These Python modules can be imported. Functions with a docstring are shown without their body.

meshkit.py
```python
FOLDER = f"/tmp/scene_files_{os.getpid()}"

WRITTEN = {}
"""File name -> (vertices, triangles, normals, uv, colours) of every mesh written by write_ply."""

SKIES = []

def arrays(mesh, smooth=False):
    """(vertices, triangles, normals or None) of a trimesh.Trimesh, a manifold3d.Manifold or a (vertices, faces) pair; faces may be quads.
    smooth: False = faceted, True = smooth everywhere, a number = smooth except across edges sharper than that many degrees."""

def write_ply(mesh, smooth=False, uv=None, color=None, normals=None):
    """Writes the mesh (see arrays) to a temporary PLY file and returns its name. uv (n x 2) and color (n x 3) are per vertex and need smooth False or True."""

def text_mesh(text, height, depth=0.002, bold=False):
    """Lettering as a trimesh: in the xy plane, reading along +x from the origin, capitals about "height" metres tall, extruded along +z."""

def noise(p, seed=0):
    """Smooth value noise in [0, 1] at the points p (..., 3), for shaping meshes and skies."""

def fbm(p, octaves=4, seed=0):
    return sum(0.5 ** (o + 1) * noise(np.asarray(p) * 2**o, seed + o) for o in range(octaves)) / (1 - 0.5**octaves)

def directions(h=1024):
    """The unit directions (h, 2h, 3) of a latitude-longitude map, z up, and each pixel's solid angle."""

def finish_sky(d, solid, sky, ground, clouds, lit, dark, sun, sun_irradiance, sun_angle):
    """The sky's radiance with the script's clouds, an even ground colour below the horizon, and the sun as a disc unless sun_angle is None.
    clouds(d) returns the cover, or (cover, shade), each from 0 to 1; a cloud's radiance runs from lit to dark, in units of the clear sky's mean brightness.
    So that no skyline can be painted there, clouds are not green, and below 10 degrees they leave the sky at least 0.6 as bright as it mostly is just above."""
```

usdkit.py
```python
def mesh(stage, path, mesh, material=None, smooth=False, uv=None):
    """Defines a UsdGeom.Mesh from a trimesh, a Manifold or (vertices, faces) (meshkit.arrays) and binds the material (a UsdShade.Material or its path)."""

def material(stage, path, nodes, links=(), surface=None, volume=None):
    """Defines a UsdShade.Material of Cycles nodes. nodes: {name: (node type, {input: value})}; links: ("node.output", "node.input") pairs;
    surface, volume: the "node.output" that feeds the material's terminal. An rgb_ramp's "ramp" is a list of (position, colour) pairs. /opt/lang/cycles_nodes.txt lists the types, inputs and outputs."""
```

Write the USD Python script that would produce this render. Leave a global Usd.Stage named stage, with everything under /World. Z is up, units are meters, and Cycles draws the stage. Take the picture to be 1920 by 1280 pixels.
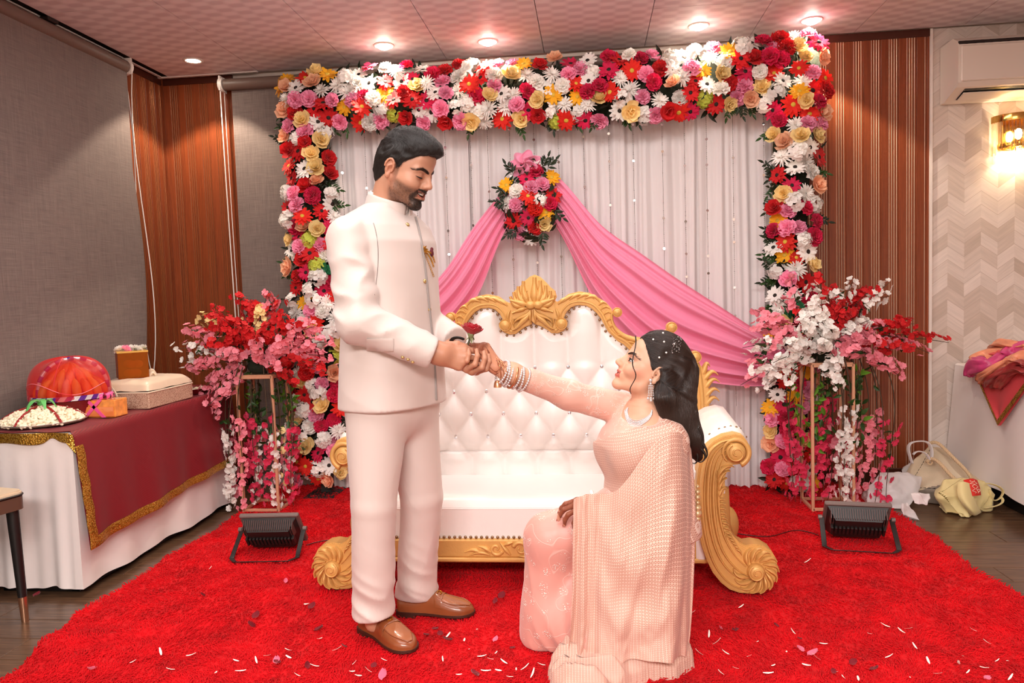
import math, random
import numpy as np, trimesh, usdkit, meshkit
from pxr import Usd, UsdGeom, UsdLux, UsdShade, Gf, Sdf, Vt
from scipy.ndimage import map_coordinates, zoom, gaussian_filter
from scipy.interpolate import CubicSpline
from shapely.geometry import Polygon, Point

stage = Usd.Stage.CreateInMemory()
UsdGeom.SetStageUpAxis(stage, 'Z')
UsdGeom.SetStageMetersPerUnit(stage, 1.0)
UsdGeom.Xform.Define(stage, '/World')
UsdGeom.Scope.Define(stage, '/World/Looks')
PI = math.pi

# ---------------------------------------------------------------- camera, lamps, exposure
EYE = np.array([0, 0, 1.15])
FPX, YAW, PITCH, ROLL = 1399.87, 0.106256, 0.0636755, -0.0319093
FW = np.array([-math.sin(YAW) * math.cos(PITCH), math.cos(YAW) * math.cos(PITCH), -math.sin(PITCH)])
_r = np.cross(FW, [0, 0, 1.0]); _r /= np.linalg.norm(_r); _u = np.cross(_r, FW)
RT = math.cos(ROLL) * _r + math.sin(ROLL) * _u
UP = -math.sin(ROLL) * _r + math.cos(ROLL) * _u
cam = UsdGeom.Camera.Define(stage, '/World/camera')
M = np.eye(4); M[0, :3], M[1, :3], M[2, :3], M[3, :3] = RT, UP, -FW, EYE
cam.AddTransformOp().Set(Gf.Matrix4d(*M.ravel().tolist()))
cam.CreateHorizontalApertureAttr(36.0); cam.CreateVerticalApertureAttr(24.0)
cam.CreateFocalLengthAttr(FPX * 36 / 1920)
cam.CreateFStopAttr(0.0); cam.CreateClippingRangeAttr(Gf.Vec2f(0.05, 100))
cam.CreateExposureAttr(0.2)

def rect_light(name, x, y, z, w, h, power, color=(1, 1, 1), rot=None):
    l = UsdLux.RectLight.Define(stage, '/World/' + name)
    l.AddTranslateOp().Set(Gf.Vec3d(x, y, z))
    if rot: l.AddRotateXYZOp().Set(Gf.Vec3f(*rot))
    l.CreateWidthAttr(w); l.CreateHeightAttr(h); l.CreateIntensityAttr(power); l.CreateColorAttr(Gf.Vec3f(*color))
    return l
def spot_light(name, x, y, z, power, color, cone, soft, r=0.035):
    l = UsdLux.SphereLight.Define(stage, '/World/' + name)
    l.AddTranslateOp().Set(Gf.Vec3d(x, y, z))
    l.CreateRadiusAttr(r); l.CreateIntensityAttr(power); l.CreateColorAttr(Gf.Vec3f(*color))
    s = UsdLux.ShapingAPI.Apply(l.GetPrim()); s.CreateShapingConeAngleAttr(cone); s.CreateShapingConeSoftnessAttr(soft)
    return l
ZC = 2.535          # ceiling height
LAMPS = [(-2.217, 4.14), (-1.094, 4.11), (-0.524, 4.16), (0.606, 4.14), (1.193, 4.17)]
# unseen lights at the ceiling: stand-in for the bounced flash, and two added fills
rect_light("ceiling_lamp", -0.75, 1.55, ZC - 0.03, 1.7, 1.3, 4.5, (1.0, 0.965, 0.935))  # stands in for the flash bounced off the ceiling
rect_light('ceiling_lamp_001', -0.1, -1.6, ZC - 0.03, 2.4, 1.2, 35, (1.0, 0.96, 0.93))  # added fill, unseen behind the camera
rect_light('ceiling_lamp_002', -0.25, 2.95, ZC - 0.03, 2.8, 0.25, 12.0, (1.0, 0.955, 0.91), (22, 0, 0))  # added strip out of view, brightens the backdrop
for i, (x, y) in enumerate(LAMPS):
    spot_light('spot_lamp' + ('_%03d' % i if i else ''), x, y, ZC - 0.045, 650 if i == 0 else 1000, (1.0, 0.84, 0.66), 52, 0.12)

# ---------------------------------------------------------------- helpers
def lin(r, g, b):
    c = np.array([r, g, b]) / 255.0
    return tuple(np.where(c <= 0.04045, c / 12.92, ((c + 0.055) / 1.055) ** 2.4).tolist())
def proj(P):
    d = np.asarray(P, float) - EYE; z = d @ FW
    return np.stack([960 + FPX * (d @ RT) / z, 640 - FPX * (d @ UP) / z], -1)
def ray(px):
    px = np.asarray(px, float)
    return FW + (px[..., :1] - 960) / FPX * RT - (px[..., 1:2] - 640) / FPX * UP
def at(px, axis, val):
    """the place in the room that a point traced on the photograph has on the plane axis = val"""
    d = ray(px); t = (val - EYE[axis]) / d[..., axis]
    return EYE + d * np.asarray(t)[..., None]
def W(x, y, Y):
    return at((x, y), 1, Y)

_used = {}
def fresh(parent, name):
    k = parent + '/' + name
    n = _used.get(k, -1) + 1; _used[k] = n
    return k if n == 0 else k + '_%03d' % n
class Thing:
    def __init__(self, name, label, cat, group=None, loc=(0, 0, 0), rz=0.0, kind=None, parent='/World'):
        self.path = fresh(parent, name); self.o = np.asarray(loc, float); self.rz = rz
        x = UsdGeom.Xform.Define(stage, self.path)
        x.AddTranslateOp().Set(Gf.Vec3d(*map(float, loc)))
        if rz: x.AddRotateZOp().Set(math.degrees(rz))
        p = x.GetPrim(); p.SetCustomDataByKey('label', label); p.SetCustomDataByKey('category', cat)
        if group: p.SetCustomDataByKey('group', group)
        if kind: p.SetCustomDataByKey('kind', kind)
    def local(self, v):
        v = np.asarray(v, float) - self.o
        if self.rz:
            c, s = math.cos(-self.rz), math.sin(-self.rz)
            v = v @ np.array([[c, s, 0], [-s, c, 0], [0, 0, 1.0]])
        return v
    def part(self, name, mesh, mat, smooth=30, label=None, kind=None, uv=None, tint=None, under=None):
        v, f, _ = meshkit.arrays(mesh)
        return put(under or self.path, name, (self.local(v), f), mat, smooth, label, kind, uv, tint)
def put(parent, name, mesh, mat, smooth=30, label=None, kind=None, uv=None, tint=None):
    path = fresh(parent, name)
    m = usdkit.mesh(stage, path, mesh, mat, smooth=(True if (uv is not None or tint is not None) and smooth else smooth), uv=uv)
    if tint is not None:
        UsdGeom.PrimvarsAPI(m).CreatePrimvar('tint', Sdf.ValueTypeNames.Color3fArray, 'vertex').Set(Vt.Vec3fArray.FromNumpy(np.asarray(tint, np.float32)))
    p = m.GetPrim()
    if label: p.SetCustomDataByKey('label', label)
    if kind: p.SetCustomDataByKey('kind', kind)
    return path
def struct(name, mesh, mat, label=None, parent='/World', smooth=30):
    path = put(parent, name, mesh, mat, smooth, label)
    if parent == '/World': stage.GetPrimAtPath(path).SetCustomDataByKey('kind', 'structure')
    return path
def solo(name, label, cat, mesh, mat, group=None, smooth=30, kind=None, uv=None):
    path = put('/World', name, mesh, mat, smooth, label, kind, uv)
    p = stage.GetPrimAtPath(path); p.SetCustomDataByKey('category', cat)
    if group: p.SetCustomDataByKey('group', group)
    return path
def copy_of(src, name, label, loc, rot=(0, 0, 0), scale=1.0, group=None, cat=None):
    path = fresh('/World', name)
    x = UsdGeom.Xform.Define(stage, path)
    x.AddTranslateOp().Set(Gf.Vec3d(*map(float, loc))); x.AddRotateXYZOp().Set(Gf.Vec3f(*map(float, rot)))
    s = scale if np.ndim(scale) else (scale,) * 3
    x.AddScaleOp().Set(Gf.Vec3f(*map(float, s)))
    p = x.GetPrim(); p.GetReferences().AddInternalReference(src); p.SetInstanceable(True)
    p.SetCustomDataByKey('label', label)
    if cat: p.SetCustomDataByKey('category', cat)
    if group: p.SetCustomDataByKey('group', group)
    return path

# ---------------------------------------------------------------- mesh tools
def box(x0, x1, y0, y1, z0, z1, bev=0.0):
    if bev <= 0:
        m = trimesh.creation.box([x1 - x0, y1 - y0, z1 - z0]); m.apply_translation([(x0 + x1) / 2, (y0 + y1) / 2, (z0 + z1) / 2]); return m
    pts = []
    for sx in (0, 1):
        for sy in (0, 1):
            for sz in (0, 1):
                for k in range(3):
                    q = [(x0, x1)[sx], (y0, y1)[sy], (z0, z1)[sz]]
                    for a in range(3):
                        if a != k: q[a] += bev * (1 if (sx, sy, sz)[a] == 0 else -1)
                    pts.append(q)
    return trimesh.convex.convex_hull(np.array(pts))
def cat(ms):
    vs, fs, n = [], [], 0
    for m in ms:
        v, f, _ = meshkit.arrays(m); vs.append(v); fs.append(f + n); n += len(v)
    return np.vstack(vs), np.vstack(fs)
def frames(p, up=None):
    p = np.asarray(p, float); t = np.gradient(p, axis=0); t /= np.linalg.norm(t, axis=1, keepdims=True) + 1e-12
    n = np.zeros_like(p)
    a = np.array([0, 0, 1.0]) if up is None else np.asarray(up, float)
    if up is None and abs(t[0] @ a) > 0.9: a = np.array([1.0, 0, 0])
    for i in range(len(p)):
        if up is not None: a = np.asarray(up, float)
        q = a - t[i] * (a @ t[i]); q /= np.linalg.norm(q) + 1e-12
        n[i] = q
        if up is None: a = q
    return t, n, np.cross(t, n)
def ringmesh(R, cap=True, closed=False):
    """rings (k, n, 3) joined into a closed skin"""
    k, n = R.shape[:2]; v = R.reshape(-1, 3)
    kk = k if closed else k - 1
    i, j = np.meshgrid(np.arange(kk), np.arange(n), indexing='ij')
    a = i * n + j; b = i * n + (j + 1) % n; c = ((i + 1) % k) * n + (j + 1) % n; d = ((i + 1) % k) * n + j
    f = np.concatenate([np.stack([a, b, c], -1).reshape(-1, 3), np.stack([a, c, d], -1).reshape(-1, 3)])
    if cap and not closed:
        v = np.vstack([v, R[0].mean(0), R[-1].mean(0)]); o = len(v) - 2; jj = np.arange(n)
        f = np.vstack([f, np.stack([np.full(n, o), (jj + 1) % n, jj], 1), np.stack([np.full(n, o + 1), (k - 1) * n + jj, (k - 1) * n + (jj + 1) % n], 1)])
    return v, f
def tube(p, r, n=8, up=None, cap=True, ry=None, power=2.0, closed=False):
    """sweep of an ellipse (r along the normal, ry along the binormal) down a polyline"""
    p = np.asarray(p, float); t, nn, bb = frames(p, up)
    r = np.broadcast_to(r, (len(p),)); ry = r if ry is None else np.broadcast_to(ry, (len(p),))
    a = np.arange(n) * 2 * PI / n; c, s = np.cos(a), np.sin(a)
    if power != 2.0: c, s = np.sign(c) * abs(c) ** (2 / power), np.sign(s) * abs(s) ** (2 / power)
    R = p[:, None] + r[:, None, None] * c[None, :, None] * nn[:, None] + ry[:, None, None] * s[None, :, None] * bb[:, None]
    return ringmesh(R, cap, closed)
def spline(pts, n, closed=False):
    pts = np.asarray(pts, float)
    if closed: pts = np.vstack([pts, pts[:1]])
    d = np.r_[0, np.cumsum(np.linalg.norm(np.diff(pts, axis=0), axis=1) + 1e-9)]
    cs = CubicSpline(d, pts, bc_type='periodic' if closed else 'not-a-knot' if len(pts) > 3 else 'natural')
    return cs(np.linspace(0, d[-1], n, endpoint=not closed))
def lathe(prof, n=20, c=(0, 0, 0)):
    prof = np.asarray(prof, float); a = np.arange(n) * 2 * PI / n
    R = np.stack([prof[:, None, 0] * np.cos(a), prof[:, None, 0] * np.sin(a), np.broadcast_to(prof[:, None, 1], (len(prof), n))], -1) + np.asarray(c)
    v, f = ringmesh(R); return v, f[:, ::-1] if prof[-1, 1] < prof[0, 1] else f
def gridmesh(P, thick=0.0):
    P = np.asarray(P, float); a, b = P.shape[:2]; idx = np.arange(a * b).reshape(a, b)
    q = np.stack([idx[:-1, :-1], idx[1:, :-1], idx[1:, 1:], idx[:-1, 1:]], -1).reshape(-1, 4)
    f = np.vstack([q[:, [0, 1, 2]], q[:, [0, 2, 3]]]); v = P.reshape(-1, 3)
    if thick:
        n = meshkit.arrays((v, f), True)[2]
        edge = np.r_[idx[0, :-1], idx[:-1, -1], idx[-1, :0:-1], idx[:0:-1, 0]]; m = len(v); e2 = np.roll(edge, -1)
        side = np.vstack([np.stack([edge, e2 + m, e2], 1), np.stack([edge, edge + m, e2 + m], 1)])
        v = np.vstack([v + n * thick / 2, v - n * thick / 2]); f = np.vstack([f, f[:, ::-1] + m, side[:, ::-1]])
    return v, f
def griduv(a, b, su=1.0, sv=1.0):
    u, v = np.meshgrid(np.linspace(0, su, a), np.linspace(0, sv, b), indexing='ij'); return np.stack([u, v], -1).reshape(-1, 2)
def bicubic(cp, a, b):
    cp = np.asarray(cp, float); m, n = cp.shape[:2]
    A = CubicSpline(np.linspace(0, 1, m), cp, axis=0, bc_type='natural')(np.linspace(0, 1, a))
    return CubicSpline(np.linspace(0, 1, n), A, axis=1, bc_type='natural')(np.linspace(0, 1, b))
def ball(c, r, sub=2):
    m = trimesh.creation.icosphere(sub, 1.0); v = np.array(m.vertices) * np.asarray(r, float) + np.asarray(c, float); return v, np.array(m.faces)
def extrude(poly, y0, y1, bev=0.0):
    """an (x, z) outline given depth along y, with bevelled front edge"""
    if hasattr(poly, 'geoms'): return cat([extrude(g, y0, y1, bev) for g in poly.geoms])
    poly = poly if isinstance(poly, Polygon) else Polygon(poly)
    poly = poly.buffer(0)
    if poly.geom_type != 'Polygon': poly = max(poly.geoms, key=lambda g: g.area)
    out = []
    steps = [(0, y0 + bev), (bev, y0)] if bev else [(0, y0)]
    m = trimesh.creation.extrude_polygon(poly, abs(y1 - steps[0][1]), engine='earcut')
    v = np.array(m.vertices); out.append((np.stack([v[:, 0], y1 - v[:, 2] if y1 > y0 else y1 + v[:, 2], v[:, 1]], 1), np.array(m.faces)))
    if bev:
        for k in range(3):
            s0 = bev * (1 - math.cos((k + 1) * PI / 6)); yy = y0 + bev - bev * math.sin((k + 1) * PI / 6); y_prev = y0 + bev - bev * math.sin(k * PI / 6)
            g = poly.buffer(-s0)
            for gg in getattr(g, 'geoms', [g]):
                if gg.is_empty: continue
                m = trimesh.creation.extrude_polygon(gg, y_prev - yy + 0.0005, engine='earcut'); v = np.array(m.vertices)
                out.append((np.stack([v[:, 0], y_prev + 0.0005 - v[:, 2], v[:, 1]], 1), np.array(m.faces)))
    return cat(out)
def rotm(rx=0, ry=0, rz=0):
    cx, sx, cy, sy, cz, sz = math.cos(rx), math.sin(rx), math.cos(ry), math.sin(ry), math.cos(rz), math.sin(rz)
    return np.array([[cz, -sz, 0], [sz, cz, 0], [0, 0, 1]]) @ np.array([[cy, 0, sy], [0, 1, 0], [-sy, 0, cy]]) @ np.array([[1, 0, 0], [0, cx, -sx], [0, sx, cx]])
def xf(m, R=None, t=(0, 0, 0), s=1.0):
    v, f, _ = meshkit.arrays(m); v = v * s
    if R is not None: v = v @ np.asarray(R).T
    return v + np.asarray(t, float), f
def aim(d, spin=0.0):
    """rotation whose local +z looks along d"""
    d = np.asarray(d, float) / np.linalg.norm(d); a = np.array([0, 0, 1.0]) if abs(d[2]) < 0.95 else np.array([1.0, 0, 0])
    x = np.cross(a, d); x /= np.linalg.norm(x); y = np.cross(d, x)
    return np.stack([x, y, d], 1) @ rotm(0, 0, spin)

# signed-distance sculpting for bodies and cloth: fields joined smoothly, skinned by surface nets
def smin(a, b, k):
    h = np.maximum(k - np.abs(a - b), 0) / k; return np.minimum(a, b) - h * h * k * 0.25
def smax(a, b, k): return -smin(-a, -b, k)
def rc(p, a, b, ra, rb):
    a, b = np.asarray(a, float), np.asarray(b, float); ba = b - a
    h = np.clip(((p - a) @ ba) / (ba @ ba + 1e-12), 0, 1)
    return np.linalg.norm(p - a - h[:, None] * ba, axis=1) - (ra + (rb - ra) * h)
def chain(p, pts, rs, k=0.01):
    d = rc(p, pts[0], pts[1], rs[0], rs[1])
    for i in range(1, len(pts) - 1): d = smin(d, rc(p, pts[i], pts[i + 1], rs[i], rs[i + 1]), k)
    return d
def ell(p, c, r, R=None):
    q = p - np.asarray(c, float)
    if R is not None: q = q @ R
    r = np.asarray(r, float); k0 = np.linalg.norm(q / r, axis=1); k1 = np.linalg.norm(q / (r * r), axis=1)
    return k0 * (k0 - 1) / (k1 + 1e-9)
def loftf(q, zs, cx, cy, ra, rb, ex=2.4):
    """body of stacked super-ellipses: q (.., 3) local"""
    z = np.clip(q[:, 2], zs[0], zs[-1])
    f = lambda a: np.interp(z, zs, a)
    a, b = f(ra), f(rb)
    x, y = np.abs(q[:, 0] - f(cx)) / a, np.abs(q[:, 1] - f(cy)) / b
    d = ((x ** ex + y ** ex) ** (1 / ex) - 1) * np.minimum(a, b)
    return np.maximum(d, np.maximum(zs[0] - q[:, 2], q[:, 2] - zs[-1]))
def nets(f, lo, hi, h):
    lo, hi = np.asarray(lo, float), np.asarray(hi, float); n = np.ceil((hi - lo) / h).astype(int) + 1
    ax = [lo[i] + h * np.arange(n[i]) for i in range(3)]
    V = np.empty(n, np.float32); st = max(1, 400000 // (n[1] * n[2]))
    Yg, Zg = np.meshgrid(ax[1], ax[2], indexing='ij')
    for i in range(0, n[0], st):
        xs = ax[0][i:i + st]
        P = np.empty((len(xs), n[1], n[2], 3)); P[..., 0] = xs[:, None, None]; P[..., 1] = Yg; P[..., 2] = Zg
        V[i:i + st] = f(P.reshape(-1, 3)).reshape(len(xs), n[1], n[2])
    V[0] = np.maximum(V[0], h / 2); V[-1] = np.maximum(V[-1], h / 2); V[:, 0] = np.maximum(V[:, 0], h / 2); V[:, -1] = np.maximum(V[:, -1], h / 2); V[:, :, 0] = np.maximum(V[:, :, 0], h / 2); V[:, :, -1] = np.maximum(V[:, :, -1], h / 2)
    S = V < 0
    cnt = sum(S[a:n[0] - 1 + a, b:n[1] - 1 + b, c:n[2] - 1 + c].astype(np.int8) for a in (0, 1) for b in (0, 1) for c in (0, 1))
    act = np.argwhere((cnt > 0) & (cnt < 8)); idx = -np.ones(n - 1, int); idx[tuple(act.T)] = np.arange(len(act))
    cor = np.array([(a, b, c) for a in (0, 1) for b in (0, 1) for c in (0, 1)])
    cv = np.stack([V[tuple((act + c).T)] for c in cor], 1)
    pos, num = np.zeros((len(act), 3)), np.zeros(len(act))
    for i in range(8):
        for j in range(i + 1, 8):
            if np.abs(cor[i] - cor[j]).sum() != 1: continue
            m = (cv[:, i] < 0) != (cv[:, j] < 0); t = np.where(m, cv[:, i] / np.where(m, cv[:, i] - cv[:, j], 1), 0)
            pos += np.where(m[:, None], cor[i] + t[:, None] * (cor[j] - cor[i]), 0); num += m
    v = lo + h * (act + pos / num[:, None]); F = []
    for a in range(3):
        b, c = (a + 1) % 3, (a + 2) % 3
        s0 = np.take(S, range(n[a] - 1), a); s1 = np.take(S, range(1, n[a]), a); e = np.argwhere(s0 != s1)
        e = e[(e[:, b] > 0) & (e[:, c] > 0) & (e[:, b] < n[b] - 1) & (e[:, c] < n[c] - 1)]
        inside = s0[tuple(e.T)]; db = np.zeros(3, int); db[b] = 1; dc = np.zeros(3, int); dc[c] = 1
        q = np.stack([idx[tuple((e - db - dc).T)], idx[tuple((e - dc).T)], idx[tuple(e.T)], idx[tuple((e - db).T)]], 1)
        F.append(np.where(inside[:, None], q, q[:, ::-1]))
    q = np.vstack(F); return v, np.vstack([q[:, [0, 1, 2]], q[:, [0, 2, 3]]])
def pickf(m, fm):
    u, inv = np.unique(m[1][fm], return_inverse=True); return m[0][u], inv.reshape(-1, 3)
def keep(m, mask):
    """the faces of m whose corners all satisfy mask"""
    v, f = m; g = f[mask[f].all(1)]; u, inv = np.unique(g, return_inverse=True); return v[u], inv.reshape(-1, 3), u

# ---------------------------------------------------------------- materials
_mats = {}
def mat(name, nodes, links=(), surface='p.BSDF'):
    if name not in _mats: _mats[name] = usdkit.material(stage, '/World/Looks/' + name, nodes, links, surface=surface)
    return _mats[name]
def plain(name, col, rough=0.5, vary=0.0, noise=0.0, nscale=40.0, bump=0.0, bscale=200.0, stretch=None, **kw):
    """principled with colour variation from one thing to the next (vary), mottling (noise) and fine relief (bump)"""
    nodes = {'p': ('principled_bsdf', dict(base_color=col, roughness=rough, **kw))}; links = []
    last = None
    tc = {'tc': ('texture_coordinate', {}), 'mp': ('mapping', {'scale': stretch or (1, 1, 1)})}
    if noise or bump:
        nodes.update(tc); links.append(('tc.object', 'mp.vector'))
    if noise:
        d = tuple(max(0, c * (1 - noise)) for c in col); l = tuple(min(1, c * (1 + noise)) for c in col)
        nodes['n'] = ('noise_texture', {'scale': nscale, 'detail': 4.0}); nodes['m'] = ('rgb_ramp', {'ramp': [(0.3, d), (0.7, l)]})
        links += [('mp.vector', 'n.vector'), ('n.fac', 'm.fac')]; last = 'm.color'
    if vary:
        nodes['oi'] = ('object_info', {}); nodes['mr'] = ('map_range', {'to_min': 1 - vary, 'to_max': 1 + vary}); nodes['h'] = ('hsv', {'color': col})
        links += [('oi.random', 'mr.value'), ('mr.result', 'h.value')]
        if last: links.append((last, 'h.color'))
        last = 'h.color'
    if last: links.append((last, 'p.base_color'))
    if bump:
        nodes['bn'] = ('noise_texture', {'scale': bscale, 'detail': 3.0}); nodes['b'] = ('bump', {'strength': bump, 'distance': 0.004})
        links += [('mp.vector', 'bn.vector'), ('bn.fac', 'b.height'), ('b.normal', 'p.normal')]
    return mat(name, nodes, links)
def cloth(name, col, sheer=0.0, trans=0.25, rough=0.8, vary=0.0, sheen=0.2):
    """thin fabric or petal: part of the light goes through, sheer lets some of the view through"""
    nodes = {'p': ('principled_bsdf', dict(base_color=col, roughness=rough, sheen_weight=sheen)), 't': ('translucent_bsdf', {'color': col}), 'm': ('mix_closure', {'fac': trans})}
    links = [('p.BSDF', 'm.closure1'), ('t.BSDF', 'm.closure2')]
    if vary:
        nodes['oi'] = ('object_info', {}); nodes['mr'] = ('map_range', {'to_min': 1 - vary, 'to_max': 1 + vary}); nodes['h'] = ('hsv', {'color': col})
        links += [('oi.random', 'mr.value'), ('mr.result', 'h.value'), ('h.color', 'p.base_color'), ('h.color', 't.color')]
    out = 'm.closure'
    if sheer:
        nodes['c'] = ('transparent_bsdf', {}); nodes['m2'] = ('mix_closure', {'fac': sheer}); links += [('m.closure', 'm2.closure1'), ('c.BSDF', 'm2.closure2')]; out = 'm2.closure'
    return mat(name, nodes, links, out)
# ================================================================ the room
XL, YB, XR, YF = -2.598, 4.45, 3.3, -3.4
rng = np.random.default_rng(7)
def wood(name, dark, light, rough, stretch, bump=0.15, scale=9.0, **kw):
    return mat(name, {'tc': ('texture_coordinate', {}), 'mp': ('mapping', {'scale': stretch}), 'oi': ('object_info', {}),
        'ad': ('vector_math', {'math_type': 'add'}), 'n': ('noise_texture', {'scale': scale, 'detail': 6.0, 'roughness': 0.65, 'distortion': 0.3}),
        'r': ('rgb_ramp', {'ramp': [(0.25, dark), (0.5, tuple((a + b) / 2 for a, b in zip(dark, light))), (0.75, light)]}),
        'mr': ('map_range', {'to_min': 0.88, 'to_max': 1.1}), 'h': ('hsv', {}),
        'b': ('bump', {'strength': bump, 'distance': 0.002}), 'p': ('principled_bsdf', dict(roughness=rough, **kw))},
        [('tc.object', 'ad.vector1'), ('oi.random', 'ad.vector2'), ('ad.vector', 'mp.vector'), ('mp.vector', 'n.vector'), ('n.fac', 'r.fac'), ('r.color', 'h.color'), ('oi.random', 'mr.value'), ('mr.result', 'h.value'),
         ('h.color', 'p.base_color'), ('n.fac', 'b.height'), ('b.normal', 'p.normal')])
M_panel = wood('panel_wood', lin(108, 48, 24), lin(146, 72, 36), 0.34, (14, 14, 0.5))
M_plank = wood('plank_wood', lin(62, 42, 30), lin(112, 82, 60), 0.24, (1.2, 16, 16), scale=5.0)
M_strip = plain('panel_metal', lin(240, 212, 184), 0.42, metallic=0.55)
M_dark = plain('dark_gap', lin(30, 16, 12), 0.6)
M_plaster = plain('plaster', lin(206, 188, 176), 0.8, bump=0.1)
M_skirt = plain('dark_trim', lin(70, 28, 16), 0.35)

# floor of laid planks
base = box(XL, XR, YF, YB, -0.06, -0.012)
floor = struct('floor', base, M_dark, 'dark brown laminate plank floor')
y, row = YB, 0
while y > 1.2:
    x = XL - (row * 0.47) % 1.2
    while x < XR:
        x1 = min(x + 1.2, XR); x0 = max(x, XL)
        if x1 - x0 > 0.05 and not (-1.75 < x0 and x1 < 1.35 and y < 4.2):
            put(floor, 'plank', box(x0 + 0.001, x1 - 0.001, y - 0.149, y - 0.001, -0.02, 0.0, 0.0015), M_plank, False)
        x += 1.2
    y -= 0.15; row += 1
put(floor, 'plank', box(XL, XR, YF, y - 0.001, -0.02, 0.0), M_plank, False)
put(floor, 'underlay', box(-1.75, 1.35, y, 4.2, -0.019, -0.001), M_plank, False)

# ceiling: gypsum panels with a faint printed lattice, seams between them
M_ceil = mat('ceiling_paper', {'tc': ('texture_coordinate', {}), 'mp': ('mapping', {'scale': (40, 70, 1)}), 's': ('separate_xyz', {}),
    'sx': ('math', {'math_type': 'sine'}), 'sy': ('math', {'math_type': 'sine'}), 'm': ('math', {'math_type': 'multiply'}), 'a': ('math', {'math_type': 'multiply_add', 'value2': 0.5, 'value3': 0.5}),
    'r': ('rgb_ramp', {'ramp': [(0.3, lin(220, 208, 213)), (0.62, lin(238, 230, 233)), (0.8, lin(242, 234, 237))]}), 'p': ('principled_bsdf', {'roughness': 0.55})},
    [('tc.object', 'mp.vector'), ('mp.vector', 's.vector'), ('s.x', 'sx.value1'), ('s.y', 'sy.value1'), ('sx.value', 'm.value1'), ('sy.value', 'm.value2'), ('m.value', 'a.value1'), ('a.value', 'r.fac'), ('r.color', 'p.base_color')])
ceil = struct('ceiling', box(XL, XR, YF, YB, ZC + 0.014, ZC + 0.08), M_dark, 'pinkish ceiling of square panels with printed lattice')
for i in range(-4, 7):
    x0 = -0.23 + 0.5735 * i; x1 = x0 + 0.5735
    x0c, x1c = max(x0, XL + 0.015), min(x1, XR)
    if x1c - x0c < 0.03: continue
    ys = [YB - 0.025, 3.85 if i % 2 else 3.36, 2.7 if i % 2 else 2.2, 1.5, 0.2, YF]
    for a, b in zip(ys[:-1], ys[1:]):
        put(ceil, 'ceiling_panel', box(x0c + 0.0018, x1c - 0.0018, b + 0.0018, a - 0.0018, ZC, ZC + 0.015), M_ceil, False)
M_white = plain('white_paint', lin(232, 222, 214), 0.45)
put(ceil, 'edge_strip', box(XL, -1.96, YB - 0.05, YB - 0.03, ZC - 0.006, ZC + 0.002), M_white, False)
put(ceil, 'edge_strip', box(XL + 0.02, XL + 0.035, 1.0, YB - 0.04, ZC - 0.004, ZC + 0.003), M_white, False)

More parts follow.
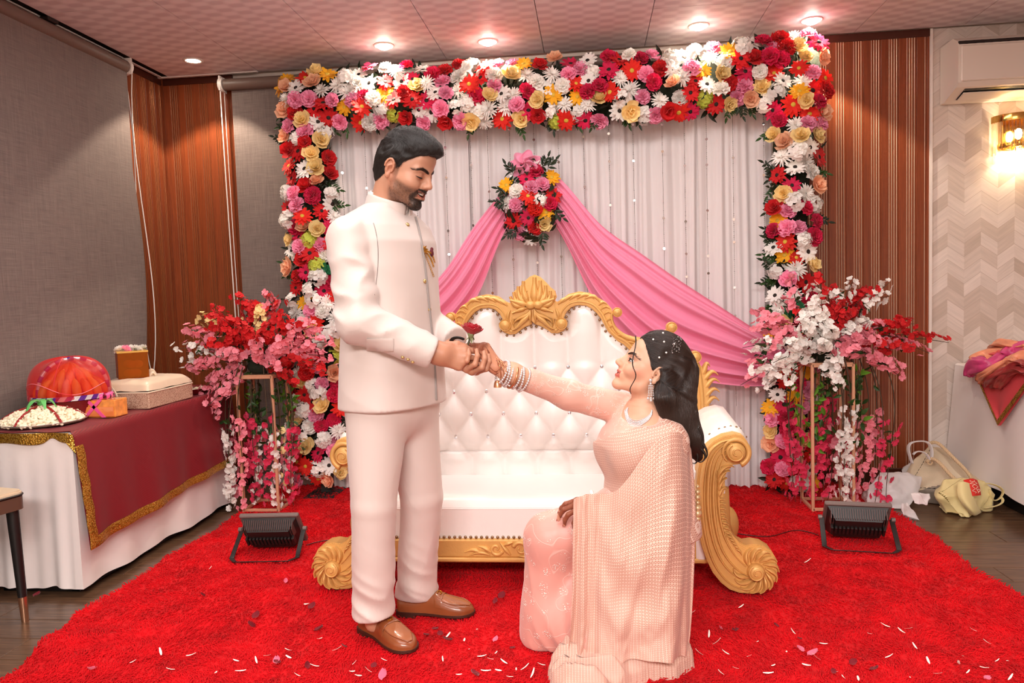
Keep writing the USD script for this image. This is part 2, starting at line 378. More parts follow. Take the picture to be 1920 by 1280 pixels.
# back wall: panelling, window recess behind the blind, papered end
M_paper = mat('chevron_paper', {'tc': ('texture_coordinate', {}), 's': ('separate_xyz', {}), 'xo': ('math', {'math_type': 'subtract', 'value2': 1.913}),
    'pp': ('math', {'math_type': 'pingpong', 'value2': 0.088}), 'k': ('math', {'math_type': 'multiply', 'value2': 0.72}), 'w': ('math', {'math_type': 'subtract'}), 'row': ('math', {'math_type': 'divide', 'value2': 0.075}),
    'rf': ('math', {'math_type': 'floor'}), 'rr': ('math', {'math_type': 'fraction'}), 'cx': ('math', {'math_type': 'divide', 'value2': 0.088}), 'cf': ('math', {'math_type': 'floor'}),
    'co': ('combine_xyz', {}), 'wn': ('white_noise_texture', {'dimensions': '3D'}), 'ra': ('rgb_ramp', {'ramp': [(0.0, lin(214, 200, 190)), (0.45, lin(226, 213, 204)), (0.6, lin(212, 197, 186)), (0.8, lin(194, 177, 164)), (1.0, lin(210, 195, 184))]}),
    'mp': ('mapping', {'scale': (8, 8, 60)}), 'cv': ('combine_xyz', {}), 'n': ('noise_texture', {'scale': 1.0, 'detail': 4.0}), 'mr': ('map_range', {'from_min': 0.3, 'from_max': 0.7, 'to_min': 0.9, 'to_max': 1.06}), 'h': ('hsv', {}),
    'lt': ('math', {'math_type': 'less_than', 'value2': 0.035}), 'mx': ('mix', {'color2': lin(190, 172, 160)}), 'p': ('principled_bsdf', {'roughness': 0.5})},
    [('tc.object', 's.vector'), ('s.x', 'xo.value1'), ('xo.value', 'pp.value1'), ('pp.value', 'k.value1'), ('s.z', 'w.value1'), ('k.value', 'w.value2'), ('w.value', 'row.value1'), ('row.value', 'rf.value1'), ('row.value', 'rr.value1'),
     ('xo.value', 'cx.value1'), ('cx.value', 'cf.value1'), ('cf.value', 'co.x'), ('rf.value', 'co.y'), ('co.vector', 'wn.vector'), ('wn.value', 'ra.fac'), ('ra.color', 'h.color'),
     ('s.x', 'cv.x'), ('w.value', 'cv.z'), ('cv.vector', 'mp.vector'), ('mp.vector', 'n.vector'), ('n.fac', 'mr.value'), ('mr.result', 'h.value'), ('rr.value', 'lt.value1'), ('lt.value', 'mx.fac'), ('h.color', 'mx.color1'), ('mx.color', 'p.base_color')])
wall_back = struct('wall_back', box(XL - 0.1, XR + 0.1, YB + 0.012, YB + 0.14, -0.06, ZC + 0.1), M_plaster, 'back wall with red brown fluted panelling and chevron wallpaper')
put(wall_back, 'wallpaper', box(1.913, XR, YB, YB + 0.013, 0.0, ZC), M_paper, False, label='cream and taupe chevron wallpaper')
put(wall_back, 'corner_bead', box(1.9, 1.914, YB - 0.012, YB + 0.012, 0.0, ZC), M_white, False)
M_strip2 = plain('panel_bronze', lin(150, 92, 52), 0.35, metallic=0.5)
def panelling(parent, a0, a1, make, inlay=None):
    """boards of 42 mm with four narrow reeds and bright inlays between them"""
    a = a0
    while a < a1 - 0.004:
        w = min(0.042, a1 - a); put(parent, 'wood_board', make(a, a + w, 0.014), M_panel, False); a += w
        for k in range(4):
            if a > a1 - 0.013: break
            put(parent, 'metal_inlay', make(a + 0.0003, a + 0.0032, 0.0135), inlay or M_strip, False)
            put(parent, 'wood_reed', make(a + 0.0034, a + 0.0128, 0.012), M_panel, False); a += 0.0132
backboard = lambda a, b, d: box(a, b, YB + 0.012 - d, YB + 0.012, 0.07, ZC - 0.035, 0.0012)
panelling(wall_back, 0.98, 1.9, backboard)
panelling(wall_back, XL + 0.012, -2.14, backboard, M_strip2)
put(wall_back, 'corner_strip', box(XL - 0.012, XL + 0.014, YB - 0.014, YB + 0.012, 0.0, ZC), M_panel, False)
put(wall_back, 'top_rail', box(XL, -2.14, YB - 0.008, YB + 0.012, ZC - 0.04, ZC), M_skirt, False)
put(wall_back, 'top_rail', box(0.98, 1.9, YB - 0.008, YB + 0.012, ZC - 0.04, ZC), M_skirt, False)
struct('baseboard_back', cat([box(XL, -2.14, YB - 0.012, YB + 0.012, 0, 0.08, 0.003), box(0.98, XR, YB - 0.012, YB + 0.012, 0, 0.08, 0.003)]), M_skirt, 'dark wooden baseboard along the back wall')
wall_left = struct('wall_left', box(XL - 0.14, XL - 0.012, YF - 0.1, YB + 0.1, -0.06, ZC + 0.1), M_plaster, 'left wall with fluted panelling beside the long blind')
panelling(wall_left, 3.8, YB - 0.001, lambda a, b, d: box(XL - 0.012, XL - 0.012 + d, a, b, 0.07, ZC - 0.035, 0.0012), M_strip2)
put(wall_left, 'top_rail', box(XL - 0.012, XL + 0.008, 3.8, YB, ZC - 0.04, ZC), M_skirt, False)
struct('wall_right', box(XR, XR + 0.12, YF - 0.1, YB + 0.1, -0.06, ZC + 0.1), M_plaster, 'right wall of the hall')
struct('wall_front', box(XL - 0.1, XR + 0.1, YF - 0.12, YF, -0.06, ZC + 0.1), M_plaster, 'wall behind the photographer')

# ---------------------------------------------------------------- ceiling lamps
M_lens = mat('lamp_lens', {'e': ('emission', {'color': (1.0, 0.9, 0.76), 'strength': 90.0})}, surface='e.emission')
LAMP_WORDS = ['round recessed ceiling lamp in the left corner of the room', 'round recessed ceiling lamp over the left half of the flower arch', 'round recessed ceiling lamp over the middle of the flower arch',
              'round recessed ceiling lamp over the right half of the flower arch', 'round recessed ceiling lamp over the right upper corner of the flower arch']
for (x, y), wd in zip(LAMPS, LAMP_WORDS):
    t = Thing('ceiling_lamp_fitting', wd, 'ceiling lamp', 'recessed lamps along the back wall', (x, y, ZC))
    t.part('lamp_rim', lathe([(0.038, ZC - 0.001), (0.038, ZC - 0.004), (0.05, ZC - 0.006), (0.056, ZC - 0.003), (0.056, ZC)][::-1], 28, (x, y, 0)), M_white, True)
    dp = 0.004 if x < -2 else 0.022
    t.part('lamp_lens', lathe([(0.0005, ZC - 0.002 - dp), (0.014, ZC - 0.002 - dp * 0.94), (0.026, ZC - 0.002 - dp * 0.72), (0.034, ZC - 0.002 - dp * 0.4), (0.037, ZC - 0.002)], 28, (x, y, 0)), M_lens, True)

# ---------------------------------------------------------------- roller blinds
M_blind = mat('blind_linen', {'tc': ('texture_coordinate', {}), 'm1': ('mapping', {'scale': (500, 500, 9)}), 'm2': ('mapping', {'scale': (9, 9, 500)}), 'n1': ('noise_texture', {'scale': 1.0, 'detail': 3.0}), 'n2': ('noise_texture', {'scale': 1.0, 'detail': 3.0}),
    'a': ('math', {'math_type': 'add'}), 'r': ('rgb_ramp', {'ramp': [(0.4, lin(106, 93, 88)), (0.6, lin(129, 114, 107))]}), 'h': ('math', {'math_type': 'multiply', 'value2': 0.5}), 'b': ('bump', {'strength': 0.25, 'distance': 0.002}), 'p': ('principled_bsdf', {'roughness': 0.85})},
    [('tc.object', 'm1.vector'), ('tc.object', 'm2.vector'), ('m1.vector', 'n1.vector'), ('m2.vector', 'n2.vector'), ('n1.fac', 'a.value1'), ('n2.fac', 'a.value2'), ('a.value', 'h.value1'), ('h.value', 'r.fac'), ('r.color', 'p.base_color'), ('h.value', 'b.height'), ('b.normal', 'p.normal')])
M_tube = plain('blind_tube', lin(112, 92, 82), 0.45)
M_cord = plain('white_cord', lin(230, 222, 215), 0.5)
# left wall blind, billowing at its free edge
xb = XL + 0.05; BE = float(at((233, 125), 0, xb)[1])
t = Thing('roller_blind', 'wide taupe linen roller blind billowing down the left wall', 'roller blind', None, (xb, 3.0, 0.0))
zs = np.linspace(2.475, 0.02, 60); ys = np.linspace(1.2, BE, 90)
Yg, Zg = np.meshgrid(ys, zs, indexing='ij'); hang = (2.475 - Zg) / 2.4; near_edge = np.clip((Yg - BE + 1.0) / 1.0, 0, 1)
X = xb + 0.012 + hang * 0.03 * np.sin((Yg - BE + 0.10 * (2.475 - Zg)) * 7) * near_edge + 0.012 * hang * np.sin(Yg * 2.2)
Yg = Yg + near_edge ** 4 * 0.05 * np.sin(np.clip((1.9 - Zg) * 3.0, 0, 7)) - near_edge ** 4 * 0.03 * hang
t.part('blind_fabric', gridmesh(np.stack([X, Yg, Zg], -1), 0.002), M_blind, True)
t.part('roller_tube', tube([(xb, 1.2, 2.48), (xb, BE, 2.48)], 0.036, 20), M_tube, 40)
t.part('end_bracket', cat([box(xb - 0.05, xb + 0.04, BE + 0.004, BE + 0.016, 2.44, 2.53, 0.004), tube([(xb, BE, 2.48), (xb, BE + 0.022, 2.48)], 0.043, 20)]), M_white, 40)
t.part('mount_clip', box(xb - 0.03, xb + 0.03, BE - 0.62, BE - 0.55, 2.515, 2.535, 0.004), M_dark)
t.part('bottom_bar', box(xb - 0.0, xb + 0.03, 1.2, BE - 0.08, 0.012, 0.03, 0.004), M_tube)
for dx in (-0.015, 0.03):
    t.part('pull_cord', tube(spline([(xb + dx, BE + 0.02, 2.45), (xb + dx * 1.1, BE + 0.05, 1.6), (xb + dx * 1.2, BE + 0.07, 0.9), (xb + 0.01, BE + 0.07, 0.72)], 16), 0.0035, 6), M_cord, True)
# back wall blind behind the backdrop
yb = YB - 0.055
t = Thing('roller_blind', 'taupe linen roller blind on the back wall behind the flower arch', 'roller blind', None, (-0.85, yb, 0.0))
zs = np.linspace(2.455, 0.1, 20); xs = np.linspace(-2.13, 0.44, 60); Xg, Zg = np.meshgrid(xs, zs, indexing='ij')
t.part('blind_fabric', gridmesh(np.stack([Xg, yb + 0.015 + 0.004 * np.sin(Xg * 3 + Zg), Zg], -1), 0.002), M_blind, True)
t.part('roller_tube', tube([(-2.16, yb, 2.462), (0.445, yb, 2.462)], 0.034, 20), M_tube, 40)
t.part('end_bracket', cat([box(-2.185, -2.172, yb - 0.04, yb + 0.05, 2.42, 2.51, 0.004), tube([(-2.19, yb, 2.462), (-2.165, yb, 2.462)], 0.042, 20)]), M_white, 40)
t.part('pull_cord', tube(spline([(-2.178, yb - 0.03, 2.45), (-2.17, yb - 0.03, 1.7), (-2.155, yb - 0.03, 0.75)], 16), 0.0042, 6), M_cord, True)
t.part('pull_cord', tube(spline([(-2.178, yb + 0.02, 2.45), (-2.172, yb + 0.02, 1.7), (-2.16, yb + 0.02, 0.75)], 16), 0.003, 6), M_cord, True)
t.part('bottom_bar', box(-2.12, 0.43, yb, yb + 0.025, 0.09, 0.11, 0.004), M_tube)
# ================================================================ flowers, shared
M_leaf = cloth('leaf_green', lin(38, 70, 22), trans=0.2, rough=0.5, vary=0.35, sheen=0.0)
M_leafd = cloth('leaf_dark', lin(24, 38, 16), trans=0.15, rough=0.5, vary=0.3, sheen=0.0)
M_leafl = cloth('leaf_light', lin(96, 150, 40), trans=0.3, rough=0.5, vary=0.25, sheen=0.0)
M_stem = plain('stem_brown', lin(70, 52, 34), 0.6)
COL = dict(red=lin(214, 18, 26), scarlet=lin(226, 32, 18), magenta=lin(220, 22, 80), pink=lin(248, 162, 194), white=lin(248, 244, 238), cream=lin(252, 226, 158), peach=lin(250, 196, 158), yellow=lin(250, 182, 22), lime=lin(200, 208, 80), green=lin(16, 120, 72), hot=lin(234, 56, 98), blush=lin(248, 150, 166))
M_petal = {k: cloth('petal_' + k, v, trans=0.25, rough=0.75, vary=0.13, sheen=0.1) for k, v in COL.items()}
M_eye = plain('flower_eye_dark', lin(34, 22, 14), 0.8)
M_eyey = plain('flower_eye_yellow', lin(206, 170, 60), 0.8)
def petal(L, w, curl, n=3, tip=0.5, cup=0.0):
    """one petal along +x with its face to +z: (n+1) x 3 points"""
    s = np.linspace(0, 1, n + 1); wid = w * np.sin(PI * np.clip(0.12 + s * (1 - 0.12 - 0.12 * tip), 0, 1)) ** 0.7
    z = curl * s ** 2 * L
    P = np.stack([np.stack([s * L, -wid / 2, z + cup * w], 1), np.stack([s * L * 1.03, 0 * s, z], 1), np.stack([s * L, wid / 2, z + cup * w], 1)], 1)
    return gridmesh(P)
def whorl(out, n, L, w, r0, tilt, curl, r, cup=0.0, jit=0.12, tip=0.5, seg=3, lift=0.0):
    for i in range(n):
        k = 1 + jit * r.uniform(-1, 1); m = petal(L * k, w * k, curl + 0.15 * r.uniform(-1, 1), seg, tip, cup)
        v = m[0] + [r0, 0, 0]; v = v @ rotm(0, -tilt + 0.12 * r.uniform(-1, 1), 0).T; v[:, 2] += lift
        out.append((v @ rotm(0, 0, 2 * PI * (i + 0.3 * r.uniform(-1, 1)) / n).T, m[1]))
def gerbera(r):
    o = []; whorl(o, 14, 0.047, 0.0185, 0.004, 0.12, -0.12, r, tip=0.75); whorl(o, 12, 0.037, 0.017, 0.004, 0.3, -0.1, r, tip=0.9, lift=0.003)
    c = lathe([(0.0, 0.008), (0.006, 0.0085), (0.011, 0.006), (0.012, 0.0)], 9)
    return cat(o), (c[0], c[1][:, ::-1])
def daisy(r):
    o = []; whorl(o, 18, 0.044, 0.010, 0.004, 0.15, -0.2, r, tip=1.0, seg=2); whorl(o, 16, 0.036, 0.010, 0.004, 0.42, -0.1, r, tip=1.0, seg=2, lift=0.004); whorl(o, 12, 0.026, 0.009, 0.003, 0.75, 0.1, r, tip=1.0, seg=2, lift=0.006)
    return cat(o), None
def carnation(r):
    o = []
    for n, L, t, lf in ((7, 0.044, 0.15, 0), (7, 0.040, 0.5, 0.004), (6, 0.034, 0.85, 0.007), (4, 0.026, 1.2, 0.009)):
        for i in range(n):
            P = np.zeros((4, 5, 3)); s = np.linspace(0.05, 1, 4); q = np.linspace(-1, 1, 5)
            P[..., 0] = s[:, None] * L * (1 - 0.12 * q[None] ** 2); P[..., 1] = s[:, None] * q[None] * L * 0.62
            P[..., 2] = 0.25 * L * s[:, None] ** 2 * (q[None] ** 2) + s[:, None] ** 2 * L * 0.17 * np.sin(q[None] * 6 + r.uniform(0, 6))
            v, f = gridmesh(P); v = v @ rotm(0, -t + 0.15 * r.uniform(-1, 1), 0).T; v[:, 2] += lf; o.append((v @ rotm(0, 0, 2 * PI * (i + 0.4 * r.uniform(-1, 1)) / n).T, f))
    return cat(o), None
def rosette(r):
    o = []
    for n, L, t, lf in ((5, 0.046, 0.2, 0), (5, 0.042, 0.55, 0.003), (4, 0.034, 0.95, 0.006), (3, 0.026, 1.3, 0.008)):
        whorl(o, n, L, L * 1.1, 0.001, t, 0.25, r, cup=0.12, tip=2.0, lift=lf)
    return cat(o), None
def floret(r, s=1.0):
    o = []; whorl(o, 4, 0.0165 * s, 0.0175 * s, 0.001, 0.25, -0.15, r, cup=0.08, tip=2.2, seg=3); return cat(o)
def hydrangea(r):
    o = []
    for i in range(13):
        a, h = r.uniform(0, 2 * PI), r.uniform(0.15, 1) if i else 1; q = math.sqrt(1 - h * h * 0.98)
        d = np.array([q * math.cos(a), q * math.sin(a), h * 0.8]); o.append(xf(floret(r, 1.2), aim(d, r.uniform(0, 6)), d * np.array([0.036, 0.036, 0.03])))
    return cat(o), None
def blossom(r, s=1.0):
    o = []; whorl(o, 5, 0.0185 * s, 0.0185 * s, 0.001, 0.35, -0.1, r, cup=0.1, tip=2.2, seg=3); return cat(o)
def leaf(L, w, bend=0.15, n=4):
    s = np.linspace(0, 1, n + 1); wid = w * np.sin(PI * s ** 0.8) ** 0.8 + 0.0006
    P = np.stack([np.stack([s * L, -wid / 2, -bend * L * s ** 2 + wid * 0.2], 1), np.stack([s * L, 0 * s, -bend * L * s ** 2], 1), np.stack([s * L, wid / 2, -bend * L * s ** 2 + wid * 0.2], 1)], 1)
    return gridmesh(P)
def spray(r, L=0.16, n=9):
    """a fern-like sprig along +x"""
    p = np.stack([np.linspace(0, L, 7), 0.02 * np.sin(np.linspace(0, 2, 7) + r.uniform(0, 5)), -0.02 * np.linspace(0, 1, 7) ** 2], 1); o = [tube(p, 0.0012, 4)]
    for i in range(n):
        s = 0.2 + 0.8 * i / n; x = np.array([np.interp(s * L, p[:, 0], p[:, k]) for k in range(3)])
        for sg in (-1, 1): o.append(xf(leaf(0.042 * (1.25 - s * 0.7), 0.014, 0.2, 3), rotm(r.uniform(-.5, .5), 0, sg * r.uniform(0.6, 1.0)), x))
    o.append(xf(leaf(0.04, 0.014, 0.2, 3), None, p[-1])); return cat(o)
KINDS = {'gerbera': gerbera, 'daisy': daisy, 'carnation': carnation, 'rose': rosette, 'hydrangea': hydrangea}
PALETTE = [('gerbera', 'scarlet', 10), ('gerbera', 'red', 9), ('gerbera', 'magenta', 6), ('gerbera', 'yellow', 7), ('gerbera', 'white', 7), ('daisy', 'white', 11), ('carnation', 'pink', 19), ('carnation', 'magenta', 10), ('carnation', 'white', 6), ('carnation', 'red', 4), ('rose', 'cream', 13), ('rose', 'peach', 5), ('hydrangea', 'white', 12), ('rose', 'red', 3)]
def add_flower(t, r, kind, col, pos, nrm, size=1.0, under=None):
    pet, eye = KINDS[kind](r); R = aim(nrm, r.uniform(0, 6))
    p = t.part(kind, xf(pet, R, pos, size), M_petal[col], False)
    if eye is not None: t.part('flower_eye', xf(eye, R, pos, size), M_eye if col in ('white', 'magenta') else M_eyey if col in ('yellow', 'scarlet') else M_eye, True, under=p)
    return p
def pick(r):
    w = np.array([q[2] for q in PALETTE], float); return PALETTE[r.choice(len(PALETTE), p=w / w.sum())][:2]
M_moss = plain('dark_foam', lin(26, 34, 18), 0.9, bump=0.6, bscale=60)
# ================================================================ white backdrop curtain with bead strings
YC = 4.33
M_curt = cloth('curtain_voile', lin(246, 240, 240), trans=0.25, rough=0.85)
t = Thing('backdrop_curtain', 'pleated sheer white backdrop curtain hanging inside the flower arch', 'curtain', None, (-0.25, YC, 0.0))
rc_ = np.random.default_rng(3)
xs0 = np.linspace(-1.56, 1.06, 7)
for k in range(6):
    x0, x1 = xs0[k] - 0.012, xs0[k + 1] + 0.012
    n = 90; u = np.linspace(0, 1, n); zs = np.linspace(2.3, 0.012, 26)
    ph = np.cumsum(rc_.uniform(0.6, 1.4, n)); ph = ph / ph[-1] * 2 * PI * 3.6
    base = np.tanh(2.6 * np.sin(ph + k)) * 0.013 + 0.006 * np.sin(2.7 * ph)
    P = np.zeros((len(zs), n, 3))
    for i, z in enumerate(zs):
        q = (2.3 - z) / 2.3
        P[i, :, 0] = x0 + (x1 - x0) * u + 0.006 * np.sin(5 * q + 9 * u); P[i, :, 1] = YC + base * (0.75 + 0.35 * q) + 0.006 * np.sin(3 * q + 14 * u + k) - 0.01 * (k % 2); P[i, :, 2] = z
    P[-1, :, 2] += 0.006 * np.sin(40 * u)
    t.part('curtain_panel', gridmesh(P), M_curt, True)
t.part('curtain_rail', tube([(-1.6, YC, 2.3), (1.1, YC, 2.3)], 0.012, 10), M_white, True)
M_thread = plain('silver_thread', lin(120, 112, 108), 0.3, metallic=0.7)
M_sequin = plain('silver_sequin', lin(225, 220, 218), 0.12, vary=0.5, metallic=0.9)
spx = [650, 694, 740, 787, 843, 890, 922, 963, 1008, 1053, 1100, 1147, 1192, 1246, 1287, 1328, 1377, 1434]
for k, px in enumerate(spx):
    x = float(W(px, 500, YC - 0.045)[0]); y = YC - 0.045
    words = ['first', 'second', 'third', 'fourth', 'fifth', 'sixth', 'seventh', 'eighth', 'ninth', 'tenth', 'eleventh', 'twelfth', 'thirteenth', 'fourteenth', 'fifteenth', 'sixteenth', 'seventeenth', 'eighteenth']
    t = Thing('sequin_string', '%s silver sequin string from the left on the white curtain' % words[k], 'sequin string', 'sequin strings hanging on the curtain', (x, y, 0.4))
    zs = np.arange(2.28, 0.5, -0.011); o = [tube([(x, y, 2.29), (x, y, 0.48)], 0.0007, 4)]
    sq = 0.0026 + 0.0012 * (np.random.default_rng(k).random(len(zs)) < 0.25)
    for z, s in zip(zs, sq): o.append(xf(trimesh.creation.box([s, 0.0008, s * 1.25]), rotm(0, 0.6 * math.sin(z * 90), 0.5 * math.sin(z * 60 + k)), (x, y, z)))
    t.part('thread', cat(o), M_thread, False)
    r = np.random.default_rng(50 + k)
    for z in np.linspace(2.05, 0.7, 7) + r.uniform(-0.09, 0.09, 7):
        t.part('sequin', xf(trimesh.creation.cylinder(0.0075, 0.0016, sections=14), rotm(PI / 2 + r.uniform(-.25, .25), 0, r.uniform(-.4, .4)), (x, y - 0.002, z)), M_sequin, False)

# ================================================================ pink swags
M_pink = cloth('pink_chiffon', lin(255, 150, 188), sheer=0.12, trans=0.12, rough=0.8)
def swag(name, label, up, lo, Y0, nfold, mirror=None, seed=0):
    up, lo = np.array(up, float), np.array(lo, float); n = 90; m = 70
    U = np.stack([at(spline(up, n), 1, Y0)[:, [0, 2]]], 0)[0]; L = at(spline(lo, n), 1, Y0)[:, [0, 2]]
    if mirror is not None:
        U = U.copy(); L = L.copy(); U[:, 0] = 2 * mirror - U[:, 0]; L[:, 0] = 2 * mirror - L[:, 0]
    P = np.zeros((n, m, 3)); v = np.linspace(0, 1, m); r = np.random.default_rng(seed)
    a = r.uniform(0, 6, 5); vv = v + 0.06 * np.sin(2 * PI * v * 1.3 + a[0]) * v * (1 - v)
    for i in range(n):
        s = i / (n - 1); q = U[i] + (L[i] - U[i]) * (vv[:, None] ** (0.85 + 0.5 * s))
        fold = np.sin(2 * PI * nfold * v ** 1.25 + a[1] + 1.2 * s) * (0.014 + 0.018 * s) * np.clip(0.35 + 1.3 * v, 0, 1.2) + 0.008 * np.sin(2 * PI * nfold * 2.3 * v + a[2] - 3 * s)
        P[i, :, 0] = q[:, 0]; P[i, :, 2] = q[:, 1]; P[i, :, 1] = Y0 + fold - 0.05 * math.sin(PI * min(1, s * 1.1)) * 0.6
    t = Thing(name, label, 'drape', 'pink chiffon drapes', (P[0, :, 0].mean(), Y0, P[0, :, 2].mean()))
    t.part('drape_cloth', gridmesh(P), M_pink, True)
    return t
YS = 4.2
upR = [(1030, 318), (1075, 362), (1130, 425), (1190, 468), (1250, 510), (1350, 575), (1440, 632), (1480, 655)]
loR = [(1022, 395), (1052, 440), (1080, 495), (1112, 560), (1160, 625), (1235, 690), (1330, 716), (1440, 722), (1480, 715)]
tR = swag('pink_drape', 'pink chiffon drape swept right from the bouquet behind the woman', upR, loR, YS, 4.5, None, 1)
upL = [(952, 345), (925, 380), (880, 440), (845, 495), (800, 545), (740, 590), (690, 618), (650, 640)]
loL = [(962, 410), (945, 440), (925, 488), (905, 540), (870, 595), (800, 660), (730, 690), (650, 705)]
tL = swag('pink_drape', 'pink chiffon drape swept left from the bouquet behind the man', upL, loL, YS, 3.5, None, 2)
# ruffled bunch of the same chiffon above the bouquet
c = W(985, 305, YS - 0.03); P = np.zeros((24, 60, 3)); th = np.linspace(0, 2 * PI, 60)
for i, s in enumerate(np.linspace(0.02, 1, 24)):
    rr = 0.085 * s * (1 + 0.16 * np.sin(7 * th + 5 * s)); P[i, :, 0] = c[0] + rr * np.cos(th); P[i, :, 2] = c[2] - 0.01 + rr * 0.85 * np.sin(th); P[i, :, 1] = c[1] - 0.045 * (1 - s ** 2) + 0.018 * np.sin(5 * th + 9 * s)
tR.part('ruffle', gridmesh(P), M_pink, True)

# ================================================================ flower arch
rf = np.random.default_rng(11)
YA = 4.2
arch = Thing('flower_arch', 'square arch covered in red, pink, white and yellow flowers framing the curtain', 'flower arch', None, (-0.25, YA, 0))
M_frame = plain('arch_metal', lin(60, 60, 58), 0.5, metallic=0.6)
arch.part('frame', cat([box(-1.62, -1.56, YA + 0.03, YA + 0.07, 0.0, 2.32), box(1.07, 1.13, YA + 0.03, YA + 0.07, 0.0, 2.32), box(-1.62, 1.13, YA + 0.03, YA + 0.07, 2.26, 2.32), box(-1.68, -1.5, YA - 0.1, YA + 0.14, 0, 0.012), box(1.01, 1.19, YA - 0.1, YA + 0.14, 0, 0.012)]), M_frame)
# outline of the flower mass on the plane of the arch, followed round: outer edge and opening
oc = at(np.array([(520, 148), (700, 122), (900, 122), (1100, 108), (1300, 92), (1420, 72), (1535, 62), (1556, 100), (1548, 200), (1535, 330), (1528, 470), (1520, 600), (1530, 760), (1528, 915)], float), 1, YA)[:, [0, 2]]
ic = at(np.array([(1432, 915), (1434, 760), (1438, 600), (1440, 450), (1442, 300), (1440, 215), (1380, 210), (1300, 218), (1150, 232), (1000, 240), (860, 238), (720, 240), (640, 240), (622, 255), (634, 400), (642, 520), (648, 650), (652, 780), (648, 900)], float), 1, YA)[:, [0, 2]]
lo_ = at(np.array([(552, 900), (548, 760), (552, 600), (540, 440), (535, 300), (524, 200)], float), 1, YA)[:, [0, 2]]
mass = Polygon(np.vstack([oc, ic, lo_])).buffer(0)
from shapely.geometry import Point
from shapely.prepared import prep
inner = mass.buffer(-0.018); pin = prep(inner); bd = mass.boundary
pts = []; x0, z0, x1, z1 = mass.bounds
grid = {}
for k in range(60000):
    q = np.array([rf.uniform(x0, x1), rf.uniform(z0, z1)])
    if not pin.contains(Point(q)): continue
    g = (int(q[0] / 0.06), int(q[1] / 0.06))
    if any(np.hypot(*(q - w)) < 0.058 for a in (-2, -1, 0, 1, 2) for b in (-2, -1, 0, 1, 2) for w in grid.get((g[0] + a, g[1] + b), [])): continue
    grid.setdefault(g, []).append(q); pts.append(q)
cxz = np.array([-0.25, 1.2])
count = {}
for q in pts:
    kind, col = pick(rf)
    if rf.random() < 0.02: kind, col = 'hydrangea', 'lime'
    elif rf.random() < 0.015 and q[1] < 2.0: kind, col = 'hydrangea', 'green'
    e = bd.distance(Point(q)); near = bd.interpolate(bd.project(Point(q))); d = np.array([near.x, near.y]) - q; d /= np.linalg.norm(d) + 1e-9
    k = max(0, 1 - e / 0.11); up = 0.25
    n = np.array([d[0] * k * 1.1 + rf.normal(0, 0.25), -1.0, d[1] * k * 1.1 + up + rf.normal(0, 0.25)])
    y = YA - 0.03 - 0.05 * min(1, e / 0.12) + rf.uniform(-0.025, 0.02)
    add_flower(arch, rf, kind, col, (q[0], y, q[1]), n, rf.uniform(0.94, 1.22) * (1.12 if kind == 'hydrangea' else 1.0))
# foliage that fills the gaps, and the larger sprigs that stick out
o = []
for k in range(4500):
    q = np.array([rf.uniform(x0, x1), rf.uniform(z0, z1)])
    if not pin.contains(Point(q)): continue
    o.append(xf(leaf(rf.uniform(0.05, 0.085), rf.uniform(0.018, 0.03), 0.2, 3), aim((rf.normal(0, .5), -0.6, rf.normal(0, .5)), rf.uniform(0, 6)) , (q[0], YA + rf.uniform(-0.03, 0.04), q[1])))
arch.part('foliage', cat(o), M_leafd, False, kind='stuff')
arch.part('leaf_mat', extrude(mass.buffer(-0.04), YA + 0.02, YA + 0.035), M_moss, False)
L_ = bd.length
for k in range(95):
    b = bd.interpolate(rf.uniform(0, L_)); q = np.array([b.x, b.y])
    if q[1] < 0.25 or q[1] > 2.4: continue
    j = bd.project(b); a, c2 = bd.interpolate(j - 0.02), bd.interpolate(j + 0.02); nrm = np.array([c2.y - a.y, a.x - c2.x]); nrm /= np.linalg.norm(nrm) + 1e-9
    if mass.contains(Point(q + nrm * 0.03)): nrm = -nrm
    d = np.array([nrm[0] + rf.normal(0, .5), -0.35, nrm[1] + rf.normal(0, .5) - 0.2]); d /= np.linalg.norm(d)
    x = d; zz = np.array([0, -1.0, 0.2]); yv = np.cross(zz, x); yv /= np.linalg.norm(yv); zz = np.cross(x, yv)
    arch.part('leaf_spray', xf(spray(rf, rf.uniform(0.05, 0.10), 5), np.stack([x, yv, zz], 1), (q[0] - nrm[0] * 0.05, YA - 0.02, q[1] - nrm[1] * 0.05)), M_leaf if rf.random() < 0.5 else M_leafd, False)

# ================================================================ bouquet in the middle of the swags
c = W(990, 372, 4.12)
bq = Thing('flower_bouquet', 'round bouquet of mixed flowers pinned where the pink drapes meet', 'bouquet', None, (c[0], 4.16, c[2]))
rb = np.random.default_rng(5)
BQ = [('daisy', 'white', 1000, 308), ('carnation', 'magenta', 1004, 320), ('gerbera', 'magenta', 986, 335), ('gerbera', 'yellow', 948, 345), ('carnation', 'white', 968, 357), ('carnation', 'pink', 995, 352), ('carnation', 'pink', 1016, 345), ('gerbera', 'yellow', 1033, 330),
      ('gerbera', 'scarlet', 990, 367), ('hydrangea', 'white', 1012, 374), ('gerbera', 'red', 1036, 365), ('daisy', 'white', 948, 380), ('carnation', 'pink', 967, 383), ('carnation', 'scarlet', 1003, 390), ('gerbera', 'yellow', 1023, 397), ('gerbera', 'magenta', 990, 407),
      ('gerbera', 'red', 961, 413), ('rose', 'cream', 1018, 418), ('carnation', 'pink', 973, 435), ('gerbera', 'white', 993, 444), ('carnation', 'magenta', 1030, 380), ('carnation', 'red', 1002, 425)]
for kind, col, x, y in BQ:
    q = W(x, y, 4.1); d = (q - c); q[1] = 4.10 + 0.35 * np.hypot(d[0], d[2]); add_flower(bq, rb, kind, col, q, (d[0] * 3, -1, d[2] * 3 + 0.15), 0.98)
o = []
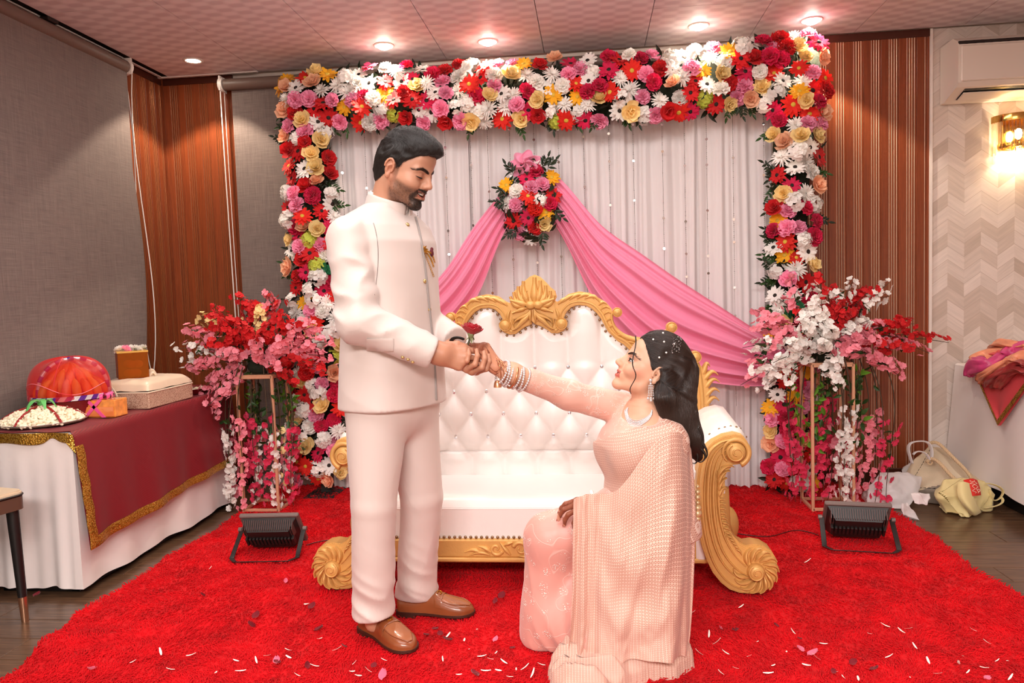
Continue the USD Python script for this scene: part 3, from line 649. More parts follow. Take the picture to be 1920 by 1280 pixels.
for k in range(170):
    a, s = rb.uniform(0, 2 * PI), math.sqrt(rb.random()) * 1.05; q = c + np.array([0.155 * s * math.cos(a), rb.uniform(0.02, 0.06), 0.215 * s * math.sin(a) - 0.01])
    o.append(xf(leaf(rb.uniform(0.05, 0.08), 0.026, 0.15, 3), aim((math.cos(a), -0.7, math.sin(a)), rb.uniform(0, 6)), q))
bq.part('foliage', cat(o), M_leafd, False, kind='stuff')
for x, y, dx, dz in [(950, 375, -1, 0.05), (958, 330, -.5, 1), (1022, 318, .4, 1), (1028, 320, .8, .8), (1040, 390, .8, -.6), (1010, 435, .4, -1), (965, 425, -.7, -.6), (955, 362, -1, .3)]:
    q = W(x, y, 4.12); xv = np.array([dx, -0.3, dz]); xv /= np.linalg.norm(xv); yv = np.cross([0, -1, .2], xv); yv /= np.linalg.norm(yv)
    bq.part('leaf_spray', xf(spray(rb, 0.065, 4), np.stack([xv, yv, np.cross(xv, yv)], 1), q), M_leafd, False)
# ================================================================ red shaggy carpet
cxl, cxr, cyf, cyb = -1.955, 1.5, 1.75, 4.40
def carpet_h(x, y):
    x, y = np.asarray(x, float), np.asarray(y, float); P = np.stack([x, y, 0 * x], -1)
    n = meshkit.fbm(P * [3.0, 4.5, 1], 3, 5)
    ridge = np.exp(-(((y - 2.42 - 0.18 * (x + 1.5) + 0.05 * np.sin(6 * x)) / 0.045) ** 2)) * np.clip((-1.0 - x) / 0.3, 0, 1) + np.exp(-(((y - 2.95 + 0.12 * np.sin(4 * x)) / 0.04) ** 2)) * np.clip((x - 0.75) / 0.3, 0, 1) * np.clip((1.4 - x) / 0.2, 0, 1) + np.exp(-(((y - 2.2 + 0.2 * (x + 1.7)) / 0.05) ** 2)) * np.clip((-1.1 - x) / 0.3, 0, 1)
    calm = np.clip((y - 2.0) / 0.6, 0.35, 1)
    return 0.004 + 0.012 * np.clip(n - 0.35, 0, 1) + 0.013 * ridge
def carpet_edge(x, y):
    """how far inside the wavy border"""
    wv = lambda s, k: 0.012 * np.sin(s * 9 + k) + 0.006 * np.sin(s * 23 + 2 * k)
    left = x - (cxl + 0.02 + wv(y, 1) + np.clip(2.55 - y, 0, 1) * 0.16)
    right = cxr + wv(y, 2) + 0.05 * np.clip(3.1 - y, 0, 1) - x
    return np.minimum(np.minimum(left, right), cyb - y)
M_carpet = mat('carpet_red', {'tc': ('texture_coordinate', {}), 'n': ('noise_texture', {'scale': 9.0, 'detail': 5.0}), 'r': ('rgb_ramp', {'ramp': [(0.3, lin(178, 0, 12)), (0.7, lin(212, 2, 18))]}), 'p': ('principled_bsdf', {'roughness': 0.85, 'sheen_weight': 0.12, 'sheen_tint': (1, 0.3, 0.3), 'specular_ior_level': 0.2})},
    [('tc.object', 'n.vector'), ('n.fac', 'r.fac'), ('r.color', 'p.base_color')])
gx, gy = np.linspace(cxl - 0.02, cxr + 0.12, 210), np.linspace(cyf, cyb, 160)
Xg, Yg = np.meshgrid(gx, gy, indexing='ij'); Zg = np.where(carpet_edge(Xg, Yg) > 0.0, carpet_h(Xg, Yg), 0.0005)
v, f = gridmesh(np.stack([Xg, Yg, Zg], -1)); ok = carpet_edge(v[:, 0], v[:, 1]) > -0.012
cv, cf, _ = keep((v, f), ok)
carpet = Thing('carpet', 'bright red shaggy fur carpet spread over the dark floor', 'carpet', None, (0, 3.0, 0))
carpet.part('backing', (cv, cf), M_carpet, True)
# the pile
rg = np.random.default_rng(21); N = 120000
y = cyf + (cyb - cyf) * rg.random(N) ** 1.9; x = rg.uniform(cxl, cxr + 0.12, N); k = carpet_edge(x, y) > 0; x, y = x[k], y[k]; N = len(x)
P0 = np.stack([x, y, carpet_h(x, y) - 0.002], -1)
fl = meshkit.noise(P0 * [2.6, 3.4, 1], 3) * 9 + meshkit.noise(P0 * 14, 8) * 3.0 + rg.normal(0, 0.5, N); L = rg.uniform(0.016, 0.03, N); lean = rg.uniform(0.25, 0.8, N)
D = np.stack([np.cos(fl) * lean, np.sin(fl) * lean, np.sqrt(np.maximum(0.06, 1 - lean ** 2)) * 0.62], -1)
mid = P0 + D * (L * 0.5)[:, None] + [0, 0, 0.003]; tip = P0 + D * L[:, None] * [1.15, 1.15, 0.72]
pts_ = np.stack([P0, mid, tip], 1).reshape(-1, 3) - [0, 3.0, 0]
bc = UsdGeom.BasisCurves.Define(stage, fresh(carpet.path, 'pile'))
bc.CreateTypeAttr('linear'); bc.CreateCurveVertexCountsAttr(Vt.IntArray.FromNumpy(np.full(N, 3, np.int32))); bc.CreatePointsAttr(Vt.Vec3fArray.FromNumpy(pts_.astype(np.float32)))
wd = np.tile(np.array([0.0037, 0.0030, 0.0006], np.float32), N); bc.CreateWidthsAttr(Vt.FloatArray.FromNumpy(wd)); bc.SetWidthsInterpolation('vertex')
UsdShade.MaterialBindingAPI.Apply(bc.GetPrim()).Bind(M_carpet); bc.GetPrim().SetCustomDataByKey('kind', 'stuff')

# ================================================================ blossom stands
M_rosegold = plain('rose_gold', lin(222, 168, 134), 0.3, metallic=0.35)
def stand(label, cx, cy, h=0.752, s=0.098):
    t = Thing('flower_stand', label, 'flower stand', 'metal flower stands', (cx, cy, 0))
    b = 0.0075
    for sx in (-1, 1):
        for sy in (-1, 1): t.part('leg', box(cx + sx * s - b, cx + sx * s + b, cy + sy * s - b, cy + sy * s + b, 0.0, h, 0.002), M_rosegold, False)
    for z, nm in ((h - b, 'top_rail'), (0.012 + b, 'bottom_rail')):
        for sx in (-1, 1):
            t.part(nm, box(cx + sx * s - b, cx + sx * s + b, cy - s, cy + s, z - b, z + b, 0.002), M_rosegold, False)
            t.part(nm, box(cx - s, cx + s, cy + sx * s - b, cy + sx * s + b, z - b, z + b, 0.002), M_rosegold, False)
    t.part('tray', box(cx - s, cx + s, cy - s, cy + s, h, h + 0.006), M_rosegold, False)
    return t
def arrangement(label, cx, cy, h, tips, falls, seed, cols):
    r = np.random.default_rng(seed); t = Thing('blossom_arrangement', label, 'flower arrangement', 'blossom arrangements on the stands', (cx, cy, h + 0.008))
    t.part('foam', ball((cx, cy, h + 0.045), (0.075, 0.075, 0.05), 2), M_moss, True)
    base = np.array([cx, cy, h + 0.05])
    def branch(P, col, n, dense=1.0, s0=0.3, big=1.0):
        st = t.part('branch', tube(P, np.linspace(0.0035, 0.0014, len(P)), 5), M_stem, True)
        bits = []
        for i in range(n):
            s = s0 + (1 - s0) * (i + r.random()) / n; j = s * (len(P) - 1); a = int(min(j, len(P) - 2)); q = P[a] + (P[a + 1] - P[a]) * (j - a); d = P[a + 1] - P[a]; d /= np.linalg.norm(d) + 1e-9
            o = r.normal(0, 1, 3); o -= d * (o @ d); o /= np.linalg.norm(o) + 1e-9; o = o + [0, -0.35, 0.15]; o /= np.linalg.norm(o)
            sc = r.uniform(0.85, 1.3) * big * (1.1 - 0.3 * s); bits.append((xf(blossom(r, sc), aim(o + d * 0.4, r.uniform(0, 6)), q + o * r.uniform(0.012, 0.03)), sc))
        for m, sc in bits[-6:]: t.part('blossom', m, M_petal[col], False, under=st)
        if len(bits) > 6: t.part('blossoms', cat([b[0] for b in bits[:-6]]), M_petal[col], False, kind='stuff', under=st)
        lf = []
        for i in range(3):
            j = r.uniform(0.15, 0.75) * (len(P) - 1); a = int(j); lf.append(xf(leaf(0.045, 0.018, 0.2, 3), aim(r.normal(0, 1, 3) + [0, -.5, .3], r.uniform(0, 6)), P[a]))
        t.part('leaves', cat(lf), M_leaf, False, under=st)
    for (px, py, dy, col, n) in tips:
        tip = W(px, py, cy + dy); d = tip - base; L = np.linalg.norm(d)
        c = base + d * 0.5 + np.array([0, 0, 0.10 * L + 0.02]) + r.normal(0, 0.02, 3)
        s = np.linspace(0, 1, 14)[:, None]; P = (1 - s) ** 2 * base + 2 * s * (1 - s) * c + s ** 2 * tip
        branch(P, col, n)
        # a side twig of the same branch
        s = np.linspace(0, 1, 9)[:, None]; b0 = P[7]; tp = b0 + (tip - b0) * 0.75 + r.normal(0, 0.05, 3); branch(b0 * (1 - s) + tp * s + np.array([0, 0, 0.03]) * s * (1 - s), col, int(n * 0.6), s0=0.15)
    for (px, pt, pb, dy, col, n) in falls:
        a, b = W(px, pt, cy + dy), W(px + r.uniform(-8, 8), pb, cy + dy); a0 = base + (a - base) * [0.8, 0.8, 0]
        P = spline([a0 + [0, 0, 0.0], [a[0], a[1], h - 0.05], (a + b) / 2 + r.normal(0, 0.012, 3), [b[0], b[1], max(b[2], 0.03)]], 16)
        branch(P, col, n, s0=0.45 if n < 30 else 0.35, big=1.0)
    # green trailing leaves between the legs
    for k in range(9):
        x, yv = cx + r.uniform(-0.14, 0.16), cy + r.uniform(-0.1, 0.12); P = spline([(cx + (x - cx) * .5, cy, h + 0.03), (x, yv, h - 0.06), (x + r.normal(0, .02), yv, h - 0.28), (x + r.normal(0, .03), yv, h - r.uniform(.3, .45))], 12)
        st = t.part('trailing_vine', tube(P, 0.0012, 4), M_leaf, True); lf = []
        for i in range(14):
            q = P[min(11, 3 + int(r.uniform(0, 9)))]; lf.append(xf(leaf(r.uniform(.035, .06), 0.022, 0.25, 3), aim((r.normal(0, 1), -0.6, r.normal(0, .4)), r.uniform(0, 6)), q + r.normal(0, 0.012, 3)))
        t.part('leaves', cat(lf), M_leafl if k % 2 else M_leaf, False, under=st)
    return t
SLx, SRx, SY = float(W(484, 850, 3.83)[0]), float(W(1562, 850, 3.83)[0]), 3.93
stand('slim rose gold metal stand holding blossoms left of the sofa', SLx, SY); stand('slim rose gold metal stand holding blossoms right of the sofa', SRx, SY)
TL = [(318, 655, -.15, 'white', 14), (345, 615, -.1, 'blush', 20), (352, 690, -.15, 'blush', 22), (372, 600, .05, 'cream', 16), (400, 568, 0, 'red', 24), (440, 552, -.05, 'red', 26), (470, 560, .1, 'red', 22), (502, 545, -.05, 'blush', 16), (488, 575, -.1, 'cream', 22), (530, 560, -.1, 'red', 22),
      (560, 600, -.12, 'red', 24), (590, 612, -.1, 'blush', 24), (628, 640, -.08, 'blush', 26), (632, 672, -.1, 'blush', 26), (615, 700, -.15, 'red', 22), (420, 600, -.2, 'red', 26), (390, 640, -.2, 'red', 24), (410, 665, -.2, 'blush', 26), (450, 610, -.22, 'red', 24), (480, 640, -.22, 'blush', 24), (540, 650, -.2, 'blush', 26), (505, 610, -.2, 'red', 24),
      (375, 770, -.18, 'blush', 22), (400, 785, -.22, 'blush', 22), (375, 735, -.15, 'blush', 20), (560, 720, -.1, 'red', 16), (460, 600, .1, 'cream', 16), (350, 650, -.05, 'blush', 22), (425, 640, -.1, 'red', 24), (570, 640, 0.02, 'blush', 22), (390, 590, -.1, 'red', 20), (530, 690, -.15, 'blush', 20)]
FL = [(430, 780, 940, -.1, 'white', 26), (440, 770, 955, -.12, 'white', 28), (452, 800, 962, -.13, 'blush', 30), (438, 800, 930, 0, 'blush', 26), (475, 800, 940, -.05, 'hot', 30), (500, 790, 945, -.1, 'hot', 30), (520, 790, 940, 0, 'blush', 26), (535, 780, 930, .02, 'white', 24), (545, 790, 930, .05, 'hot', 26), (490, 830, 950, .08, 'blush', 24), (465, 820, 945, .1, 'hot', 26), (548, 860, 948, -.08, 'hot', 20), (512, 850, 955, -.1, 'white', 22), (530, 900, 952, -.05, 'cream', 16), (480, 860, 945, -.02, 'white', 20), (425, 850, 930, .05, 'blush', 22)]
arrangement('spreading pink and red silk blossom arrangement with trailing strands left of the sofa', SLx, SY, 0.752, TL, FL, 31, None)
TR = [(1392, 652, -.1, 'white', 20), (1405, 700, -.12, 'white', 24), (1388, 722, -.1, 'blush', 16), (1420, 618, .02, 'blush', 20), (1412, 580, .05, 'blush', 18), (1440, 600, -.05, 'blush', 22), (1425, 735, -.12, 'white', 20), (1450, 680, -.18, 'white', 26), (1520, 535, -.08, 'white', 24), (1540, 560, -.15, 'white', 26), (1560, 535, .02, 'red', 24),
      (1600, 525, 0, 'white', 20), (1615, 535, .05, 'red', 24), (1590, 580, -.1, 'red', 28), (1640, 540, .0, 'red', 22), (1668, 555, .0, 'white', 22), (1630, 600, -.12, 'white', 24), (1700, 600, -.05, 'red', 22), (1745, 630, .0, 'red', 22), (1742, 662, -.05, 'blush', 26), (1715, 650, -.1, 'red', 22), (1690, 692, -.15, 'blush', 24), (1650, 640, -.15, 'blush', 26), (1610, 660, -.2, 'blush', 26), (1560, 620, -.2, 'white', 28), (1500, 610, -.18, 'white', 26), (1480, 650, -.2, 'white', 28), (1545, 650, -.22, 'white', 24), (1500, 580, -.05, 'red', 22), (1660, 610, -.05, 'blush', 24), (1575, 730, -.2, 'white', 16), (1460, 560, .08, 'blush', 18), (1575, 560, -.05, 'red', 24)]
FR = [(1545, 790, 925, -.05, 'hot', 30), (1530, 820, 935, -.05, 'hot', 28), (1558, 800, 940, 0, 'blush', 28), (1575, 780, 955, -.1, 'white', 30), (1590, 790, 955, -.12, 'white', 30), (1605, 800, 945, -.05, 'blush', 26), (1620, 820, 930, .0, 'blush', 26), (1635, 810, 905, .03, 'blush', 22), (1490, 880, 940, 0, 'hot', 24), (1510, 860, 942, .05, 'hot', 26), (1560, 780, 900, .08, 'hot', 30), (1600, 850, 950, .05, 'hot', 24), (1640, 900, 950, -.05, 'hot', 18), (1665, 930, 952, -.06, 'hot', 14), (1580, 900, 955, -.14, 'white', 20), (1480, 900, 935, .02, 'hot', 20), (1540, 750, 880, .1, 'hot', 26)]
arrangement('spreading white, red and pink silk blossom arrangement with trailing strands right of the sofa', SRx, SY, 0.752, TR, FR, 32, None)

# ================================================================ flood lamps on the carpet
M_flood = plain('flood_black', lin(34, 28, 27), 0.45); M_floodrim = plain('flood_rim', lin(120, 104, 100), 0.4, metallic=0.3); M_fin = plain('flood_fin', lin(92, 66, 62), 0.4)
M_lensg = plain('flood_glass', lin(210, 205, 190), 0.1)
def flood(label, cx, yb, rz, w=0.27):
    t = Thing('flood_lamp', label, 'flood lamp', 'flood lamps on the carpet', (cx, yb + 0.14, 0.012), rz)
    c, s = math.cos(rz), math.sin(rz); Rz = rotm(0, 0, rz); o = np.array([cx, yb + 0.14, 0.012])
    tl = math.radians(38); Rb = Rz @ rotm(tl, 0, 0)      # box of the lamp, leaning over backwards to the camera
    piv = np.array([0, 0.03, 0.095])
    def B(m): v, f, _ = meshkit.arrays(m); return (v @ rotm(tl, 0, 0).T + piv) @ Rz.T + o, f
    def G(m): v, f, _ = meshkit.arrays(m); return v @ Rz.T + o, f
    h = 0.1
    t.part('housing', B(box(-w / 2, w / 2, 0.0, 0.022, -h, h, 0.004)), M_floodrim, False)
    hs = [trimesh.convex.convex_hull(np.array([(sx * (w / 2 - 0.012 - k * 0.03), 0.0 - k * 0.055, sz * (h - 0.012 - k * 0.03)) for sx in (-1, 1) for sz in (-1, 1) for k in (0, 1)]))]
    t.part('back_box', B(hs[0]), M_flood, False)
    for i in range(24): x = -w / 2 + 0.024 + i * (w - 0.048) / 23; t.part('cooling_fin', B(trimesh.convex.convex_hull(np.array([(x + e, yy, zz) for e in (-0.0012, 0.0012) for yy, zz in ((-0.012, h - 0.01), (-0.05, 0.07), (-0.05, 0.02), (-0.012, 0.0))]))), M_fin, False)
    for i in range(14): x = -w / 2 + 0.03 + i * (w - 0.06) / 13; t.part('cooling_fin', B(box(x - 0.0055, x + 0.0055, -0.066, -0.04, -0.03, 0.018, 0.002)), M_flood, False)
    t.part('glass', B(box(-w / 2 + 0.012, w / 2 - 0.012, 0.0215, 0.0245, -h + 0.012, h - 0.012)), M_lensg, False)
    br = [(-w / 2 - 0.008, 0.02, 0.1), (-w / 2 - 0.012, -0.1, 0.008), (-w / 2 + 0.018, -0.14, 0.006), (w / 2 - 0.018, -0.14, 0.006), (w / 2 + 0.012, -0.1, 0.008), (w / 2 + 0.008, 0.02, 0.1)]
    P = np.vstack([np.linspace(a, b, 6)[:-1] for a, b in zip(br[:-1], br[1:])] + [br[-1:]])
    t.part('bracket', G(tube(P, 0.0022, 8, ry=0.0105, power=6, up=(0, 0.35, 0.9))), M_flood, 40)
    for sx in (-1, 1): t.part('clamp_knob', G(xf(trimesh.creation.cylinder(0.011, 0.016, sections=12), rotm(0, PI / 2, 0), (sx * (w / 2 + 0.014), 0.02, 0.1))), M_floodrim, 40)
    return t
flood('black flood lamp on the carpet at the left, before the blossom stand', -1.47, 3.06, math.radians(4))
flood('black flood lamp on the carpet at the right, before the blossom stand', 1.14, 3.22, math.radians(-9))
M_wire = plain('lamp_wire', lin(70, 8, 8), 0.5)
hz = lambda P: np.array([(x, y, carpet_h(x, y) + 0.012) for x, y in P])
solo('power_cord', 'thin dark cord running over the carpet from the left flood lamp', 'cord', tube(spline(hz([(-1.34, 3.28), (-1.22, 3.36), (-1.1, 3.38), (-0.98, 3.45), (-0.86, 3.5)]), 30), 0.0025, 6), M_wire, 'lamp cords')
solo('power_cord', 'thin dark cord running over the carpet from the right flood lamp', 'cord', tube(spline(hz([(1.0, 3.44), (0.9, 3.50), (0.78, 3.42), (0.65, 3.45), (0.5, 3.5)]), 30), 0.0025, 6), M_wire, 'lamp cords')

# ================================================================ petals strewn over the carpet
M_pw, M_pm, M_pp = cloth('strewn_white', lin(250, 246, 236), trans=0.2), cloth('strewn_red', lin(120, 0, 24), trans=0.2), cloth('strewn_pink', lin(232, 110, 140), trans=0.2)
protos = {}
def strew(x, y, kind, i):
    r = np.random.default_rng(900 + i); z = float(carpet_h(x, y)) + 0.017
    lab = {'w': 'slender white flower petal lying on the red carpet', 'm': 'dark red rose petal lying on the red carpet', 'p': 'pale pink petal lying on the red carpet'}[kind]
    grp = {'w': 'white petals on the carpet', 'm': 'dark red petals on the carpet', 'p': 'pink petals on the carpet'}[kind]
    if kind not in protos:
        m = petal(0.034, 0.009, 0.3, 4, 0.9, 0.15) if kind == 'w' else petal(0.03, 0.03, 0.5, 4, 0.4, 0.25)
        v, f = m; v = v - [0.017, 0, 0]
        t = Thing('petal', lab, 'petal', grp, (x, y, z)); t.part('blade', (v + t.o, f), {'w': M_pw, 'm': M_pm, 'p': M_pp}[kind], True); protos[kind] = t.path
    else: copy_of(protos[kind], 'petal', lab, (x, y, z), (math.degrees(r.normal(0, .3)), math.degrees(r.normal(0, .3)), r.uniform(0, 360)), r.uniform(0.45, 0.95), grp, 'petal')
PW = [(358, 1232), (302, 1225), (405, 1265), (452, 1260), (443, 1240), (500, 1232), (540, 1222), (557, 1268), (575, 1135), (542, 1235), (665, 1245), (690, 1260), (670, 1270), (632, 1220), (480, 1240), (660, 1262), (895, 1185), (870, 1205), (880, 1222), (920, 1240), (905, 1235), (930, 1228), (945, 1245), (935, 1260), (910, 1262), (955, 1272), (860, 1268), (830, 1240), (985, 1255), (968, 1258), (1000, 1265), (1015, 1248),
      (1660, 1175), (1690, 1185), (1703, 1180), (1715, 1213), (1668, 1233), (1740, 1240), (1512, 1250), (1565, 1262), (1580, 1272), (1610, 1275), (1705, 1272), (1805, 1232), (1797, 1246), (1815, 1262), (1870, 1240), (1890, 1242), (1895, 1272), (1825, 1182), (1486, 1185), (1515, 1055), (1450, 1250), (1440, 1265), (1345, 1205), (1360, 1225), (1330, 1190), (1405, 1232), (1380, 1255), (1530, 1236), (1630, 1190), (395, 1065), (640, 1010), (1300, 1150), (1390, 1140), (720, 1240), (840, 1195), (1420, 1205), (1545, 1210), (1850, 1205), (250, 1250), (320, 1262), (600, 1200), (590, 1252), (1845, 1255), (1760, 1265), (1350, 1262), (1310, 1225), (1475, 1225)]
PM = [(598, 1185), (815, 1185), (800, 1195), (825, 1192), (575, 1250), (520, 1245), (1565, 1262), (1500, 1200), (380, 1120), (470, 1175), (585, 1140), (1600, 1245), (840, 1205), (1640, 1260), (940, 1120), (930, 1130), (890, 1270), (700, 1252), (960, 1220), (645, 1215), (1380, 1185), (1455, 1175), (480, 1160)]
PP = [(1525, 1232), (1500, 1222), (930, 1205), (520, 1242), (535, 1090), (1350, 1180), (720, 1270), (1850, 1275), (170, 1260)]
i = 0
for L_p, kd in ((PW, 'w'), (PM, 'm'), (PP, 'p')):
    for q in L_p:
        g = at(q, 2, 0.02); strew(float(g[0]), float(g[1]), kd, i); i += 1
# ================================================================ carved sofa
M_gold = plain('carved_gold', lin(214, 164, 94), 0.46, noise=0.1, nscale=6, bump=0.12, bscale=90, metallic=0.2)
M_leather = plain('white_leather', lin(240, 232, 228), 0.38, bump=0.06, bscale=300)
M_nail = plain('nail_bronze', lin(150, 120, 90), 0.3, metallic=0.8)
M_crystal = plain('crystal', lin(225, 225, 230), 0.06, metallic=0.75)
SYB, SYF = 3.28, 2.76                      # backrest plane and plane of the arm fronts
SCX = float(W(1003.5, 700, SYB)[0]); SCF = float(W(1003.5, 900, SYF)[0])
sofa = Thing('sofa', 'white tufted throne sofa with carved gold frame and scroll arms', 'sofa', None, (SCX, 3.05, 0))
def bk(pts, Y=SYB): return at(np.asarray(pts, float), 1, Y)[:, [0, 2]]
def mir(p, c): q = np.array(p, float); q[:, 0] = 2 * c - q[:, 0]; return q
def ridge(p2, y, w, h, n=18, closed_tip=0.15, sides=10, root=1.0):
    """a carved leaf or moulding: half-round ridge along a curve of the panel's plane, tapering to its tip"""
    p = spline(np.asarray(p2, float), n); s = np.linspace(0, 1, n)
    k = np.minimum(np.clip((1 - s) / 0.55, 0, 1) ** 0.7, root * 0.4 + np.clip(s / 0.3, 0, 1) * (1 - 0.4 * root)); k = np.maximum(k, closed_tip)
    t = np.gradient(p, axis=0); t /= np.linalg.norm(t, axis=1, keepdims=True) + 1e-9; nn = np.stack([-t[:, 1], t[:, 0]], 1)
    a = np.linspace(0, 2 * PI, sides, endpoint=False); R = np.zeros((n, sides, 3))
    for i in range(n):
        R[i, :, 0] = p[i, 0] + nn[i, 0] * np.cos(a) * w * k[i] / 2; R[i, :, 2] = p[i, 1] + nn[i, 1] * np.cos(a) * w * k[i] / 2; R[i, :, 1] = y - np.sin(a) * h * (0.5 + 0.5 * k[i])
    v, f = ringmesh(R); return (v, f)
def both(ms_fn, c):
    return [ms_fn(lambda p: np.asarray(p, float)), ms_fn(lambda p: mir(p, c))]
# frame of the backrest
from shapely.validation import make_valid
outR = [(1003.5, 560), (1030, 556), (1044, 566), (1052, 562), (1066, 551), (1086, 546), (1106, 549), (1122, 558), (1136, 566), (1147, 579), (1149, 592), (1150, 603), (1157, 617), (1170, 626), (1190, 632), (1212, 634), (1235, 628), (1250, 618), (1262, 622), (1268, 640), (1280, 656), (1298, 664), (1310, 680), (1322, 700), (1328, 730), (1328, 790), (1324, 850)]
inR = [(1290, 850), (1288, 790), (1280, 750), (1262, 722), (1235, 700), (1205, 678), (1180, 655), (1169, 645), (1157, 638), (1147, 628), (1139, 620), (1133, 609), (1127, 597), (1118, 586), (1109, 578), (1098, 572.5), (1082, 572), (1071, 576), (1062, 585), (1057, 597), (1062, 609), (1059, 618), (1047, 624), (1035, 624), (1024, 616), (1015, 611), (1003.5, 607)]
o2, i2 = bk(outR), bk(inR)
half = make_valid(Polygon(np.vstack([o2, i2]))).buffer(0)
from shapely.affinity import scale as _sc
other = _sc(half, -1, 1, origin=(SCX, 0))
frame = half.union(other).buffer(0.004).buffer(-0.004)
sofa.part('backrest_frame', extrude(frame, SYB - 0.03, SYB + 0.05, 0.009), M_gold, 35)
innerpoly = Polygon(np.vstack([i2, mir(i2, SCX)[::-1]])).buffer(0)
# tufted leather
bw, bh = 0.1465, 0.1012; z0 = float(W(1003, 689, SYB)[2]); seat_top = 0.352
big = innerpoly.buffer(0.02); bx0, bz0, bx1, bz1 = big.bounds; bz0 = seat_top - 0.06
nx, nz = 330, 204; xs, zs = np.linspace(bx0, bx1, nx), np.linspace(bz0, bz1, nz); Xg, Zg = np.meshgrid(xs, zs, indexing='ij')
def tuft(x, z):
    u = (x - SCX) / bw; v = (z - z0) / (2 * bh); s, t = u + v, u - v
    dia = (np.abs(np.sin(PI * s)) * np.abs(np.sin(PI * t))) ** 0.42
    ver = np.abs(np.sin(PI * u)) ** 0.5
    w = np.clip((z - z0) / 0.03, 0, 1); zl = z0 - 4 * bh; wl = np.clip((zl - z) / 0.02, 0, 1)
    w = np.maximum(w, wl)
    return dia * (1 - w) + ver * (0.75 + 0.25 * np.clip((z - z0) / 0.15, 0, 1)) * w
H = gaussian_filter(tuft(Xg, Zg), 1.5)
edge = np.array([[innerpoly.exterior.distance(Point(x, z)) if innerpoly.contains(Point(x, z)) else 0 for z in zs[::6]] for x in xs[::6]])
from scipy.ndimage import zoom
edge = zoom(edge, (nx / edge.shape[0], nz / edge.shape[1]), order=1)[:nx, :nz]
roll = np.clip(edge / 0.05, 0, 1); roll = np.where(Zg < seat_top + 0.1, 1.0, roll)
Y = SYB + 0.014 - 0.042 * H * np.sqrt(roll) - 0.012 * roll
v, f = gridmesh(np.stack([Xg, Y, Zg], -1)); pb = prep(big.union(Polygon([(bx0 + .02, bz0), (bx1 - .02, bz0), (bx1 - .02, seat_top + .12), (bx0 + .02, seat_top + .12)])))
vv, ff, _ = keep((v, f), np.array([pb.contains(Point(q[0], q[2])) for q in v]))
sofa.part('tufted_backrest', (vv, ff[:, ::-1]), M_leather, True)
sofa.part('backrest_shell', extrude(innerpoly.buffer(0.01), SYB + 0.02, SYB + 0.06), M_leather, False)
for row in range(0, 4):
    for k in range(-7, 8):
        x = SCX + bw * (k + 0.5 * (row % 2)); z = z0 - bh * row
        if not innerpoly.buffer(-0.03).contains(Point(x, z)): continue
        m = trimesh.creation.icosphere(1, 0.0135)
        sofa.part('crystal_button', xf((np.array(m.vertices) * [1, 0.7, 1], m.faces), rotm(0, k, 0), (x, SYB + 0.0, z)), M_crystal, False)
# nail heads along the opening
ln = innerpoly.exterior; zcut = float(W(1003, 700, SYB)[2])
n_ = int(ln.length / 0.0285); lst = [ln.interpolate(i / n_, normalized=True) for i in range(n_)]
for q in lst:
    if q.y > 0.62: 
        d = innerpoly.buffer(-0.008).exterior; q2 = d.interpolate(d.project(q)); sofa.part('nail_head', ball((q2.x, SYB - 0.018, q2.y), (0.0062, 0.005, 0.0062), 1), M_nail, True)
yF = SYB - 0.03
sc = 1 / (FPX / SYB)      # metres per traced pixel on the backrest
def carv(name, pts, w, h=0.016, n=16, both_sides=True, **k):
    a = bk(pts); sofa.part(name, ridge(a, yF + 0.004, w * sc, h, n, **k), M_gold, 50)
    if both_sides: sofa.part(name, ridge(mir(a, SCX), yF + 0.004, w * sc, h, n, **k), M_gold, 50)
# mouldings that follow the opening, and volutes
carv('moulding', [(1059, 603), (1052, 592), (1058, 578), (1068, 569), (1082, 565), (1099, 566), (1112, 571), (1122, 580), (1131, 592), (1137, 606), (1144, 618), (1155, 629), (1170, 637), (1190, 655), (1215, 673), (1245, 694), (1270, 714), (1292, 745), (1299, 790), (1300, 840)], 7, 0.012, 60)
carv('moulding', [(1148, 584), (1147, 600), (1154, 616), (1168, 628), (1190, 636), (1214, 639), (1238, 633), (1254, 622)], 9, 0.016, 30, closed_tip=0.6)
carv('moulding', [(1262, 625), (1270, 646), (1285, 662), (1300, 674), (1309, 700), (1314, 740), (1314, 800), (1312, 850)], 10, 0.016, 30, closed_tip=0.6)
for c, r in (((1053, 606), 11.5), ((1157, 585), 9), ((1258, 613), 10), ((1302, 668), 11)):
    for sgn in (0, 1):
        a = bk([c])[0]; a = a if not sgn else mir(np.array([a]), SCX)[0]; R = r * sc
        prof = [(0.001, -0.024), (R * 0.55, -0.022), (R * 0.75, -0.016), (R * 0.8, -0.012), (R * 0.95, -0.014), (R, -0.006), (R, 0.03)]
        m = lathe([(q, -z) for q, z in prof], 20); vv = m[0] @ rotm(PI / 2, 0, 0).T
        sofa.part('volute', (vv + [a[0], yF, a[1]], m[1]), M_gold, 50)
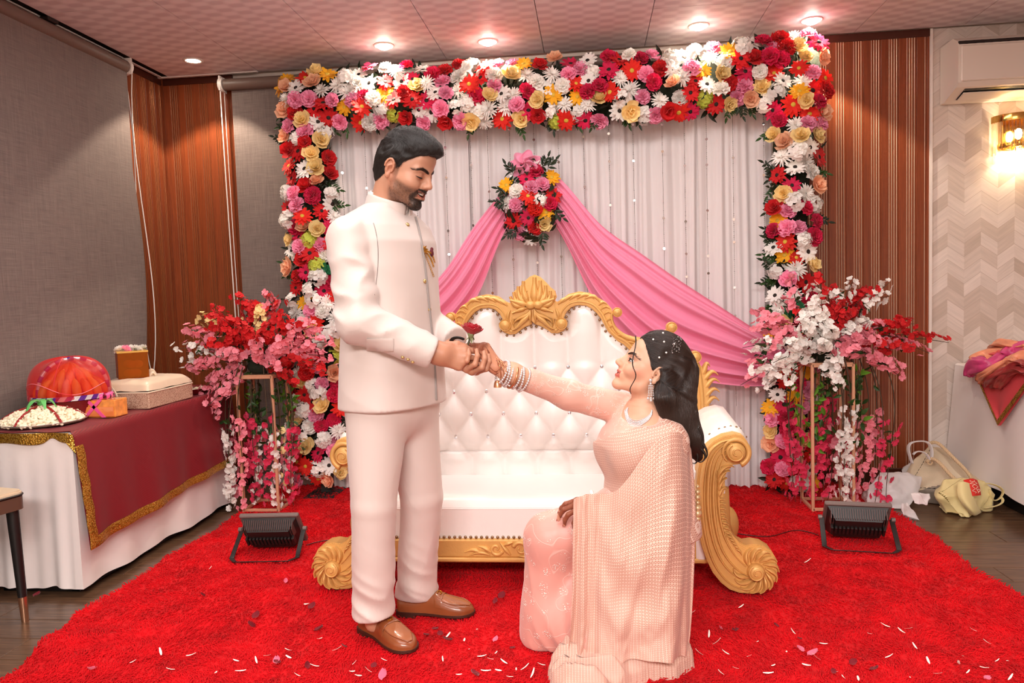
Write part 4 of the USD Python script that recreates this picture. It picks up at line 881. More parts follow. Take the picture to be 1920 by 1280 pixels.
# long leaves over the arches
for i, (a, b, c) in enumerate([((1047, 570), (1056, 562), (1070, 556)), ((1056, 566), (1070, 555), (1086, 553)), ((1068, 562), (1084, 552), (1100, 555)), ((1082, 560), (1098, 552), (1114, 561)), ((1096, 560), (1112, 555), (1127, 570)), ((1042, 578), (1047, 590), (1044, 604)), ((1030, 582), (1038, 598), (1036, 614)), ((1048, 612), (1042, 618), (1030, 614))]):
    carv('leaf_carving', [a, b, c], 7.5, 0.014, 12)
for a, b, c in [((1122, 572), (1130, 566), (1138, 570)), ((1126, 580), (1135, 574), (1144, 579)), ((1131, 590), (1139, 584), (1147, 588)), ((1136, 602), (1143, 597), (1149, 600)), ((1141, 614), (1148, 609), (1154, 613)), ((1156, 628), (1164, 626), (1172, 632)), ((1172, 640), (1184, 640), (1196, 650)), ((1190, 650), (1204, 652), (1216, 664)), ((1212, 664), (1228, 668), (1240, 682)), ((1238, 682), (1254, 690), (1264, 704))]:
    carv('leaf_carving', [a, b, c], 6.5, 0.014, 12)
# feathered leaves on the sides
for x0_, y0_, x1_, y1_ in [(1312, 694, 1330, 682), (1315, 706, 1345, 698), (1316, 722, 1348, 712), (1317, 738, 1348, 730), (1317, 754, 1347, 746), (1317, 770, 1346, 763), (1316, 786, 1343, 780)]:
    a = bk([(x0_ - 6, y0_ + 10), (x0_ + 6, y0_ + 1), ((x0_ + x1_) / 2 + 4, y1_ - 2), (x1_, y1_ + 4)]); 
    for q in (a, mir(a, SCX)): sofa.part('feather_leaf', ridge(q, SYB - 0.012, 12 * sc, 0.02, 14, root=0.3), M_gold, 50)
# crest: shell of petals, bow and tails
crest_o = [(960, 600), (968, 566), (963, 556), (966, 545), (975, 538), (984, 528), (994, 519), (1003.5, 515), (1013, 519), (1023, 528), (1032, 538), (1041, 545), (1044, 556), (1039, 566), (1047, 600), (1020, 592), (1003.5, 606), (987, 592)]
sofa.part('crest_panel', extrude(bk(crest_o), yF - 0.012, yF + 0.05, 0.008), M_gold, 35)
yF -= 0.014
for pts, w in [([(1003.5, 572), (1003.5, 548), (1003.5, 520)], 16), ([(1006, 572), (1013, 552), (1014, 526)], 13), ([(1009, 572), (1022, 556), (1024, 535)], 13), ([(1012, 572), (1030, 561), (1033, 545)], 12), ([(1014, 574), (1034, 567), (1040, 553)], 11),
               ([(1006, 566), (1010, 556), (1009, 544)], 6), ([(1010, 568), (1017, 560), (1018, 548)], 6), ([(1014, 570), (1024, 563), (1027, 553)], 6)]:
    carv('crest_petal', pts, w, 0.02, 14, both_sides=pts[1][0] != 1003.5, root=0.4, closed_tip=0.5)
yF -= 0.006
carv('bow', [(1006, 572), (1016, 568), (1030, 563), (1040, 560)], 12, 0.02, 14, root=0.2, closed_tip=0.5); carv('bow', [(1008, 576), (1020, 578), (1032, 582), (1038, 584)], 9, 0.016, 14, root=0.2, closed_tip=0.4)
carv('tail_leaf', [(1004, 582), (1010, 592), (1020, 600), (1030, 610), (1040, 616)], 10, 0.018, 16); carv('tail_leaf', [(1004, 580), (1014, 590), (1028, 596), (1036, 604)], 8, 0.016, 16); carv('tail_leaf', [(1003.5, 580), (1005, 592), (1005, 604)], 7, 0.016, 12)
for s in (-1, 1): q = bk([(1003.5 + s * 7, 571)])[0]; sofa.part('bow_knot', ball((q[0], yF - 0.008, q[1]), (9 * sc, 0.018, 7.5 * sc), 2), M_gold, True)
yF += 0.02
# ---- arms: carved S fronts with leather rolls behind
cr = lambda u, v: (1270 + u / 2.724, 680 + v / 2.724)
S_out = [(110, 600), (122, 540), (150, 496), (190, 458), (240, 432), (300, 420), (342, 430), (366, 466), (378, 510), (370, 548), (342, 570), (310, 576), (288, 578), (276, 594), (258, 612), (248, 640), (247, 675), (250, 700), (238, 728), (240, 790), (248, 840), (262, 890), (286, 936), (318, 972), (352, 990), (395, 984), (442, 992), (486, 1018), (512, 1062), (518, 1112), (510, 1160), (490, 1196), (455, 1222), (420, 1233), (370, 1236), (320, 1232), (270, 1215), (225, 1180), (185, 1130), (155, 1070), (130, 1000), (112, 920), (102, 840), (98, 760), (101, 680)]
s2 = at(np.array([cr(*q) for q in S_out]), 1, SYF)[:, [0, 2]]; s2[:, 1] += 0.016 - s2[:, 1].min()
spx = 1 / (FPX / SYF) / 2.724
dz = 0.016 - at(np.array([cr(*q) for q in S_out]), 1, SYF)[:, 2].min()
def sp(pts): q = at(np.array([cr(*p) for p in pts]), 1, SYF)[:, [0, 2]]; q[:, 1] += dz; return q
for side in (0, 1):
    M2 = (lambda p: p) if side == 0 else (lambda p: mir(p, SCF))
    sofa.part('arm_front', extrude(M2(s2), SYF, SYF + 0.09, 0.014), M_gold, 40)
    for pts, w in [([(330, 455), (280, 445), (220, 460), (170, 500), (140, 570), (126, 680), (128, 800), (142, 920), (170, 1030), (215, 1120), (275, 1180), (350, 1205)], 24), ([(318, 470), (270, 462), (215, 490), (175, 550), (158, 650), (156, 780), (170, 900), (200, 1010), (250, 1095), (320, 1150), (380, 1165)], 24),
                   ([(255, 490), (222, 520), (196, 580), (184, 680), (186, 800), (200, 910), (232, 1010), (285, 1085), (345, 1130), (400, 1140)], 22), ([(248, 520), (226, 560), (212, 640), (210, 760), (222, 870), (250, 960), (300, 1040), (350, 1090)], 20)]:
        sofa.part('fluted_band', ridge(M2(sp(pts)), SYF + 0.004, w * spx, 0.02, 50, closed_tip=0.3, root=0.3), M_gold, 50)
    for k in range(13):      # ribs on the neck
        s = k / 12; cx_, cy_ = np.interp(s, [0, .3, .6, 1], [222, 232, 262, 318]), np.interp(s, [0, .3, .6, 1], [745, 830, 925, 1010]); ang = np.interp(s, [0, .5, 1], [0.15, 0.5, 0.95])
        sofa.part('neck_rib', ridge(M2(sp([(cx_ - 20, cy_ + 8 - 24 * math.sin(ang)), (cx_, cy_), (cx_ + 26 * math.cos(ang) - 4, cy_ + 26 * math.sin(ang))])), SYF + 0.002, 15 * spx, 0.016, 8, root=0.2, closed_tip=0.4), M_gold, 50)
    for pts in [[(290, 585), (250, 580), (215, 610), (205, 650)], [(270, 605), (240, 610), (215, 645), (208, 690)], [(255, 640), (235, 650), (215, 680), (210, 720)], [(250, 690), (232, 690), (214, 715), (212, 745)]]:
        sofa.part('leaf_carving', ridge(M2(sp(pts[::-1])), SYF + 0.002, 24 * spx, 0.022, 14, root=0.3), M_gold, 50)
    for k in range(12):      # whorl of the foot
        a0 = -2.6 + k * 0.46; rr = [48, 75, 100, 116]; tw = [0, 0.28, 0.48, 0.8]
        pts = [(402 + r * math.cos(a0 + t_), 1112 + r * math.sin(a0 + t_)) for r, t_ in zip(rr, tw)]
        sofa.part('whorl_rib', ridge(M2(sp(pts)), SYF + 0.003, 26 * spx, 0.022, 14, root=0.5, closed_tip=0.3), M_gold, 50)
    for (cx_, cy_), r in (((296, 508), 50), ((400, 1116), 44)):
        a = M2(sp([(cx_, cy_)]))[0]; R = r * spx
        m = lathe([(0.001, 0.03), (R * .5, 0.03), (R * 0.8, 0.026), (R * 0.95, 0.018), (R, 0.006), (R, -0.02)], 28); sofa.part('volute', (m[0] @ rotm(PI / 2, 0, 0).T + [a[0], SYF, a[1]], m[1]), M_gold, 50)
        th = np.linspace(0, 9.0, 60); rad = R * (0.95 - 0.085 * th); sg = -1 if side else 1
        sofa.part('spiral', tube(np.stack([a[0] + sg * rad * np.cos(th + 2), 0 * th + SYF - 0.03, a[1] + rad * np.sin(th + 2)], 1), 0.0035, 6), M_gold, True)
        th = np.linspace(0, 5.2, 40); rad = R * (1.35 - 0.03 * th)
        if cy_ < 600: sofa.part('spiral', tube(np.stack([a[0] + sg * rad * np.cos(th - 1.2), 0 * th + SYF - 0.004, a[1] + rad * np.sin(th - 1.2)], 1), np.linspace(0.012, 0.004, 40), 8), M_gold, True)
    # leather roll
    top = sp([(108, 760), (108, 640), (120, 545), (150, 490), (190, 448), (240, 420), (300, 406), (350, 418), (380, 460), (392, 510), (380, 560), (340, 590), (300, 592), (272, 610), (262, 660), (262, 760)])
    P2 = M2(top); n = 14; R = np.zeros((n, len(P2), 3)); cz = P2.mean(0)
    for i in range(n):
        s = i / (n - 1); k = 1.0 if 0 < i < n - 1 else 0.93
        k2 = 1 + 0.012 * math.sin(PI * s * 6) ** 2
        R[i, :, 0] = cz[0] + (P2[:, 0] - cz[0]) * k * k2; R[i, :, 2] = cz[1] + (P2[:, 1] - cz[1]) * k * k2 + 0.03 * s; R[i, :, 1] = SYF + 0.07 + s * (SYB - SYF - 0.09)
    m = ringmesh(R); sofa.part('arm_roll', m if side == 1 else (m[0], m[1][:, ::-1]), M_leather, 50)
    for i in range(9):
        q = M2(sp([[(150, 486), (190, 446), (240, 418), (300, 404), (350, 416), (381, 460), (120, 540), (270, 410), (330, 408)][i]]))[0]
        sofa.part('nail_head', ball((q[0], SYF + 0.105, q[1]), (0.005, 0.005, 0.005), 1), M_nail, True)
    inn = M2(sp([(104, 800), (104, 1120)])); x_in = inn[0][0]
    sofa.part('arm_side', box(min(x_in, x_in + (0.04 if side == 0 else -0.04)), max(x_in, x_in + (0.04 if side == 0 else -0.04)), SYF + 0.05, SYB, 0.12, 0.47, 0.01), M_leather, False)
    q = bk([(1373, 988)], 3.22)[0]; q = q if side == 0 else mir(np.array([q]), SCX)[0]
    sofa.part('rear_scroll', ball((q[0] - (0.02 if side == 0 else -0.02), 3.26, q[1]), (0.055, 0.05, 0.085), 2), M_gold, True)
    for y_ in (3.2,): sofa.part('rear_leg', tube([(q[0] - (0.05 if side == 0 else -0.05), y_, 0.3), (q[0] - (0.04 if side == 0 else -0.04), y_, 0.14), (q[0], y_ + 0.02, 0.014)], [0.035, 0.03, 0.025], 12), M_gold, True)
sx0, sx1 = SCF - 0.665, SCF + 0.665
def cushion(x0, x1, y0, y1, z0_, z1, puff):
    nx_, ny_ = 60, 30; u, v = np.meshgrid(np.linspace(-1, 1, nx_), np.linspace(-1, 1, ny_), indexing='ij'); ed = (1 - np.abs(u) ** 14) * (1 - np.abs(v) ** 14)
    X = (x0 + x1) / 2 + u * (x1 - x0) / 2; Yy = (y0 + y1) / 2 + v * (y1 - y0) / 2; Zt = z1 - 0.035 * (1 - ed ** 0.5) + puff * (1 - u ** 2) * (1 - v ** 2)
    a = gridmesh(np.stack([X, Yy, Zt], -1)); return cat([(a[0], a[1]), box(x0 + 0.002, x1 - 0.002, y0 + 0.002, y1 - 0.002, z0_, z1 - 0.03)])
sofa.part('seat', cushion(sx0, sx1, SYF + 0.075, SYB - 0.0, 0.2, seat_top, 0.006), M_leather, 40)
sofa.part('seat_rail', cat([box(sx0, sx1, SYF + 0.06, SYF + 0.11, 0.128, 0.2, 0.006), box(sx0, sx1, SYF + 0.05, SYF + 0.11, 0.112, 0.13, 0.005), box(sx0, sx1, SYB - 0.04, SYB + 0.02, 0.112, 0.2)]), M_gold, 30)
for k in range(60):
    x = sx0 + 0.04 + k * (sx1 - sx0 - 0.08) / 59; sofa.part('nail_head', ball((x, SYF + 0.068, 0.207), (0.006, 0.006, 0.006), 1), M_nail, True)
yR = SYF + 0.06
for sg in (-1, 1):          # acanthus scrolls on the rail
    X_ = lambda u: SCF - 0.02 + sg * u
    th = np.linspace(0.3, 7.2, 50)
    for c, r0, fl in ((0.05, 0.030, 1), (0.145, 0.026, -1)):
        rad = r0 * (1 - 0.11 * th); sofa.part('rail_scroll', tube(np.stack([X_(c + rad * np.cos(th) * fl), 0 * th + yR, 0.163 + rad * np.sin(th) * fl], 1), np.linspace(0.009, 0.004, 50), 8), M_gold, True)
    for a, b, c in [((0.09, 0.14), (0.11, 0.165), (0.13, 0.192)), ((0.17, 0.14), (0.2, 0.15), (0.25, 0.138)), ((0.165, 0.15), (0.19, 0.168), (0.215, 0.175)), ((0.0, 0.14), (0.02, 0.135), (0.06, 0.138)), ((0.2, 0.145), (0.23, 0.16), (0.27, 0.15)), ((0.08, 0.19), (0.1, 0.185), (0.12, 0.175))]:
        sofa.part('rail_leaf', ridge(np.array([(X_(a[0]), a[1]), (X_(b[0]), b[1]), (X_(c[0]), c[1])]), yR + 0.002, 0.018, 0.014, 12), M_gold, 50)
# ================================================================ gift table at the left
M_cloth = plain('white_tablecloth', lin(226, 216, 212), 0.75, bump=0.15, bscale=25)
M_black = plain('black_paint', lin(16, 14, 14), 0.4)
M_gold_trim = mat('gold_trim', {'tc': ('texture_coordinate', {}), 'v': ('voronoi_texture', {'scale': 160.0}), 'r': ('rgb_ramp', {'ramp': [(0.0, lin(236, 204, 110)), (0.5, lin(190, 142, 50)), (1.0, lin(120, 76, 24))]}), 'b': ('bump', {'strength': 0.7, 'distance': 0.003}), 'p': ('principled_bsdf', {'roughness': 0.28, 'metallic': 0.75})},
    [('tc.object', 'v.vector'), ('v.distance', 'r.fac'), ('r.color', 'p.base_color'), ('v.distance', 'b.height'), ('b.normal', 'p.normal')])
def silk(name, a, b, rough=0.5, sc=340.0):
    return mat(name, {'tc': ('texture_coordinate', {}), 'mp': ('mapping', {'rotation': (0.6, 0.7, 0.5)}), 'w': ('wave_texture', {'scale': sc / 6.28, 'distortion': 1.5, 'detail': 1.0}), 'r': ('rgb_ramp', {'ramp': [(0.2, a), (0.8, b)]}), 'bb': ('bump', {'strength': 0.25, 'distance': 0.001}), 'p': ('principled_bsdf', {'roughness': rough, 'sheen_weight': 0.05})},
        [('tc.object', 'mp.vector'), ('mp.vector', 'w.vector'), ('w.fac', 'r.fac'), ('r.color', 'p.base_color'), ('w.fac', 'bb.height'), ('bb.normal', 'p.normal')])
M_maroon = silk('maroon_silk', lin(104, 0, 12), lin(126, 6, 22), 0.5, 900.0)
TX0, TX1, TY0, TY1, TZ = -2.455, -2.055, 2.725, 4.0, 0.655
def table(label, x0, x1, y0, y1, z, gap):
    t = Thing('table', label, 'table', None, ((x0 + x1) / 2, (y0 + y1) / 2, 0))
    t.part('tabletop', box(x0 + 0.01, x1 - 0.01, y0 + 0.01, y1 - 0.01, z - 0.03, z, 0.004), M_black, False)
    for x in (x0 + 0.05, x1 - 0.05):
        for y in (y0 + 0.05, y1 - 0.05): t.part('leg', box(x - 0.02, x + 0.02, y - 0.02, y + 0.02, 0.0, z - 0.03, 0.003), M_black, False)
    t.part('dark_skirt', box(x0 + 0.03, x1 - 0.03, y0 + 0.03, y1 - 0.03, 0.0, z - 0.035, 0.004), M_black, False)
def tablecloth(label, x0, x1, y0, y1, z, zb, seed, flare=0.012, group=None):
    # rounded rectangle swept down from the top to a gently waving hem
    n = 60; per = []
    for (a, b) in (((x0, y0), (x1, y0)), ((x1, y0), (x1, y1)), ((x1, y1), (x0, y1)), ((x0, y1), (x0, y0))):
        per += [(a[0] + (b[0] - a[0]) * s, a[1] + (b[1] - a[1]) * s) for s in np.linspace(0, 1, n, endpoint=False)]
    per = np.array(per); cen = per.mean(0); r = np.random.default_rng(seed); ph = r.uniform(0, 6, 4); th = np.arange(len(per))
    rings = []
    for s, zz in [(-0.9, z + 0.004), (-0.04, z + 0.004), (-0.012, z + 0.004), (0.0, z - 0.004)] + [(q, z - 0.01 - (z - 0.01 - zb) * q) for q in np.linspace(0.05, 1, 16)]:
        if s < 0: P = cen + (per - cen) * (1 + s * (1 if s < -0.5 else 0.35)); rings.append(np.c_[P, np.full(len(P), zz)]); continue
        w = flare * s + 0.012 * s * np.sin(th * 0.21 + ph[0]) * np.sin(th * 0.05 + ph[1]) + 0.006 * s * np.sin(th * 0.55 + ph[2])
        d = per - cen; nx_ = np.where(np.isclose(per[:, 0], x1), 1, np.where(np.isclose(per[:, 0], x0), -1, 0)); ny_ = np.where(np.isclose(per[:, 1], y1), 1, np.where(np.isclose(per[:, 1], y0), -1, 0))
        rings.append(np.c_[per[:, 0] + nx_ * (0.006 + w), per[:, 1] + ny_ * (0.006 + w), np.full(len(per), zz) + (0.004 * np.sin(th * 0.3 + ph[3]) if s == 1 else 0)])
    t = Thing('tablecloth', label, 'tablecloth', group, (cen[0], cen[1], z))
    v, f = ringmesh(np.array(rings), cap=False); v = np.vstack([v, [[cen[0], cen[1], z + 0.004]]]); m = len(per); jj = np.arange(m)
    f = np.vstack([f, np.stack([np.full(m, len(v) - 1), (jj + 1) % m, jj], 1)])
    t.part('cloth', (v, f), M_cloth, 40)
    return t
table('dark table hidden beneath the gifts and white cloth at the left', TX0, TX1, TY0, TY1, TZ, 0)
tablecloth('white tablecloth under the maroon runner on the gift table', TX0, TX1, TY0, TY1, TZ, 0.035, 4)
rn = Thing('table_runner', 'maroon silk runner with gold border draped over the gift table', 'table runner', None, (-2.3, 3.3, TZ))
zt = TZ + 0.008
u, s = np.meshgrid(np.linspace(0, 1, 90), np.linspace(0, 1, 40), indexing='ij')
def side_pt(u, s):
    y = TY0 - 0.012 + u * (TY1 - TY0 + 0.02) + 0.0 * s; drop = (0.47 - 0.085 * u) * s
    x = TX1 + 0.018 + 0.038 * s + 0.010 * s * np.sin(16 * u + 2 * s) + 0.006 * s * np.sin(39 * u); z = zt - drop
    x = x - np.clip(1 - s / 0.04, 0, 1) * 0.012
    return np.stack([x, y - 0.01 * s * (1 - u), z], -1)
rn.part('side_fall', gridmesh(side_pt(u, s), 0.003), M_maroon, True)
a, b = np.meshgrid(np.linspace(TX0 + 0.02, TX1 + 0.006, 30), np.linspace(TY0 - 0.008, TY1, 50), indexing='ij')
rn.part('top_cloth', gridmesh(np.stack([a, b, zt + 0.0015 * np.sin(a * 40 + b * 17)], -1), 0.002), M_maroon, True)
u2, s2_ = np.meshgrid(np.linspace(0, 1, 90), np.linspace(0.91, 1.0, 4), indexing='ij'); P = side_pt(u2, s2_); P[..., 0] += 0.004; rn.part('gold_border', gridmesh(P, 0.003), M_gold_trim, True)
u2, s2_ = np.meshgrid(np.linspace(0.0, 0.033, 4), np.linspace(0.12, 1.0, 40), indexing='ij'); P = side_pt(u2, s2_); P[..., 0] += 0.005; P[..., 1] -= 0.006 * np.sin(s2_ * 14) ** 2; rn.part('gold_border', gridmesh(P, 0.003), M_gold_trim, True)
a, b = np.meshgrid(np.linspace(TX0 + 0.02, TX1 + 0.004, 50), np.linspace(0, 1, 5), indexing='ij')
lift = np.exp(-((a - TX1 + 0.075) / 0.03) ** 2) * 0.5
rn.part('gold_border', gridmesh(np.stack([a, TY0 - 0.016 - 0.006 * np.sin(a * 30), zt - 0.003 - b * 0.042 * (1 - lift * b) - 0.004 * b * np.sin(a * 25)], -1), 0.003), M_gold_trim, True)
a, b = np.meshgrid(np.linspace(0, 1, 6), np.linspace(0, 1, 14), indexing='ij')
rn.part('gold_border', gridmesh(np.stack([TX1 - 0.025 + 0.04 * a + 0.012 * b, TY0 - 0.018 + 0.012 * a, zt - 0.01 - 0.09 * b * (0.35 + 0.65 * a)], -1), 0.003), M_gold_trim, True)
TT = zt + 0.003
# fruit basket under red net
M_wick = plain('basket_red', lin(120, 14, 18), 0.5, bump=0.4, bscale=120); M_orange = plain('papaya_orange', lin(232, 120, 30), 0.45, vary=0.15, noise=0.2, nscale=14); M_fruit2 = plain('papaya_yellow', lin(236, 158, 50), 0.45, vary=0.15, noise=0.2, nscale=14)
M_net = cloth('red_net', lin(228, 16, 22), sheer=0.42, trans=0.3, rough=0.4); M_purple = plain('ribbon_purple', lin(88, 36, 130), 0.3); M_silver = plain('ribbon_silver', lin(214, 208, 214), 0.3, metallic=0.3); M_pinkth = plain('pink_thread', lin(238, 110, 120), 0.5)
bx, by, bR = -2.325, 3.10, 0.155
t = Thing('fruit_basket', 'red basket of orange fruit wrapped in red net with striped handle', 'fruit basket', None, (bx, by, TT))
t.part('basket', lathe([(0.001, TT), (bR * 0.8, TT), (bR * 0.9, TT + 0.05), (bR * 1.02, TT + 0.096), (bR * 1.05, TT + 0.1), (bR * 1.0, TT + 0.102), (bR * 0.85, TT + 0.07), (0.001, TT + 0.065)], 40, (bx, by, 0)), M_wick, 40)
TB = TT + 0.034
for k in range(40):
    a0 = 2 * PI * k / 40; a1 = a0 + 2 * PI / 40; tw = 0.08
    P = np.array([[[bx + (bR * 1.058) * math.cos(a + tw * q), by + bR * 1.058 * math.sin(a + tw * q), TB + 0.05 + 0.02 * q] for q in (0, 1)] for a in (a0, (a0 + a1) / 2, a1)])
    t.part('rim_stripe', gridmesh(P, 0.003), M_purple if k % 2 else M_silver, False)
rr_ = np.random.default_rng(8)
for ring, (n_, rad, hh, L) in enumerate([(17, 0.132, 0.052, 0.115), (12, 0.088, 0.085, 0.125), (6, 0.042, 0.12, 0.115)]):
    for k in range(n_):
        a = 2 * PI * (k + 0.3 * ring) / n_ + rr_.uniform(-.08, .08); d = np.array([math.cos(a), math.sin(a), 0]); p0 = np.array([bx, by, TB + hh - 0.01]) + d * rad; p1 = p0 + np.array([0, 0, L * 0.85]) - d * 0.045
        P = spline([p0, (p0 + p1) / 2 + d * 0.016, p1], 8); t.part('fruit', tube(P, [0.006, 0.016, 0.0185, 0.019, 0.0185, 0.017, 0.012, 0.004], 9), M_orange if k % 3 else M_fruit2, True)
th = np.linspace(0, PI, 36); hp = np.stack([bx + 0.03 - 0.14 * np.cos(th) * 0.65, by - 0.02 - 0.14 * np.cos(th) * 0.75, TB + 0.06 + 0.165 * np.sin(th) ** 0.8], -1)
t.part('handle', tube(hp, 0.0085, 8), M_silver, True)
for k in range(0, 34, 4): t.part('handle_stripe', tube(hp[k:k + 3], 0.0092, 8), M_purple, True)
th, s = np.meshgrid(np.linspace(0, 2 * PI, 80), np.linspace(0, 1, 24), indexing='ij'); rad = bR * 1.06 * np.sin(PI / 2 * np.clip(s, 0, 1)) ** 0.75 * (1 + 0.035 * np.sin(5 * th + 1) * s + 0.02 * np.sin(11 * th) * s); zz = TB + 0.055 + 0.175 * np.cos(PI / 2 * s) ** 0.62 + 0.006 * np.sin(7 * th)
t.part('net_cover', gridmesh(np.stack([bx + rad * np.cos(th), by + rad * np.sin(th), zz], -1)), M_net, True)
ph = np.linspace(PI, 2 * PI, 60); t.part('net_hem', tube(np.stack([bx + bR * 1.07 * np.cos(ph), by + bR * 1.07 * np.sin(ph), TB + 0.105 + 0.022 * np.sin(3.2 * ph) - 0.01 * np.cos(ph)], -1), 0.002, 6), M_pinkth, True)
t.part('net_hem', tube(spline([(bx + 0.01, by - 0.05, TB + 0.232), (bx + 0.03, by - 0.12, TB + 0.18), (bx + 0.035, by - 0.15, TB + 0.12)], 20), 0.0018, 6), M_pinkth, True)
# platter of nuts
M_nut = plain('almond_white', lin(238, 224, 196), 0.5, vary=0.1); M_plate = plain('platter_silver', lin(214, 206, 200), 0.2, metallic=0.7); M_green = cloth('bow_green', lin(110, 206, 110), trans=0.25, rough=0.4); M_braid = plain('braid_red', lin(150, 24, 24), 0.5)
px_, py_, pR = -2.315, 2.905, 0.165
t = Thing('nut_platter', 'round silver platter heaped with pale nuts under red braids and green bow', 'platter', None, (px_, py_, TT))
t.part('platter', lathe([(0.001, TT), (pR * 0.7, TT), (pR, TT + 0.013), (pR, TT + 0.016), (pR * .7, TT + 0.006), (0.001, TT + 0.005)], 48, (px_, py_, 0)), M_plate, 40)
dome = lambda r: TT + 0.008 + 0.062 * np.clip(1 - (r / (pR * 0.96)) ** 2, 0, 1) ** 0.8
nuts = []
for k in range(620):
    a, r = rr_.uniform(0, 2 * PI), pR * 0.95 * math.sqrt(rr_.random()); m = trimesh.creation.icosphere(1, 1.0)
    nuts.append(xf((np.array(m.vertices) * [0.0115, 0.0075, 0.006], m.faces), rotm(rr_.normal(0, .5), rr_.normal(0, .5), rr_.uniform(0, 6)), (px_ + r * math.cos(a), py_ + r * math.sin(a), float(dome(r)) + rr_.uniform(-.002, .003))))
for m in nuts[:290]: t.part('nut', m, M_nut, True)
t.part('nuts', cat(nuts[290:]), M_nut, True, kind='stuff')
t.part('nut_bed', lathe([(0.001, float(dome(0)) - 0.006)] + [(r, float(dome(r)) - 0.006) for r in np.linspace(0.02, pR * 0.95, 10)], 32, (px_, py_, 0)), M_nut, True)
for k in range(6):
    a = 2 * PI * k / 6 + 0.55; r = np.linspace(0.02, pR * 0.98, 22); P = np.stack([px_ + r * math.cos(a), py_ + r * math.sin(a), dome(r) + 0.008], -1)
    off = np.stack([-math.sin(a) * np.sin(r * 260), math.cos(a) * np.sin(r * 260), 0 * r], -1) * 0.0035
    t.part('braid', cat([tube(P + off, 0.0034, 6), tube(P - off, 0.0034, 6)]), M_braid, True)
for k in range(7):
    a = 2 * PI * k / 7 + 0.2; d = np.array([math.cos(a), math.sin(a), 0]); c0 = np.array([px_, py_, TT + 0.078]); L = 0.085 if k % 2 else 0.06
    q = np.linspace(0, 1, 10); ctr = c0 + d * (L * q)[:, None] + np.array([0, 0, 1]) * (0.03 * np.sin(PI * q) - 0.012 * q)[:, None]; w = np.array([-d[1], d[0], 0]) * 0.011
    t.part('bow_loop', gridmesh(np.stack([ctr - w * np.sin(PI * np.clip(q, .1, .85))[:, None], ctr + w * np.sin(PI * np.clip(q, .1, .85))[:, None]], 1), 0.0012), M_green, True)
t.part('bow_knot', ball((px_, py_, TT + 0.085), (0.018, 0.014, 0.012), 2), M_green, True)
# orange gift box with pink ribbon
M_obox = plain('orange_wrap', lin(236, 140, 60), 0.25, noise=0.35, nscale=30, coat_weight=0.6); M_rib = cloth('pink_ribbon', lin(246, 90, 160), trans=0.15, rough=0.35)
gx0, gx1, gy0, gy1, gh = -2.285, -2.075, 3.035, 3.125, 0.078
t = Thing('gift_box', 'orange wrapped gift box with crossed pink ribbon and bow', 'gift box', None, ((gx0 + gx1) / 2, (gy0 + gy1) / 2, TT))
t.part('carton', box(gx0, gx1, gy0, gy1, TT, TT + gh, 0.004), M_obox, False)
t.part('clear_wrap', box(gx0 + 0.006, gx1 - 0.006, gy0 - 0.0035, gy0 - 0.001, TT + 0.006, TT + gh * 0.62, 0.001), plain('wrap_shine', lin(230, 130, 70), 0.1, coat_weight=1.0), False)
gm = (gx0 + gx1) / 2 + 0.01
for sg in (-1, 1): t.part('ribbon', trimesh.convex.convex_hull(np.array([(gm + sg * (-0.045 + dx), gy0 - yy, TT + 0.002) for dx in (-0.01, 0.01) for yy in (0.004, 0.006)] + [(gm + sg * (0.03 + dx), gy0 - yy, TT + gh + 0.001) for dx in (-0.01, 0.01) for yy in (0.004, 0.006)])), M_rib, False)
t.part('ribbon', box(gm - 0.01, gm + 0.01, gy0, gy1, TT + gh, TT + gh + 0.002), M_rib, False)
for k in range(9):
    a = 2 * PI * k / 9 + 0.3; d = np.array([math.cos(a), math.sin(a) * .7, 0]); q = np.linspace(0, 1, 10); L = 0.05 + 0.02 * (k % 2)
    ctr = np.array([gm, (gy0 + gy1) / 2, TT + gh + 0.003]) + d * (L * np.sin(PI * q * 0.6))[:, None] + np.array([0, 0, 1]) * (0.022 * np.sin(PI * q))[:, None]; w = np.array([-d[1], d[0], 0.3]) * 0.009
    t.part('bow_loop', gridmesh(np.stack([ctr - w, ctr + w], 1), 0.001), M_rib, True)
# beige casket with a folded cloth on it
M_beige = mat('sequin_beige', {'tc': ('texture_coordinate', {}), 'v': ('voronoi_texture', {'scale': 220.0}), 'r': ('rgb_ramp', {'ramp': [(0.0, lin(244, 222, 200)), (0.45, lin(206, 172, 146)), (1.0, lin(150, 104, 84))]}), 'b': ('bump', {'strength': 0.5, 'distance': 0.002}), 'p': ('principled_bsdf', {'roughness': 0.35, 'metallic': 0.2})},
    [('tc.object', 'v.vector'), ('v.distance', 'r.fac'), ('r.color', 'p.base_color'), ('v.distance', 'b.height'), ('b.normal', 'p.normal')])
M_satin = plain('beige_satin', lin(222, 200, 172), 0.35, sheen_weight=0.3)
t = Thing('casket', 'pale beige sequinned casket with padded satin lid at the back of the table', 'casket', None, (-2.2, 3.45, TT), math.radians(2))
cx0, cx1, cy0, cy1 = -2.34, -2.065, 3.27, 3.66
t.part('casket_body', box(cx0, cx1, cy0, cy1, TT, TT + 0.075, 0.004), M_beige, False)
t.part('casket_rim', box(cx0 - 0.003, cx1 + 0.003, cy0 - 0.003, cy1 + 0.003, TT + 0.072, TT + 0.08, 0.003), M_satin, False)
u, v = np.meshgrid(np.linspace(-1, 1, 40), np.linspace(-1, 1, 44), indexing='ij'); ed = (1 - np.abs(u) ** 6) * (1 - np.abs(v) ** 6)
